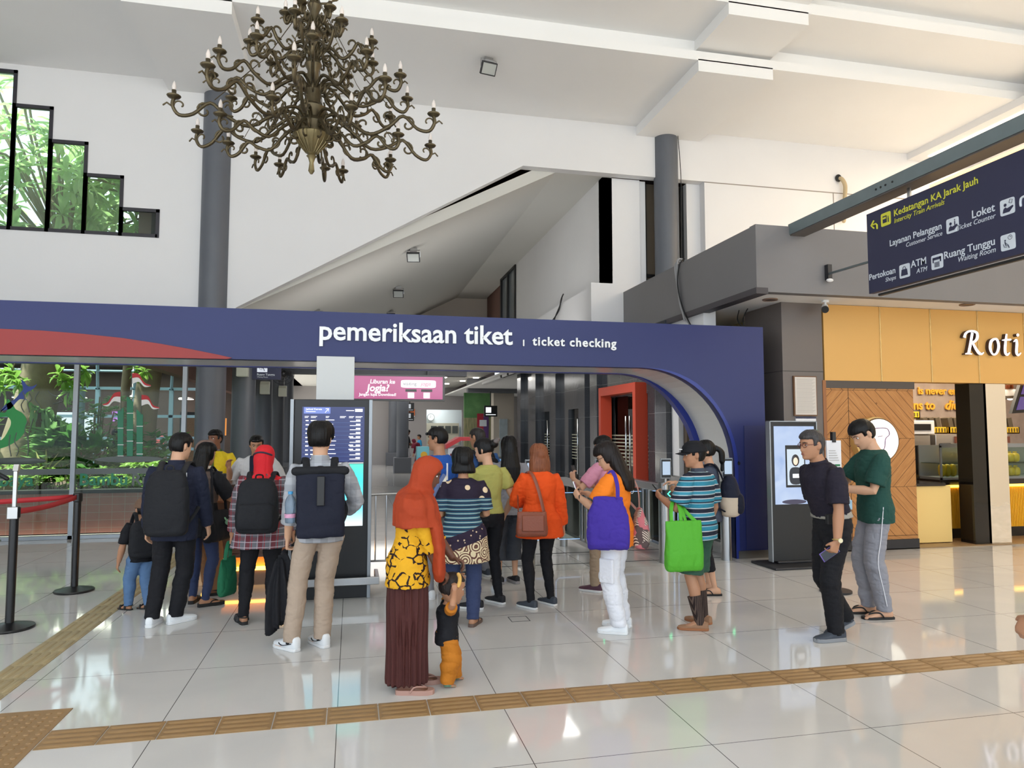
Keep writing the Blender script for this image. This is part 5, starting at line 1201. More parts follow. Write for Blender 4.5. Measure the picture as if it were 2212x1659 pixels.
b.build('crown', m_lf4, t5, angle=180)
# low hanging leaf sprays just under the gate
t3 = thing('leaf_spray', 'bright leaf sprays hanging at the top of the glass', 'leaves', (-4.9, 14.6, 2.7)); b = MB()
for x, z in ((-5.05, 2.62), (-4.85, 2.75), (-4.95, 2.45), (-6.1, 2.7), (-5.9, 2.55), (-6.25, 2.45), (-3.9, 2.78)):
    for _ in range(3): whorl(b, (x + R.uniform(-.12, .12), 14.4 + R.uniform(-.2, .2), z + R.uniform(-.08, .08)), (R.uniform(-.4, .4), -.6, -.2), 7, .24, .085, R, .4)
b.build('foliage', m_lf1, t3, angle=180)
q = MB()
for x in (-5.0, -6.05, -3.9): q.tube(catmull([(x, 14.4, 2.6), (x + .1, 14.6, 3.2), (x + .1, 15, 4.2), (x, 15.4, 5.6)], 5), .012, 5)
q.build('twigs', m_bark, t3)
fn = thing('staghorn_fern', 'large hanging fern fixed on the thick trunk', 'fern', (-5.6, 14.65, 1.8)); b = MB()
for k in range(60):
    a = R.uniform(-1.2, 1.8); d = Vector((math.cos(a) * 1.0, -.5, math.sin(a) * .8 + .3)); p0 = Vector((-5.62, 14.72, 1.95))
    pts = [p0 + d * (s * .55) - Vector((0, 0, s * s * R.uniform(.35, .95))) for s in (0, .25, .5, .75, 1)]
    for i in range(4): leaf(b, pts[i], pts[i + 1] - pts[i], (pts[i + 1] - pts[i]).length * 1.3, .06, .05)
b.build('fronds', m_lf3, fn, angle=180)
q = MB(); q.ell((-5.66, 14.72, 1.9), .16, .12, .16); q.build('root_mass', mat('fern_root', (108, 84, 54), .9, bump=(20, .6)), fn)
def shrub(label, x, y, h, k, L, w, m, spread, tilt=.6, name='shrub'):
    t = thing(name, label, 'plant', (x, y, .6)); b = MB(); s = MB()
    for i in range(max(3, k // 14)):
        e = Vector((x + R.uniform(-spread, spread), y + R.uniform(-.3, .3), .6 + h * R.uniform(.6, 1))); s.tube(catmull([(x + R.uniform(-.1, .1), y, .55), (x + (e.x - x) * .4, y, .6 + h * .4), e], 4), .014, 5)
    for _ in range(k): whorl(b, (x + R.gauss(0, spread * .55), y + R.uniform(-.4, .4), .6 + h * R.uniform(.1, 1)), (R.uniform(-.5, .5), -.3, 1), 7, L, w, R, tilt)
    b.build('foliage', m, t, angle=180); s.build('stems', m_bark, t)
shrub('airy pale shrub between the mullion and the bamboo decal', -4.85, 15.4, 1.75, 150, .11, .05, m_lf3, .55)
shrub('broad leaved plant right of the mullion', -4.95, 14.6, 1.0, 26, .42, .13, m_lf2, .4, 1.3)
shrub('broad leaved plant left of the mullion', -5.45, 14.7, 1.0, 20, .42, .13, m_lf3, .3, 1.3)
shrub('dark leafy plant in front of the slim trunk', -4.35, 15.0, .8, 60, .22, .08, m_lf2, .5, .9)
shrub('dark bushy plant at the right end of the garden', -3.7, 15.2, 1.0, 70, .2, .08, m_lf2, .4, .8)
shrub('tall leafy plant at the left edge of the garden', -7.1, 14.9, 1.6, 80, .26, .1, m_lf1, .5, .8)
yp = thing('striped_agave', 'pale yellow sword leaved plant low beside the mullion', 'plant', (-5.35, 14.25, .7)); b = MB()
for k in range(12):
    a = PI * (k + .5) / 12; leaf(b, (-5.35, 14.25, .75), (math.cos(a), -.25 + .1 * (k % 3), math.sin(a) * 1.1 + .15), .62, .05, .15)
b.build('blades', leaf_mat('leaf_cream', (196, 190, 120), (226, 220, 160)), yp, angle=180)
# cafe terrace beyond the garden
m_frame = mat('frame_blue', (150, 186, 206), .5)
q = MB(); q.box(-14, -3.3, 24.5, 24.7, 0, 4.2); struct(q.build('wall_cafe', mat('cafe_dark', (70, 60, 56), .7, var=(1.5, .4)), smooth=False), 'dark back wall of the cafe')
q = MB(); q.box(-14, -3.3, 19.5, 25, 3.7, 3.8); struct(q.build('roof_cafe', m_grey, smooth=False), 'flat cafe roof')
cf = thing('steel_screen', 'pale blue steel window frames of the cafe beyond the garden', 'screen', (-7, 19.5, 0)); q = MB()
for x in (-9.8, -8.6, -7.4, -6.2, -5.35, -4.5, -3.7): q.box(x - .05, x + .05, 19.5, 19.58, 0, 2.75)
for z in (2.05, 2.75, 1.22, 1.5): q.box(-13, -3.65, 19.5, 19.58, z - .035, z + .035)
q.build('uprights', m_frame, cf, smooth=False)
q = MB()
for x in (-9.8, -8.6, -7.4, -6.2, -5.35, -4.5): q.tube([(x, 19.5, 2.75), (x + .35, 18.2, 4.1)], .035, 6)
for y, z in ((19.1, 3.15), (18.6, 3.65)): q.tube([(-13, y, z), (-3.75, y, z)], .03, 6)
q.build('rafters', m_frame, cf)
q = MB(); q.box(-7.55, -7.4, 15.8, 15.95, 0.3, 3.4); q.cyl((-5.6, 16.6, .3), (-5.6, 16.6, 2.6), .09, n=14); tag(q.build('blue_post', m_frame), 'pale blue steel posts standing behind the thick trunk', 'post')
bl = thing('bamboo_blind', 'brown bamboo blind in the cafe behind the slim trunk', 'blind', (-4.1, 21, .8)); q = MB(); q.box(-4.6, -3.5, 21, 21.05, .85, 2.1); q.build('blind', mat('blind_brown', (128, 104, 84), .8, var=(30, .3)), bl, smooth=False)
q = MB(); q.box(-4.6, -3.5, 20.98, 21.07, 2.1, 2.2); q.box(-4.6, -4.54, 20.98, 21.07, 0, 2.1); q.box(-3.56, -3.5, 20.98, 21.07, 0, 2.1); q.build('rail', m_dark, bl, smooth=False)
for i, (x, y, z, c) in enumerate(((-6.1, 22, 2.62, 9), (-7.6, 22.4, 2.6, 9), (-4.8, 22.6, 2.62, 9), (-8.9, 22, 2.6, 9))):
    t = thing('cafe_lamp', ['round white cafe ceiling lamp behind the garden shrub', 'round white cafe ceiling lamp farther left', 'round white cafe ceiling lamp near the slim trunk', 'round white cafe ceiling lamp at the far left'][i], 'lamp', (x, y, z), 'round cafe ceiling lamps')
    q = MB(); q.lathe([(.22, z), (.2, z + .04), (.05, z + .06), (.01, z + .08), (.01, 3.7)], (x, y, 0), 20); q.build('shade', m_let, t); q = MB(); q.lathe([(.0, z - .01), (.2, z - .01), (.2, z), (.0, z)], (x, y, 0), 20); q.build('diffuser', m_glow, t)
for i, (x, z, w, h, c, s) in enumerate(((-6.35, 1.95, .5, .28, (190, 120, 220), 1.2), (-4.0, 2.0, .3, .2, (190, 110, 220), 1.0), (-7.6, 1.5, 1.0, .7, (226, 236, 246), 1.2), (-5.6, 1.25, .7, .3, (236, 120, 120), .8), (-3.7, 1.55, .25, .5, (236, 150, 70), .9))):
    t = thing('cafe_sign', ['small violet lit sign in the cafe beside the shrub', 'small violet lit sign right of the slim trunk', 'pale lit panel at the left of the cafe', 'low red and white lit panel in the cafe', 'orange lit panel at the right of the cafe'][i], 'sign', (x, 22, z))
    q = MB(); q.box(x - w / 2, x + w / 2, 22, 22.08, z, z + h); q.build('panel', emat('cafe_sign_%d' % i, c, s), t, smooth=False); q = MB(); q.box(x - .03, x + .03, 22.02, 22.06, 0, z); q.build('post', m_dark, t, smooth=False)
# decals on the glass
DY = 12.40
def decal(name, label, poly, m, extra=None):
    q = MB(); q.prism(poly, 'y', DY - .003, DY + .001)
    return tag(q.build(name, m, smooth=False), label, 'decal', 'stickers on the glass')
def px(x, y, Y=DY):
    d = Vector(((x - 1106), (y - 829.5), 1532.0)); yw = math.radians(12.70); th = math.atan(101.5 / 1532)
    f = math.cos(th) * d.z + math.sin(th) * d.y; up = -d.y * math.cos(th) + d.z * math.sin(th)
    wx = d.x * math.cos(yw) + f * math.sin(yw); wy = -d.x * math.sin(yw) + f * math.cos(yw)
    return (wx * Y / wy, up * Y / wy + 1.68)
n = NT('decal_green', .4); n.col((.02, .32, .08, 1)); m_dg = mat('decal_green2', (16, 142, 62), .4); m_dk = mat('decal_teal', (10, 120, 84), .4); m_db = mat('decal_navy', (44, 70, 150), .4); m_dr = mat('decal_red', (186, 40, 48), .5); m_dw = mat('decal_white', (236, 236, 236), .5); m_dgr = mat('decal_grey', (96, 104, 100), .5)
def pxs(*p): return [px(*a) for a in p]
tail = catmull([Vector((*px(*a), 0)) for a in ((0, 892), (10, 876), (32, 862), (44, 848), (50, 840), (46, 822), (52, 824), (60, 834), (72, 834), (80, 830), (72, 840), (58, 848), (52, 858), (58, 864), (44, 862), (34, 870), (24, 882), (12, 886), (0, 886 + 3))], 3, True)
decal('glass_decal', 'blue fish tail sticker at the left of the glass', [(p.x, p.y) for p in tail], m_db)
cro = catmull([Vector((*px(*a), 0)) for a in ((-20, 884), (8, 892), (16, 884), (14, 872), (18, 862), (28, 874), (34, 884), (48, 892), (57, 905), (56, 926), (44, 946), (24, 960), (4, 968), (-20, 972), (-20, 958), (4, 950), (18, 930), (24, 912), (14, 900), (-20, 904))], 3, True)
decal('glass_decal', 'curled bright green shape sticker at the left edge of the glass', [(p.x, p.y) for p in cro], m_dg)
q = MB()
for pts in (((22, 940), (20, 960), (24, 985)), ((36, 935), (32, 955), (40, 970), (36, 985)), ((60, 910), (54, 930), (62, 955), (60, 985)), ((72, 905), (66, 925), (60, 950), (62, 970)), ((52, 890), (46, 875), (54, 860), (50, 848)), ((64, 890), (60, 872), (68, 862), (64, 850)), ((84, 846), (76, 862), (86, 878), (80, 892)), ((104, 844), (112, 852), (128, 858), (136, 866), (116, 872))): q.tube(catmull([(px(*a)[0], DY - .002, px(*a)[1]) for a in pts], 5), .008, 5)
q.loft([((px(35, 996)[0], y, px(35, 996)[1]), (1, 0, 0), (0, 0, 1), .42, .055) for y in (DY - .003, DY)], 28)
tag(q.build('glass_decal', m_dgr, angle=180), 'grey wavy lines sticker over an oval on the glass', 'decal', 'stickers on the glass')
bt = thing('bamboo_decal', 'three green bamboo sticks sticker with red and white flags', 'decal', (px(283, 990)[0], DY, 1)); 
for a, b_, t0, t1_, bot in ((254, 267, 888, 880, 986), (274, 288, 856, 868, 986), (295, 309, 884, 896, 986)):
    q = MB(); z = t0; q.prism(pxs((a, t0), (b_, t1_), (b_ - 1, bot), (a, bot)), 'y', DY - .003, DY); q.build('stick', m_dk, bt, smooth=False)
    for y in (t0 + 36, t0 + 72, t0 + 96): q = MB(); q.prism(pxs((a, y), (b_, y), (b_, y + 1.5), (a, y + 1.5)), 'y', DY - .005, DY - .003); q.build('joint', m_dw, bt, smooth=False)
for pole, pts in (((285, 806), ((285, 806), (300, 808), (312, 826), (326, 832))), ((261, 846), ((261, 846), (246, 850), (234, 868), (222, 873))), ((305, 853), ((305, 853), (320, 856), (330, 874), (344, 880)))):
    up_ = catmull([Vector((*px(*a), 0)) for a in pts], 4)
    mid = [Vector((*px(a[0] , a[1] + 11 * (1 - .8 * i / 3)), 0)) for i, a in enumerate(pts)]; mid = catmull(mid, 4)
    lowp = catmull([Vector((*px(a[0], a[1] + 24 * (1 - .9 * i / 3)), 0)) for i, a in enumerate(pts)], 4)
    q = MB(); q.prism([(p.x, p.y) for p in up_] + [(p.x, p.y) for p in reversed(mid)], 'y', DY - .003, DY); q.build('flag_red', m_dr, bt, smooth=False)
    q = MB(); q.prism([(p.x, p.y) for p in mid] + [(p.x, p.y) for p in reversed(lowp)], 'y', DY - .003, DY); q.build('flag_white', m_dw, bt, smooth=False)
    q = MB(); q.tube([(px(*pole)[0], DY - .002, px(*pole)[1]), (px(pole[0], pole[1] + 42)[0], DY - .002, px(pole[0], pole[1] + 42)[1])], .006, 5); q.build('flag_pole', m_dgr, bt)
q = MB(); q.loft([((px(280, 992)[0], y, px(280, 992)[1]), (1, 0, 0), (0, 0, 1), .5, .05) for y in (DY - .003, DY)], 28); q.build('ground_oval', m_dgr, bt, smooth=False)
ly = thing('glass_lettering', 'green sticker word ending in baya on the glass left of the mullion', 'lettering', (px(50, 1050)[0], DY, .8)); text_mesh('lettering', 'Surabaya', .26, m_dk, ly, (px(-76, 1050)[0], DY - .002, px(4, 1050)[1]), ext=.001, off=.006)
ly = thing('glass_lettering', 'green and grey sticker words Bambu Runcing right of the mullion', 'lettering', (px(220, 1048)[0], DY, .8)); text_mesh('lettering', 'Bambu', .255, m_dk, ly, (px(170, 1048)[0], DY - .002, px(170, 1048)[1]), ext=.001, off=.006); text_mesh('lettering', 'Runcing', .255, m_dgr, ly, (px(283, 1048)[0], DY - .002, px(283, 1048)[1]), ext=.001, off=.006)
# ------------------------------------------------------------------ people
HZ = [-.112, -.104, -.09, -.065, -.035, -.01, .02, .05, .08, .10, .110, .1125]
HRX = [.018, .036, .049, .060, .066, .071, .075, .074, .063, .043, .018, .003]
HYF = [.058, .080, .086, .088, .089, .089, .091, .091, .075, .049, .020, .003]
HYB = [.004, .020, .036, .060, .083, .097, .103, .099, .080, .052, .022, .003]
def head_r(z, th):
    """radius of the head at height z (head centre 0, half height .1125), th from +y (front) towards +x"""
    rx = np.interp(z, HZ, HRX); yf = np.interp(z, HZ, HYF); yb = np.interp(z, HZ, HYB)
    c, s = np.cos(th), np.sin(th); ry = np.where(c > 0, yf, yb)
    r = 1 / np.sqrt((s / rx) ** 2 + (c / ry) ** 2)
    x = r * s; fr = np.clip(c, 0, 1)
    g = lambda v, m, w: np.exp(-((v - m) / w) ** 2)
    nose = np.interp(z, [-.05, -.043, -.033, -.015, .01, .025], [0, .010, .024, .015, .006, 0]) * g(x, 0, .012 + .006 * g(z, -.033, .015))
    brow = .005 * g(z, .028, .010) * g(np.abs(x), .028, .025)
    eye = -.009 * g(z, .010, .011) * g(np.abs(x), .031, .014)
    lip = .007 * g(z, -.062, .010) * g(x, 0, .022) - .004 * g(z, -.078, .006) * g(x, 0, .02)
    chin = .006 * g(z, -.096, .012) * g(x, 0, .02); cheek = .004 * g(z, -.025, .02) * g(np.abs(x), .045, .018)
    return r + (nose + brow + eye + lip + chin + cheek) * (fr > .1)
def head_grid(b, M, off=None, s=1.0, nz=34, nt=44, zr=(-.1115, .1122)):
    """closed star-shaped head surface added to builder b; off(z, th) thickens it"""
    t = np.linspace(0, 1, nz); z = zr[0] + (zr[1] - zr[0]) * (.5 - .5 * np.cos(PI * t)); th = np.linspace(0, 2 * PI, nt, endpoint=False)
    Z, T = np.meshgrid(z, th, indexing='ij'); Rr = head_r(Z, T); d = off(Z, T) if off is not None else 0
    Rr = np.maximum(Rr + d, .0015); Zo = Z + (d * np.clip((Z / .11), -1, 1) ** 3 if off is not None else 0)
    P = np.stack([Rr * np.sin(T) * s, Rr * np.cos(T) * s, Zo * s], -1).reshape(-1, 3)
    o = len(b.v); b.v.extend([tuple(M @ Vector(p)) for p in P])
    for i in range(nz - 1):
        for k in range(nt):
            k2 = (k + 1) % nt; b.f.append((o + i * nt + k, o + (i + 1) * nt + k, o + (i + 1) * nt + k2, o + i * nt + k2))
    b.f.append(tuple(o + k for k in range(nt))); b.f.append(tuple(o + (nz - 1) * nt + k for k in reversed(range(nt))))
def ik(S, T, l1, l2, pole):
    S, T, pole = Vector(S), Vector(T), Vector(pole); d = T - S; L = min(max(d.length, abs(l1 - l2) + .005), (l1 + l2) * .998)
    d.normalize(); T = S + d * L
    a = (l1 * l1 - l2 * l2 + L * L) / (2 * L); h = math.sqrt(max(0, l1 * l1 - a * a)); p = pole - d * pole.dot(d)
    if p.length < 1e-6: p = Vector((0, -1, 0))
    return S + d * a + p.normalized() * h, T
m_eye = mat('eye_white', (232, 228, 222), .2); m_iris = mat('eye_dark', (30, 20, 16), .15)
def hair_mat(name, a, b, rough=.42, spec=.25):
    n = NT(name, rough, spec); st_v = n.noise(1.0, 2, vec=n.comb(n.math('MULTIPLY', n.x, 150), n.math('MULTIPLY', n.y, 150), n.math('MULTIPLY', n.z, 12)))
    n.bump(st_v, .35, .006); n.col(n.mix(st_v, a, b)); return n.m
m_hair = hair_mat('hair_black', (6, 5, 5), (20, 17, 17))
m_brow = mat('brow_black', (30, 24, 22), .7)
def skin(name, c): return mat('skin_' + name, c, .5, spec=.35, var=(9, .05))
SK = {'tan': skin('tan', (176, 128, 98)), 'brown': skin('brown', (128, 84, 62)), 'light': skin('light', (206, 160, 130)), 'dark': skin('dark', (104, 68, 52))}
m_lip = mat('lips', (150, 92, 82), .4)
def sstep(a, b, x): t = np.clip((x - a) / (b - a), 0, 1); return t * t * (3 - 2 * t)
class Person:
    def __init__(s, label, loc, yaw, H=1.65, build=1.0, sk='tan', lean=0.0, head=(0, 0), lh=None, rh=None, feet=None, voxel=.0062, fem=False, hs=1.0, eyes=True, group=None, sway=0, shoulders=1.0, kid=False):
        """lh / rh: dict(to=(x, y, z) wrist, dir=, nrm=, curl=, pole=); feet: ((x, y, yaw, lift) left, right); lengths in metres for H"""
        s.k = k = H / 1.68; s.loc = loc; s.yaw = math.radians(yaw); s.H = H; s.bw = build; s.fem = fem; s.lean = lean; s.sway = sway
        s.label = label; s.children = []; s.sk = SK[sk]; s.voxel = voxel; s.eyes = eyes; s.kid = kid
        s.zp = .90 * k if not kid else .80 * k; s.hs = hs * k if not kid else hs
        s.feet = feet or ((-.10, 0, 8, 0), (.10, 0, -8, 0)); sw = (.168 if fem else .185) * shoulders * (.5 + .5 * build)
        neck = 1.405 * k if not kid else 1.30 * k
        s.nb = s.bend((0, -.01 * k, neck)); s.SH = {}
        for sd, nm in ((-1, 'L'), (1, 'R')): s.SH[nm] = s.bend((sd * sw * k, -.005 * k, neck - .058 * k))
        # head frame
        hy, hp = math.radians(head[0]), math.radians(head[1])
        hc = s.bend((0, .022 * k, neck + (.165 * k if not kid else .105 * s.hs + .03 * k)))
        Rh = Matrix.Rotation(hy, 4, 'Z') @ Matrix.Rotation(-hp, 4, 'X')
        piv = s.bend((0, 0, neck + .05 * k)); off = hc - piv
        s.HM = Matrix.Translation(piv + (Matrix.Rotation(-hp, 4, 'X') @ off.to_4d()).to_3d() if False else piv + (Rh @ off)) @ Rh
        s.HMs = s.HM @ Matrix.Scale(1, 4)
        # arms
        s.arm = {}
        for nm, h, sd in (('L', lh, -1), ('R', rh, 1)):
            h = dict(h or {}); S = s.SH[nm]; l1, l2 = .285 * k, .245 * k
            to = h.get('to') or (S.x + sd * .07 * k, S.y - .0 * k + .04 * k, S.z - .515 * k)
            E, Wr = ik(S, to, l1, l2, h.get('pole', (sd * .35, -1, -.2)))
            d = Vector(h['dir']).normalized() if 'dir' in h else (Wr - E).normalized()
            nr = Vector(h.get('nrm', (-sd, 0, 0)))
            s.arm[nm] = (S, E, Wr, d, nr, h.get('curl', .45), h.get('spread', 1.0))
        s.leg = {}
        for nm, sd, f in (('L', -1, s.feet[0]), ('R', 1, s.feet[1])):
            hip = Vector((sd * .088 * k + s.sway * 0, 0, .885 * k if not kid else .78 * k)); ft = Vector((f[0], f[1], .08 * k + (f[3] if len(f) > 3 else 0)))
            fy = math.radians(f[2]); fd = Vector((math.sin(-fy), math.cos(fy), 0)); 
            if kid: l1, l2 = .36 * k, .355 * k
            else: l1, l2 = .415 * k, .402 * k
            K, A = ik(hip, ft, l1, l2, fd + Vector((0, .3, 0)))
            s.leg[nm] = (hip, K, A, fd, f[4] if len(f) > 4 else 0)
    def bend(s, p):
        x, y, z = p; h = z - s.zp
        if h <= 0: return Vector(p)
        a = s.lean * float(sstep(0, .30 * s.k, h)); c, n = math.cos(a), math.sin(a)
        return Vector((x + s.sway * h, y * c + h * n, s.zp + h * c - y * n))
    def W(s, p):
        """local point to world"""
        return Matrix.Translation(s.loc) @ Matrix.Rotation(s.yaw, 4, 'Z') @ Vector(p)
    TOR = ((.80, .115, .085, 0), (.86, .158, .110, -.008), (.92, .165, .116, -.012), (1.0, .148, .102, -.004), (1.07, .138, .098, .0), (1.16, .150, .106, .004), (1.26, .165, .112, .004), (1.33, .165, .102, -.002), (1.385, .13, .076, -.008), (1.425, .068, .058, -.006))
    TORF = ((.80, .118, .085, 0), (.86, .168, .114, -.008), (.92, .168, .116, -.012), (1.0, .142, .10, -.004), (1.07, .126, .092, .0), (1.16, .136, .106, .006), (1.25, .150, .118, .012), (1.33, .150, .10, .0), (1.385, .12, .074, -.008), (1.425, .060, .054, -.006))
    def torso(s, grow=0.0, z0=.8, z1=1.43, flare=0, keep=False):
        T = s.TORF if s.fem else s.TOR; k = s.k; zz = [t[0] for t in T]; out = []
        zs = sorted(set([z0] + [z for z in zz if z0 < z < z1] + [z1])) 
        for z in zs:
            rx, ry, yo = (np.interp(max(z, .91) if keep else z, zz, [t[i] for t in T]) for i in (1, 2, 3))
            w = s.bw if z < 1.38 else (s.bw + 1) / 2
            if s.kid: ry = ry * 1.12; rx = rx * .92
            fl = flare * max(0, (1.02 - z) / .2)
            zl = z * k * ((s.zp / (.9 * k)) + (1.30 / 1.405 - s.zp / (.9 * k)) * max(0, (z - .9)) / .5) if s.kid else z * k
            c = s.bend((0, yo * k, zl)); e = s.bend((0, yo * k, zl + .01)) - c; u = Vector((1, 0, 0)); v = e.normalized().cross(u)
            out.append((c, u, v, (rx * w + grow + fl) * k, (ry * (w * 1.0) + grow + fl) * k, 2.25))
        return out
    def hand(s, b, W, d, nr, curl, sd, spread):
        k = s.k * (1.0 if not s.kid else 1.25); d = d.normalized(); nr = (nr - d * nr.dot(d)).normalized(); side = d.cross(nr).normalized() * sd   # thumb side
        # thumb points to the side that faces forward for a hanging hand
        if side.dot(Vector((0, 1, .3))) < 0: side = -side
        P = lambda a, c, h=0: W + d * (a * k) + side * (c * k) + nr * (h * k)
        b.loft([(P(-.012, 0), side, nr, .024 * k, .018 * k), (P(.02, .002), side, nr, .031 * k, .0165 * k, 2.4), (P(.05, .003), side, nr, .038 * k, .0145 * k, 2.6), (P(.078, .0), side, nr, .039 * k, .0125 * k, 2.6), (P(.090, 0), side, nr, .034 * k, .009 * k)], 14)
        for i, (c, L) in enumerate(((.030, .070), (.0105, .078), (-.0095, .073), (-.0285, .058))):
            p = P(.080 - abs(i - 1.2) * .004, c); a = .12 + curl * .35; pts = [p - d * .012 * k, p]; fan = side * (c * 2.2 * spread)
            for q in (.42, .32, .26):
                a += curl * .62; dd = (d + fan) .normalized() * math.cos(a) + nr * math.sin(a); p = p + dd * (L * q * k); pts.append(p)
            b.tube(pts, [.0085 * k, .0088 * k, .0080 * k, .0074 * k, .0062 * k], 8)
        p = P(.018, .026, .004); td = (side * .72 + d * .62 + nr * .30).normalized(); pts = [P(.008, .012, .002), p, p + td * .032 * k]; td2 = (side * .25 + d * .85 + nr * (.25 + .5 * curl)).normalized(); pts.append(pts[-1] + td2 * .028 * k)
        b.tube(pts, [.013 * k, .0125 * k, .0098 * k, .0078 * k], 8)
    def foot(s, b, A, fd, pitch=0, bare=True):
        k = s.k; z0 = A.z - .08 * k; side = Vector((fd.y, -fd.x, 0)); up = Vector((0, 0, 1))
        if s.kid: k = k * .95
        def P(a, h): return Vector((A.x, A.y, z0)) + fd * (a * k * math.cos(pitch)) + up * (h * k + (a + .06) * k * math.sin(-pitch) * 0)
        b.loft([(P(-.062, .035), side, up, .018 * k, .024 * k), (P(-.05, .04), side, up, .030 * k, .038 * k), (P(-.015, .048), side, up, .034 * k, .048 * k), (P(.04, .042), side, up, .036 * k, .040 * k), (P(.09, .030), side, up, .042 * k, .028 * k), (P(.135, .022), side, up, .045 * k, .019 * k), (P(.155, .018), side, up, .040 * k, .014 * k)], 14)
        if bare:
            sg = 1
            for i, c in enumerate((-.032, -.012, .005, .021, .035)):
                r = (.0125, .009, .0085, .008, .0075)[i]; b.tube([P(.14, .018) + side * (c * k), P(.178 - abs(i) * .008, .014) + side * (c * k * 1.05)], r * k, 8)
    def body(s, cover=(), bare_feet=False):
        """the continuous skin; cover: parts hidden by clothes, drawn slimmer"""
        b = MB(); k = s.k; w = s.bw; kd = 1.15 if s.kid else 1.0
        b.loft(s.torso(grow=-.014), 24)
        n0 = s.bend((0, -.012 * k, (1.39 if not s.kid else 1.275) * k)); hc = s.HM @ Vector((0, -.015, -.06 * s.hs)); nm_ = (n0 + hc) / 2
        r = (.050 if s.fem else .057) * (k if not s.kid else k * .9)
        b.tube([n0, nm_, hc], [r * 1.18, r, r * .98], 16)
        hd = MB(); head_grid(hd, s.HM, s=s.hs); b.add(hd.v, hd.f)
        for sd in (-1, 1):
            b.ell(s.HM @ Vector((sd * .074 * s.hs, -.012 * s.hs, .0)), .010 * s.hs, .019 * s.hs, .031 * s.hs, *(s.HM.to_3x3() @ Vector(a) for a in ((1, .5 * sd, 0), (-.5 * sd, 1, 0), (0, 0, 1))), n=10, m=7)
        for nm, sd in (('L', -1), ('R', 1)):
            S, E, Wr, d, nr, curl, sp = s.arm[nm]; q = .5 + .5 * w
            g = .85 if 'arm' in cover else 1.0
            b.tube([S, S.lerp(E, .3), S.lerp(E, .75), E, E.lerp(Wr, .28), E.lerp(Wr, .7), Wr], [a * k * kd * q * (g if i < 4 else 1) for i, a in enumerate((.034, .041, .041, .037, .041, .034, .027))], 14)
            s.hand(b, Wr, d, nr, curl, sd, sp)
            hip, K, A, fd, pit = s.leg[nm]; g = .6 if 'skirt' in cover else .82 if 'leg' in cover else 1.0
            b.tube([hip + Vector((0, 0, .02 * k)), hip.lerp(K, .25), hip.lerp(K, .7), K, K.lerp(A, .3) - fd * .012 * k, K.lerp(A, .75), A, A - Vector((0, 0, .03 * k))], [a * k * kd * q * g for a in (.085, .080, .062, .052, .054, .039, .033, .034)], 16)
            s.foot(b, A, fd, pit, bare_feet)
        me = bake(b, s.voxel, 1, 'person'); me.materials.append(s.sk)
        o = link('person', me, None, None, True, angle=180); s.o = o
        o.location = s.loc; o.rotation_euler = (0, 0, s.yaw); tag(o, s.label, 'person')
        if s.eyes:
            for sd in (-1, 1):
                e = MB(); c = s.HM @ Vector((sd * .031 * s.hs, .0715 * s.hs, .010 * s.hs)); e.ell(c, .0115 * s.hs, .0115 * s.hs, .0080 * s.hs, *(s.HM.to_3x3() @ Vector(a) for a in ((1, 0, 0), (0, 1, 0), (0, 0, 1))), n=12, m=7); ey = e.build('eye', m_eye, o)
                e = MB(); e.ell(c + s.HM.to_3x3() @ Vector((0, .0085 * s.hs, 0)), .0064 * s.hs, .0045 * s.hs, .0064 * s.hs, *(s.HM.to_3x3() @ Vector(a) for a in ((1, 0, 0), (0, 1, 0), (0, 0, 1))), n=10, m=6); e.build('iris', m_iris, ey)
                e = MB(); e.tube([s.HM @ (Vector((sd * x, y, z)) * s.hs) for x, y, z in ((.014, .0935, .028), (.03, .089, .033), (.048, .074, .027))], [.0028, .0038, .002], 6); e.build('eyebrow', m_brow, o)
            e = MB(); e.ell(s.HM @ (Vector((0, .0905, -.0625)) * s.hs), .020 * s.hs, .006 * s.hs, .0065 * s.hs, *(s.HM.to_3x3() @ Vector(a) for a in ((1, 0, 0), (0, 1, 0), (0, 0, 1))), n=12, m=6); e.build('mouth', m_lip, o)
        return o
    def part(s, name, b, m, vox=None, smooth=1, dis=None, angle=180, parent=None):
        if vox: me = bake(b, vox, smooth, name, dis); o = link(name, me, m, parent or s.o, True, angle=angle)
        else: o = b.build(name, m, parent or s.o, True, angle=angle if angle < 180 else 40)
        return o
    @staticmethod
    def folds(amp=.005, f=(9, 9, 14), seed=1, amp2=.002):
        def d(P, N):
            Q = P * np.array(f); w = vnoise(Q * .7, seed + 9)[:, None] * .8
            r = 1 - 2 * np.abs(vnoise(Q * np.array((1.5, 1.5, 2.3)) + w, seed + 3))          # sharp creases
            return amp * vnoise(Q, seed) - amp * .75 * np.clip(r, -.4, 1) ** 3 + amp2 * vnoise(Q * 2.9, seed + 5)
        return d
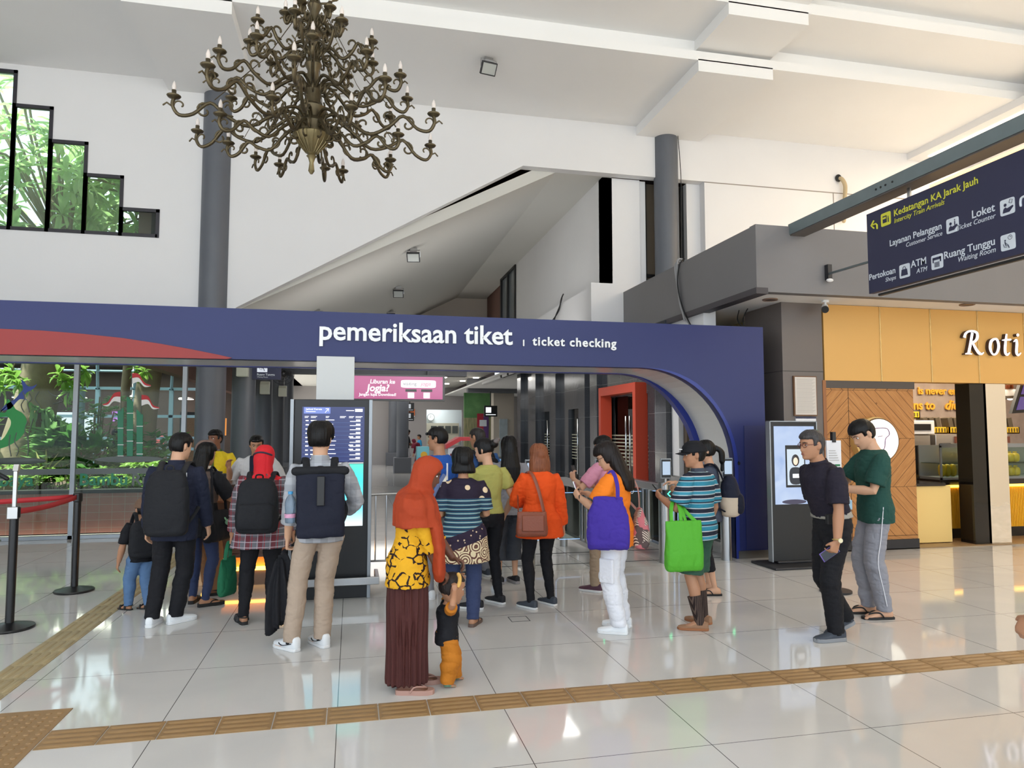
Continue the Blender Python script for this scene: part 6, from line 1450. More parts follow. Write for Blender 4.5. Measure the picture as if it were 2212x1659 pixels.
    def top(s, m, hem=.86, sleeve=.55, grow=.012, sgrow=.014, flare=0, zneck=1.42, name='shirt', vox=.0085, amp=.005, cuff=None, seed=1, sfl=1.0):
        """shirt: sleeve is the fraction of the whole arm that is covered"""
        b = MB(); k = s.k; b.loft(s.torso(grow, hem, zneck, flare, True), 28); q = .5 + .5 * s.bw; kd = 1.15 if s.kid else 1.0
        for nm, sd in (('L', -1), ('R', 1)):
            S, E, Wr = s.arm[nm][:3]; l1 = (E - S).length; l2 = (Wr - E).length; L = sleeve * (l1 + l2)
            pts, rad = [S + Vector((-sd * .05 * k, 0, -.012))], [.044 * k * kd * q + sgrow * .4]
            def at(t): return S.lerp(E, t / l1) if t <= l1 else E.lerp(Wr, min(1, (t - l1) / l2))
            base = lambda t: np.interp(t / (l1 + l2), [0, .2, .4, .54, .65, .85, 1], [.049, .050, .045, .041, .043, .036, .030]) * k * kd * q
            ts = [t for t in (.0, .1, .22, .36, .48, .54, .60, .72, .84, .92, .98) if t * (l1 + l2) < L - .01] + [L / (l1 + l2)]
            for t in ts: pts.append(at(t * (l1 + l2))); rad.append(base(t * (l1 + l2)) + sgrow * (1 + (sfl - 1) * t / max(sleeve, .01)) * min(1, .45 + t * 3.5))
            b.tube(pts, rad, 16, round=False)
        return s.part(name, b, m, vox, 2, s.folds(amp, seed=seed))
    def pants(s, m, to='ankle', grow=.012, kg=.014, ag=.018, waist=.98, name='trousers', vox=.0085, amp=.005, seed=2, short_t=None):
        b = MB(); k = s.k; q = .5 + .5 * s.bw; kd = 1.12 if s.kid else 1.0
        b.loft(s.torso(min(grow, .006), .79, waist, 0), 26)
        for nm in 'LR':
            hip, K, A = s.leg[nm][:3]; fd = s.leg[nm][3]
            pts = [hip + Vector((0, -.005 * k, .03 * k)), hip - Vector((0, 0, .05 * k)), hip.lerp(K, .45), hip.lerp(K, .8), K]
            rad = [.078 * k * kd * q + grow * .4, .088 * k * kd * q + grow * .7, .073 * k * kd * q + grow, .060 * k * kd * q + kg, .056 * k * kd * q + kg]
            if to == 'knee': pts[-1] = hip.lerp(K, short_t or .97); rad[-1] = rad[-2] = .066 * k * q + kg
            elif to == 'calf': pts += [K.lerp(A, .35), K.lerp(A, .55)]; rad += [.054 * k * q + kg, .048 * k * q + ag]
            else: pts += [K.lerp(A, .3) - fd * .008, K.lerp(A, .65), K.lerp(A, .95), A - Vector((0, 0, .018 * k))]; rad += [.055 * k * kd * q + kg, .042 * k * kd * q + ag, .037 * k * kd * q + ag, .038 * k * kd * q + ag]
            b.tube(pts, rad, 18, round=False)
        f = s.folds(amp, (8, 8, 17), seed)
        return s.part(name, b, m, vox, 2, f)
    def shoe(s, nm, m, msole, h=.085, sole=.022, name='shoe', w=1.0):
        hip, K, A, fd, pit = s.leg[nm]; k = s.k; z0 = A.z - .08 * k; side = Vector((fd.y, -fd.x, 0)); up = Vector((0, 0, 1)); b = MB(); so = MB()
        if pit:
            R3 = Matrix.Rotation(pit, 3, side); fdr = R3 @ fd; up = R3 @ up
        else: fdr = fd
        O = Vector((A.x, A.y, z0)) + (Vector((0, 0, 0)))
        P = lambda a, hh: O + fdr * (a * k) + up * (hh * k)
        b.loft([(P(-.078, h * .50), side, up, .018 * k, h * .40 * k, 3), (P(-.070, h * .54), side, up, .029 * k * w, h * .50 * k, 3), (P(-.045, h * .56), side, up, .035 * k * w, h * .53 * k, 3), (P(.0, h * .56), side, up, .038 * k * w, h * .52 * k, 3), (P(.03, h * .52), side, up, .040 * k * w, h * .47 * k, 2.6), (P(.07, h * .44), side, up, .044 * k * w, h * .38 * k), (P(.12, h * .36), side, up, .047 * k * w, h * .29 * k), (P(.165, h * .32), side, up, .041 * k * w, h * .23 * k), (P(.19, h * .29), side, up, .024 * k * w, h * .16 * k)], 16)
        o = s.part(name, b, m)
        pl = [(-.082, .0), (-.076, .026), (-.05, .040), (0, .041), (.05, .044), (.11, .050), (.155, .047), (.185, .032), (.2, .0)]
        poly = [(a, c * w) for a, c in pl] + [(a, -c * w) for a, c in reversed(pl[1:-1])]
        vs = [P(a, hh) + side * (c * k) for hh in (0, sole) for a, c in poly]; n_ = len(poly)
        so.add(vs, [tuple(reversed(range(n_))), tuple(range(n_, 2 * n_))] + [(i, (i + 1) % n_, n_ + (i + 1) % n_, n_ + i) for i in range(n_)])
        so.build('sole', msole, o, bevel=.004)
        return o
    def flipflop(s, nm, m, strap=None, thick=.02, name='sandal', style='thong'):
        hip, K, A, fd, pit = s.leg[nm]; k = s.k; z0 = A.z - .08 * k; side = Vector((fd.y, -fd.x, 0)); up = Vector((0, 0, 1)); b = MB()
        O = Vector((A.x, A.y, z0)); P = lambda a, hh, c=0: O + fd * (a * k) + up * (hh * k) + side * (c * k)
        pl = [(-.078, .0), (-.070, .028), (-.03, .038), (.04, .040), (.10, .050), (.155, .048), (.19, .030), (.2, .0)]
        poly = pl + [(a, -c) for a, c in reversed(pl[1:-1])]; n_ = len(poly)
        vs = [P(a, hh, c) for hh in (-.004, thick) for a, c in poly]
        b.add(vs, [tuple(reversed(range(n_))), tuple(range(n_, 2 * n_))] + [(i, (i + 1) % n_, n_ + (i + 1) % n_, n_ + i) for i in range(n_)])
        o = b.build(name, m, s.o, bevel=.004)
        t = MB()
        if style == 'thong':
            for sg in (-1, 1): t.tube(catmull([P(.140, .036, -.012), P(.11, .052, sg * .02), P(.06, .055, sg * .040), P(.03, .02, sg * .044)], 5), .006 * k, 6)
        else:
            for a in (.02, .11): t.tube(catmull([P(a, .02, -.048), P(a, .06, -.036), P(a, .078 - a * .25, 0), P(a, .06, .036), P(a, .02, .048)], 5), [( .017 * k, .004 * k)] * 21, 8)
            t.tube(catmull([P(.02, .055, -.038), P(-.05, .07, -.034), P(-.078, .07, 0), P(-.05, .07, .034), P(.02, .055, .038)], 4), .006 * k, 6)
        t.build('strap', strap or m, o); return o
    # ------------ hair and headwear
    def hair(s, style='short', m=None, thick=.014, face_lo=.045, name='hair', L=.25, seed=3, wid=1.0, fringe=0, neck_lo=-.055):
        """hair shell over the head; style adds bob / long / bun / tail"""
        b = MB(); hs = s.hs
        def off(Z, T):
            a = np.abs(((T + PI) % (2 * PI)) - PI)            # 0 in front
            face = 1 - sstep(.95, 1.30, a)                    # face sector
            low = face_lo + fringe
            front = face * (1 - sstep(low - .012, low + .014, Z))
            sideb = sstep(.9, 1.3, a) * (1 - sstep(1.75, 2.05, a)) * (1 - sstep(-.012, .010, Z)) if style in ('short',) else 0
            under = (1 - sstep(neck_lo - .01, neck_lo + .012, Z))
            if style == 'short': ear = np.exp(-((a - 1.72) / .2) ** 2) * (1 - sstep(.02, .045, Z))
            else: ear = 0
            hide = np.maximum(np.maximum(front, under), np.maximum(sideb, ear))
            vol = thick * (1 + .5 * sstep(.02, .1, Z))
            return (vol * (1 - hide) - .016 * hide)
        head_grid(b, s.HM, off, s=hs, nz=30, nt=44)
        up = s.HM.to_3x3() @ Vector((0, 0, 1)); H = lambda x, y, z: s.HM @ (Vector((x, y, z)) * hs)
        X, Yv = s.HM.to_3x3() @ Vector((1, 0, 0)), s.HM.to_3x3() @ Vector((0, 1, 0))
        if style == 'bob':
            b.loft([(H(0, -.025, .06), X, Yv, .080 * hs, .080 * hs), (H(0, -.028, 0), X, Yv, .092 * hs * (.5 + .5 * wid), .086 * hs), (H(0, -.034, -.06), X, Yv, .094 * hs * wid, .084 * hs), (H(0, -.040, -.06 - L * .5), X, Yv, .094 * hs * wid, .078 * hs), (H(0, -.042, -.06 - L * .9), X, Yv, .092 * hs * wid, .068 * hs), (H(0, -.042, -.06 - L), X, Yv, .076 * hs * wid, .052 * hs)], 26)
        if style == 'long':
            B = lambda x, y, z: s.bend((x * s.k, y * s.k, z * s.k))
            z1 = s.nb.z
            p0 = H(0, -.035, .05); p1 = H(0, -.05, -.06); p2 = Vector((p1.x * .6, s.nb.y - .10 * s.k, s.nb.z - .06 * s.k)); p3 = p2 + Vector((0, -.025 * s.k, -L * s.k))
            b.loft([(p0, X, Yv, .078 * hs, .075 * hs), (H(0, -.04, 0), X, Yv, .090 * hs, .082 * hs), (p1, X, Yv, .096 * hs, .076 * hs), (p2, (1, 0, 0), (0, 1, 0), .115 * s.k, .055 * s.k), (p2.lerp(p3, .5), (1, 0, 0), (0, 1, 0), .105 * s.k, .045 * s.k), (p2.lerp(p3, .85), (1, 0, 0), (0, 1, 0), .085 * s.k, .035 * s.k), (p3, (1, 0, 0), (0, 1, 0), .05 * s.k, .02 * s.k)], 24)
        if style == 'bun': b.ell(H(0, -.125, .045), .048 * hs, .045 * hs, .045 * hs)
        if style == 'tail':
            b.ell(H(0, -.115, .03), .03 * hs, .03 * hs, .03 * hs); b.tube(catmull([H(0, -.115, .03), H(0, -.165, -.01), H(0, -.17, -.10), H(0, -.16, -.22)], 5), [.03 * hs] * 6 + [.034 * hs] * 6 + [.018 * hs] * 4, 10)
        def dis(P, N):
            th = np.arctan2(P[:, 0] - s.HM.translation.x, P[:, 1] - s.HM.translation.y)
            am = .0022 if style in ('short', 'bun') else .004
            q = np.stack([th * 9, P[:, 2] * 6, P[:, 1] * 3], -1); q2 = P * np.array((75, 75, 9))
            return am * vnoise(q * np.array((2.2, .8, 1)), seed) + .0016 * vnoise(q2, seed + 1)
        return s.part(name, b, m or m_hair, .0062, 1, dis)
    def hijab(s, m, m2=None, drop=.32, wide=.25, seed=4, name='hijab', back=.30, front_long=0.0, under=True):
        b = MB(); hs = s.hs; k = s.k
        def off(Z, T):
            a = np.abs(((T + PI) % (2 * PI)) - PI)
            zz = (Z + .012) / .082; e = np.sqrt(zz ** 2 + (a / .82) ** 2)
            hole = 1 - sstep(.85, 1.05, e)
            return .018 * (1 - hole) - .02 * hole
        head_grid(b, s.HM, off, s=hs, nz=36, nt=52)
        H = lambda x, y, z: s.HM @ (Vector((x, y, z)) * hs); X, Yv = s.HM.to_3x3() @ Vector((1, 0, 0)), s.HM.to_3x3() @ Vector((0, 1, 0))
        c0 = s.nb; sw = (s.SH['R'] - s.SH['L']).length / 2
        b.loft([(H(0, -.03, .05), X, Yv, .086 * hs, .080 * hs), (H(0, -.032, -.02), X, Yv, .092 * hs, .083 * hs), (H(0, -.02, -.085), X, Yv, .088 * hs, .082 * hs), (H(0, -.006, -.125), X, Yv, .092 * hs, .092 * hs),
                (c0 + Vector((0, .0, .015 * k)), (1, 0, 0), (0, 1, 0), sw * .78 + wide * .2 * k, (.112 + wide * .1) * k), (c0 + Vector((0, .0, -.025 * k)), (1, 0, 0), (0, 1, 0), sw + (.07 + wide * .3) * k, (.135 + wide * .1) * k), (c0 + Vector((0, .005, -.08 * k)), (1, 0, 0), (0, 1, 0), sw + (.10 + wide * .3) * k, (.155 + wide * .1) * k), (c0 + Vector((0, .01, -.18 * k)), (1, 0, 0), (0, 1, 0), sw + (.09 + wide * .45) * k, (.165 + wide * .1) * k), (c0 + Vector((0, .015, -(drop) * k)), (1, 0, 0), (0, 1, 0), sw + (.10 + wide * .5) * k, (.175 + wide * .1) * k)], 30)
        if front_long: 
            f0 = c0 + Vector((.02 * k, .115 * k, -.06 * k)); b.loft([(f0, (1, 0, 0), (0, 1, 0), .10 * k, .04 * k), (f0 + Vector((0, .03 * k, -.2 * k)), (1, 0, 0), (0, 1, 0), .20 * k, .055 * k), (f0 + Vector((0, .055 * k, -.36 * k)), (1, 0, 0), (0, 1, 0), .20 * k, .05 * k), (f0 + Vector((.02 * k, .06 * k, -front_long * k)), (1, 0, 0), (0, 1, 0), .17 * k, .04 * k), (f0 + Vector((.02 * k, .06 * k, -.06 * k - front_long * k)), (1, 0, 0), (0, 1, 0), .11 * k, .028 * k)], 22)
        def dis(P, N):
            th = np.arctan2(P[:, 0], P[:, 1] - s.nb.y); low = sstep(s.nb.z + .10 * k, s.nb.z - .05 * k, P[:, 2]) if False else 1 - sstep(s.nb.z - .05 * k, s.nb.z + .10 * k, P[:, 2])
            q = np.stack([th * 3.0, P[:, 2] * 2.5, P[:, 1] * 2], -1)
            return (.002 + .012 * low) * vnoise(q * 1.7, seed) + (.001 + .004 * low) * vnoise(P * 26, seed + 2)
        return s.part(name, b, m, .008, 2, dis)
    def cap(s, m, logo=None, name='cap', brim_m=None):
        b = MB(); hs = s.hs
        def off(Z, T): return np.where(Z > .026, .027, -.03)
        head_grid(b, s.HM, off, s=hs, nz=40, nt=44)
        H = lambda x, y, z: s.HM @ (Vector((x, y, z)) * hs); o = s.part(name, b, m, .005, 2)
        q = MB(); q.sheet(lambda u, v: H(.078 * math.sin((u - .5) * 2.5) * (1 - .0 * v), .09 + .005 + (v * .078 - (.09 - .09 * math.cos((u - .5) * 2.3))) , .042 - .012 * v - .018 * (2 * u - 1) ** 2), 10, 5); br_ = q.build('brim', brim_m or m, o); sf_ = br_.modifiers.new('t', 'SOLIDIFY'); sf_.thickness = .004
        q = MB(); q.ell(H(0, -.006, .133), .008, .008, .004); q.build('button', m, o)
        return o
    def collar(s, m, name='collar', r=1.0, h=.03):
        b = MB(); k = s.k; c = s.bend((0, -.008 * k, (1.405) * k)); c2 = s.bend((0, -.006 * k, 1.405 * k + h)); u = Vector((1, 0, 0)); v = (c2 - c).normalized().cross(u); d = (c2 - c)
        w = (.5 + .5 * s.bw)
        ring = lambda t, rx, ry: (c + d * t, u, v, rx * k * r, ry * k * r)
        b.loft([ring(-.5, .092, .080), ring(.4, .074, .072), ring(1.1, .068, .069), ring(1.25, .064, .066), ring(.6, .060, .063), ring(-.2, .062, .064)], 26, cap=False, closed=True)
        return s.part(name, b, m)
    def glasses(s, m, name='glasses', lens=None):
        H = lambda x, y, z: s.HM @ (Vector((x, y, z)) * s.hs); b = MB()
        for sd in (-1, 1):
            b.tube([H(sd * .034 + .021 * math.cos(2 * PI * i / 14), .098 - .01 * abs(sd * .034 + .021 * math.cos(2 * PI * i / 14)) / .055, .008 + .017 * math.sin(2 * PI * i / 14)) for i in range(14)], .0022, 5, closed=True)
            b.tube([H(sd * .056, .088, .012), H(sd * .074, .04, .014), H(sd * .080, -.02, .012)], .0022, 5)
        b.tube([H(-.014, .099, .012), H(0, .101, .014), H(.014, .099, .012)], .002, 5)
        o = s.part(name, b, m)
        if lens:
            for sd in (-1, 1):
                q = MB(); q.ell(H(sd * .034, .0945, .008), .020, .002, .016, *(s.HM.to_3x3() @ Vector(a) for a in ((1, .2 * sd, 0), (-.2 * sd, 1, 0), (0, 0, 1))), n=12, m=6); q.build('lens', lens, o)
        return o
    # ------------ loose things carried, placed in this person's frame
    def carry(s, name, label, cat, group=None):
        t = bpy.data.objects.new(name, None); COL.objects.link(t); t.location = s.loc; t.rotation_euler = (0, 0, s.yaw); tag(t, label, cat, group); return t
    def backpack(s, label, m, w=.30, h=.44, d=.16, z=None, m2=None, roll=False, group=None, oy=0, p=4.0, ox=0, straps=True, pocket=True):
        k = s.k; t = s.carry('backpack', label, 'backpack', group); a = s.lean
        zc = z or 1.14; bw = s.bw; yb = -(.115 * bw + d / 2 + .012) * 1.0
        def B(x, y, zz): return s.bend((x + ox, y * 1.0 + oy, zz * k))
        b = MB(); R = []
        for i, (f, wx, dy) in enumerate(((-.5, .55, .5), (-.49, .80, .75), (-.44, .95, .95), (-.2, 1.0, 1.05), (.1, .97, 1.0), (.3, .90, .85), (.43, .78, .62), (.49, .58, .4), (.5, .4, .25))):
            if roll: wx, dy = ((.96, .7), (.98, .9), (1, 1), (1, 1), (1, .95), (1, .8), (1.02, .72), (1.0, .6), (.95, .45))[i]
            zz = zc + f * h / k; c = B(0, yb * k, zz); e = (B(0, yb * k, zz + .01) - c).normalized(); u = Vector((1, 0, 0)); R.append((c, u, e.cross(u), w / 2 * wx, d / 2 * dy, p))
        b.loft(R, 32); me = bake(b, .009, 3, 'main_compartment', s.folds(.005, (7, 7, 9), 8)); link('main_compartment', me, m, t, True, angle=180)
        b = MB(); R = []
        for f, wx, dy in ((-.42, .6, .3), (-.40, .8, .7), (-.3, .86, 1), (-.1, .86, 1.05), (.02, .8, .8), (.06, .6, .3)):
            if roll or not pocket: continue
            zz = zc + f * h / k; c = B(0, (yb - d * .5) * k, zz); R.append((c, Vector((1, 0, 0)), Vector((0, 1, 0)), w / 2 * wx, d * .22 * dy, 4))
        if R: b.loft(R, 24); link('front_pocket', bake(b, .009, 2, 'front_pocket', s.folds(.003, (8, 8, 10), 9)), m2 or m, t, True, angle=180)
        elif roll:
            b.tube([B(-w * .5, yb * k - .02, zc + h * .5 / k), B(w * .5, yb * k - .02, zc + h * .5 / k)], [.035, .035], 12); b.build('roll_top', m2 or m, t); b = MB(); b.obox(B(0, (yb - d * .48) * k, zc + .1), (1, 0, 0), (0, 1, 0), (0, 0, 1), .028, .012, .11); b.build('buckle_strap', m_black, t, bevel=.004)
        if straps:
            for sd in (-1, 1):
                b = MB(); x = sd * (.085 + .02 * bw) * k; ch = (.125 * (.4 + .6 * bw)) * k
                pts = [B(x * .9, yb * k + d * .35, zc + h * .40 / k), B(x, -.085 * k, 1.40), B(x * 1.05, -.01 * k, 1.432), B(x * 1.1, .06 * k, 1.40), B(x * 1.25, ch + .01, 1.29), B(x * 1.45, ch * .8, 1.13), B(x * 1.75, .0, 1.02), B(x * 1.3, yb * k + d * .3, zc - h * .36 / k)]
                pts = catmull(pts, 5); b.tube(pts, [(.028 * k, .009)] * len(pts), 8, up=None); b.build('strap', m2 or m, t)
        b = MB(); b.tube(catmull([B(-.03, yb * k + d * .3, zc + h * .47 / k), B(-.025, yb * k + d * .3, zc + h * .55 / k), B(.025, yb * k + d * .3, zc + h * .55 / k), B(.03, yb * k + d * .3, zc + h * .47 / k)], 4), .007, 6); b.build('handle', m2 or m, t)
        return t
    def phone(s, hand, label, m=None, size=(.075, .155, .009), off=(.06, 0, .02), up=None, nrm=None):
        S, E, Wr, d, nr, c, sp = s.arm[hand]; t = s.carry('smartphone', label, 'phone')
        side = d.cross(nr).normalized(); ct = Wr + d * off[0] + side * off[1] + nr * off[2]
        n_ = Vector(nrm).normalized() if nrm else -nr; u = Vector(up).normalized() if up else d; u = (u - n_ * u.dot(n_)).normalized(); v = n_.cross(u)
        b = MB(); b.obox(ct, v, u, n_, size[0] / 2, size[1] / 2, size[2] / 2); b.build('body', m or m_black, t, smooth=False, bevel=.003)
        b = MB(); b.obox(ct + n_ * (size[2] / 2 + .0005), v, u, n_, size[0] * .46, size[1] * .46, .0006); b.build('display', mat('phone_glass', (40, 44, 52), .08), t, smooth=False); return t
def bag_mesh(b, c, u, v, w, h, d, sag=.04, top=.9):
    """soft bag body hanging below c (top centre): u width axis, v depth axis"""
    c, u, v = Vector(c), Vector(u).normalized(), Vector(v).normalized(); z = Vector((0, 0, 1)); R = []
    for f, wx, dy in ((0, top, .12), (.12, .93 * top + .07, .35), (.35, .98, .75), (.65, 1.03, 1.0), (.88, 1.02, .95), (.965, .98, .75), (1.0, .90, .45)):
        R.append((c - z * (h * f), u, v, w / 2 * wx, d / 2 * dy, 4.0))
    b.loft(R, 36)
# ------------------------------------------------------------------ cloth materials
def cloth(name, c, rough=.8, v=.06, b=(17, .45)): return mat('cloth_' + name, c, rough, spec=.25, var=(3, v), bump=b)
m_blk = cloth('black', (27, 27, 31)); m_nvy = cloth('navy', (34, 38, 56)); m_jean = cloth('jean', (54, 64, 96), v=.15); m_jeanl = cloth('jean_light', (92, 122, 160), v=.2)
m_tanc = cloth('tan', (150, 108, 74)); m_beige = cloth('beige', (176, 156, 138)); m_wht = cloth('white', (226, 226, 232)); m_gry = cloth('grey', (140, 140, 146)); m_sweat = cloth('sweat_grey', (142, 142, 150))
m_olive = cloth('olive', (170, 166, 92)); m_org = cloth('orange', (232, 84, 28)); m_tang = cloth('tangerine', (240, 128, 34)); m_pink = cloth('pink', (206, 140, 162)); m_bluet = cloth('blue', (38, 84, 166)); m_blue3 = cloth('steel_blue', (56, 92, 146))
m_grn = cloth('bottle_green', (36, 74, 66)); m_shgrn = cloth('short_green', (56, 88, 72)); m_dknv = cloth('dark_purple', (36, 32, 44)); m_yellow = cloth('yellow', (222, 190, 40)); m_hij = cloth('rust', (164, 62, 32), .75); m_redh = cloth('red', (206, 40, 48)); m_must = cloth('mustard', (186, 114, 34)); m_maroon = cloth('maroon', (70, 36, 34))
m_brn = mat('leather_brown', (138, 74, 52), .45, bump=(60, .15)); m_rub = mat('rubber_black', (22, 20, 20), .6); m_sole = mat('sole_white', (224, 224, 224), .6); m_shw = mat('shoe_white', (232, 234, 236), .45); m_shb = mat('shoe_black', (30, 31, 36), .7); m_shg = mat('shoe_grey', (62, 68, 78), .7); m_tanl = mat('suede', (150, 112, 84), .8); m_solet = mat('sole_tan', (150, 96, 60), .7); m_sock = cloth('sock_green', (110, 140, 118)); m_sockb = cloth('sock_brown', (46, 36, 34)); m_strapb = mat('strap_black', (24, 24, 27), .7); m_packb = cloth('pack_black', (30, 31, 35), .75); m_packn = cloth('pack_navy', (28, 31, 46), .75)
# plaid, checks, stripes, prints
n = NT('plaid', .8, .2); gx, gz = n.x, n.z
v1 = n.line(gx, .105, .036, .01); v2 = n.line(gx, .105, .006, .058); h1 = n.line(gz, .105, .030); h2 = n.line(gz, .105, .005, .045); h3 = n.line(gz, .105, .005, .09); v3 = n.line(gx, .105, .004, .001)
c = n.mix(n.math('MULTIPLY', v1, .75), (104, 104, 110), (110, 28, 38)); c = n.mix(n.math('MULTIPLY', h1, .5), c, (104, 26, 36)); c = n.mix(v2, c, (150, 44, 54)); c = n.mix(n.math('MULTIPLY', n.math('MAXIMUM', n.math('MAXIMUM', h2, h3), v3), .75), c, (206, 190, 196)); n.col(c); n.bump(n.noise(17, 3), .45, .02); m_plaid = n.m
n = NT('soft_check', .8, .2); a = n.line(n.x, .11, .055); b_ = n.line(n.z, .11, .055); c = n.mix(n.math('MULTIPLY', a, .4), (178, 180, 186), (128, 130, 136)); c = n.mix(n.math('MULTIPLY', b_, .4), c, (134, 136, 142)); n.col(c); n.bump(n.noise(17, 3), .45, .02); m_check = n.m
n = NT('polo_stripe', .8, .2); f = n.math('FRACT', n.math('DIVIDE', n.math('SUBTRACT', n.z, .03), .19))
n.col(n.ramp(f, [(0, (38, 42, 56)), (.18, (200, 202, 204)), (.22, (52, 128, 150)), (.40, (150, 180, 190)), (.44, (44, 48, 62)), (.50, (52, 128, 150)), (.62, (196, 198, 200)), (.66, (38, 42, 56)), (.80, (170, 190, 196)), (.84, (62, 138, 160)), (.97, (200, 202, 204))])); n.bump(n.noise(17, 3), .45, .02); m_polo = n.m
n = NT('batik_yellow', .75, .2); w_ = n.voro(14, 'DISTANCE_TO_EDGE', vec=n.comb(n.math('ADD', n.x, n.math('MULTIPLY', n.noise(8), .14)), n.y, n.math('MULTIPLY', n.z, 1.15))); msk = n.math('MULTIPLY', n.math('LESS_THAN', w_, n.math('MULTIPLY_ADD', n.noise(26, 2), .30, -.075)), n.math('GREATER_THAN', n.noise(9, 2), .44)); n.col(n.mix(msk, (222, 164, 36), (44, 30, 28))); n.bump(n.noise(17, 3), .45, .02); m_batik = n.m
n = NT('batik_mixed', .75, .2)
wv_ = n.math('SINE', n.math('MULTIPLY', n.z, 170)); teal = n.mix(n.math('GREATER_THAN', wv_, .72), (36, 84, 104), (150, 170, 168)); teal = n.mix(n.math('LESS_THAN', wv_, -.6), teal, (44, 48, 70))
dots = n.math('LESS_THAN', n.voro(26), .2); low = n.mix(dots, (44, 34, 52), (206, 180, 150)); ring = n.math('LESS_THAN', n.math('FRACT', n.math('MULTIPLY', n.voro(9), 6)), .45); hemc = n.mix(ring, (214, 196, 160), (96, 60, 52)); sh = n.math('LESS_THAN', n.voro(9), .24); shoulder = n.mix(sh, (40, 32, 48), (222, 196, 160))
dg_ = n.math('ADD', n.z, n.math('MULTIPLY', n.x, -.35)); c = n.mix(n.math('GREATER_THAN', n.z, 1.10), teal, shoulder); c = n.mix(n.math('LESS_THAN', dg_, .82), c, low); c = n.mix(n.math('LESS_THAN', dg_, .70), c, hemc); n.col(c); n.bump(n.noise(17, 3), .45, .02); m_batik2 = n.m
n = NT('floral', .75, .2); vz = n.voro(15, out='Color'); spl = n.nt.nodes.new('ShaderNodeSeparateColor'); n.nt.links.new(vz, spl.inputs[0]); stv = n.math('GREATER_THAN', n.math('SINE', n.math('MULTIPLY', n.math('ADD', n.x, n.math('MULTIPLY', n.z, .7)), 420)), .1); c = n.mix(stv, (214, 196, 180), (72, 56, 58)); c = n.mix(n.math('GREATER_THAN', spl.outputs[0], .62), c, (196, 112, 118)); c = n.mix(n.math('LESS_THAN', spl.outputs[0], .2), c, (92, 76, 74)); n.col(c); n.bump(n.noise(17, 3), .45, .02); m_floral = n.m
n = NT('ribbed_sock', .8, .2); n.col(n.mix(n.math('GREATER_THAN', n.math('SINE', n.math('MULTIPLY', n.x, 700)), .3), (44, 34, 32), (92, 76, 68))); m_rsock = n.m
n = NT('pleat_maroon', .7, .25); n.col(n.mix(n.noise(2), (66, 34, 32), (88, 46, 42))); n.bump(n.math('SINE', n.math('MULTIPLY', n.x, 190)), .5, .01); m_pleat = n.m

def sock(P, nm, m, z1=.22, name='sock'):
    hip, K, A, fd, pit = P.leg[nm]; b = MB(); d = (K - A).normalized(); L = z1
    b.tube([A - Vector((0, 0, .03 * P.k)), A + d * .01, A + d * L * .5, A + d * L], [.044 * P.k, .044 * P.k, .054 * P.k, .064 * P.k], 14, round=False); return b.build(name, m, P.o, angle=60)
def strap_tube(t, pts, m, w=.014, th=.004, name='strap'):
    b = MB(); p = catmull(pts, 6); b.tube(p, [(w, th)] * len(p), 8); return b.build(name, m, t)
def tote(P, label, m, c, wd, dp, w, h, d, handles, name='tote_bag', cat='bag', mh=None, group=None, folds_=.008, top=.95):
    """soft bag with its top centre at local point c and handle loops"""
    t = P.carry(name, label, cat, group); b = MB(); bag_mesh(b, c, wd, dp, w, h, d, top=top)
    me = bake(b, .009, 2, 'bag_body', P.folds(folds_, (11, 11, 5), 21)); link('bag_body', me, m, t, True, angle=180)
    for hpts in handles:
        strap_tube(t, hpts, mh or m, .016, .004, 'handle')
    return t

# 1 navy jacket and black backpack
P = Person('man in a navy jacket with a black backpack, from behind near the queue start', (-1.5, 6.78, 0), -6, 1.65, 1.06, 'light', head=(-32, 8), feet=((-.16, -.02, 0, 0), (.01, .06, -42, 0)), lh=dict(to=(-.26, .08, .78)), rh=dict(to=(.24, .14, .80)))
P.body(('arm', 'leg')); P.pants(m_blk, ag=.026, kg=.018); P.top(m_nvy, hem=.745, sleeve=.97, grow=.02, sgrow=.020, name='jacket', amp=.007); P.collar(m_nvy, h=.035); P.hair('short', thick=.013, neck_lo=-.05)
for nm in 'LR': P.shoe(nm, m_shw, m_sole)
text_mesh('lettering', '"C TERN', .05, m_let, P.o, (-.06, -.128, 1.285), ext=.002, off=.001); P.backpack('black slouchy backpack on the navy jacket', m_packb, .37, .56, .17, z=1.09, m2=m_strapb, p=2.8, pocket=False)
# 2 child with cap
P = Person('small child in a brown cap with a black backpack, left of the navy jacket', (-1.93, 7.45, 0), 22, 1.06, 1.15, 'tan', kid=True, hs=.82, feet=((-.10, .02, 35, 0), (.06, -.06, 40, 0)), lh=dict(to=(-.2, .02, .42)), rh=dict(to=(.18, .05, .44)))
P.body(('leg',), True); P.pants(m_jeanl, grow=.012, ag=.014); P.top(m_blk, hem=.80, sleeve=.5, grow=.012); P.hair('short', thick=.005); P.cap(cloth('cap_brown', (112, 88, 72)), brim_m=cloth('cap_brown', (112, 88, 72)))
for nm in 'LR': P.flipflop(nm, m_rub, style='band')
P.backpack('small black backpack on the child in the cap', m_packb, .27, .34, .13, z=1.06)
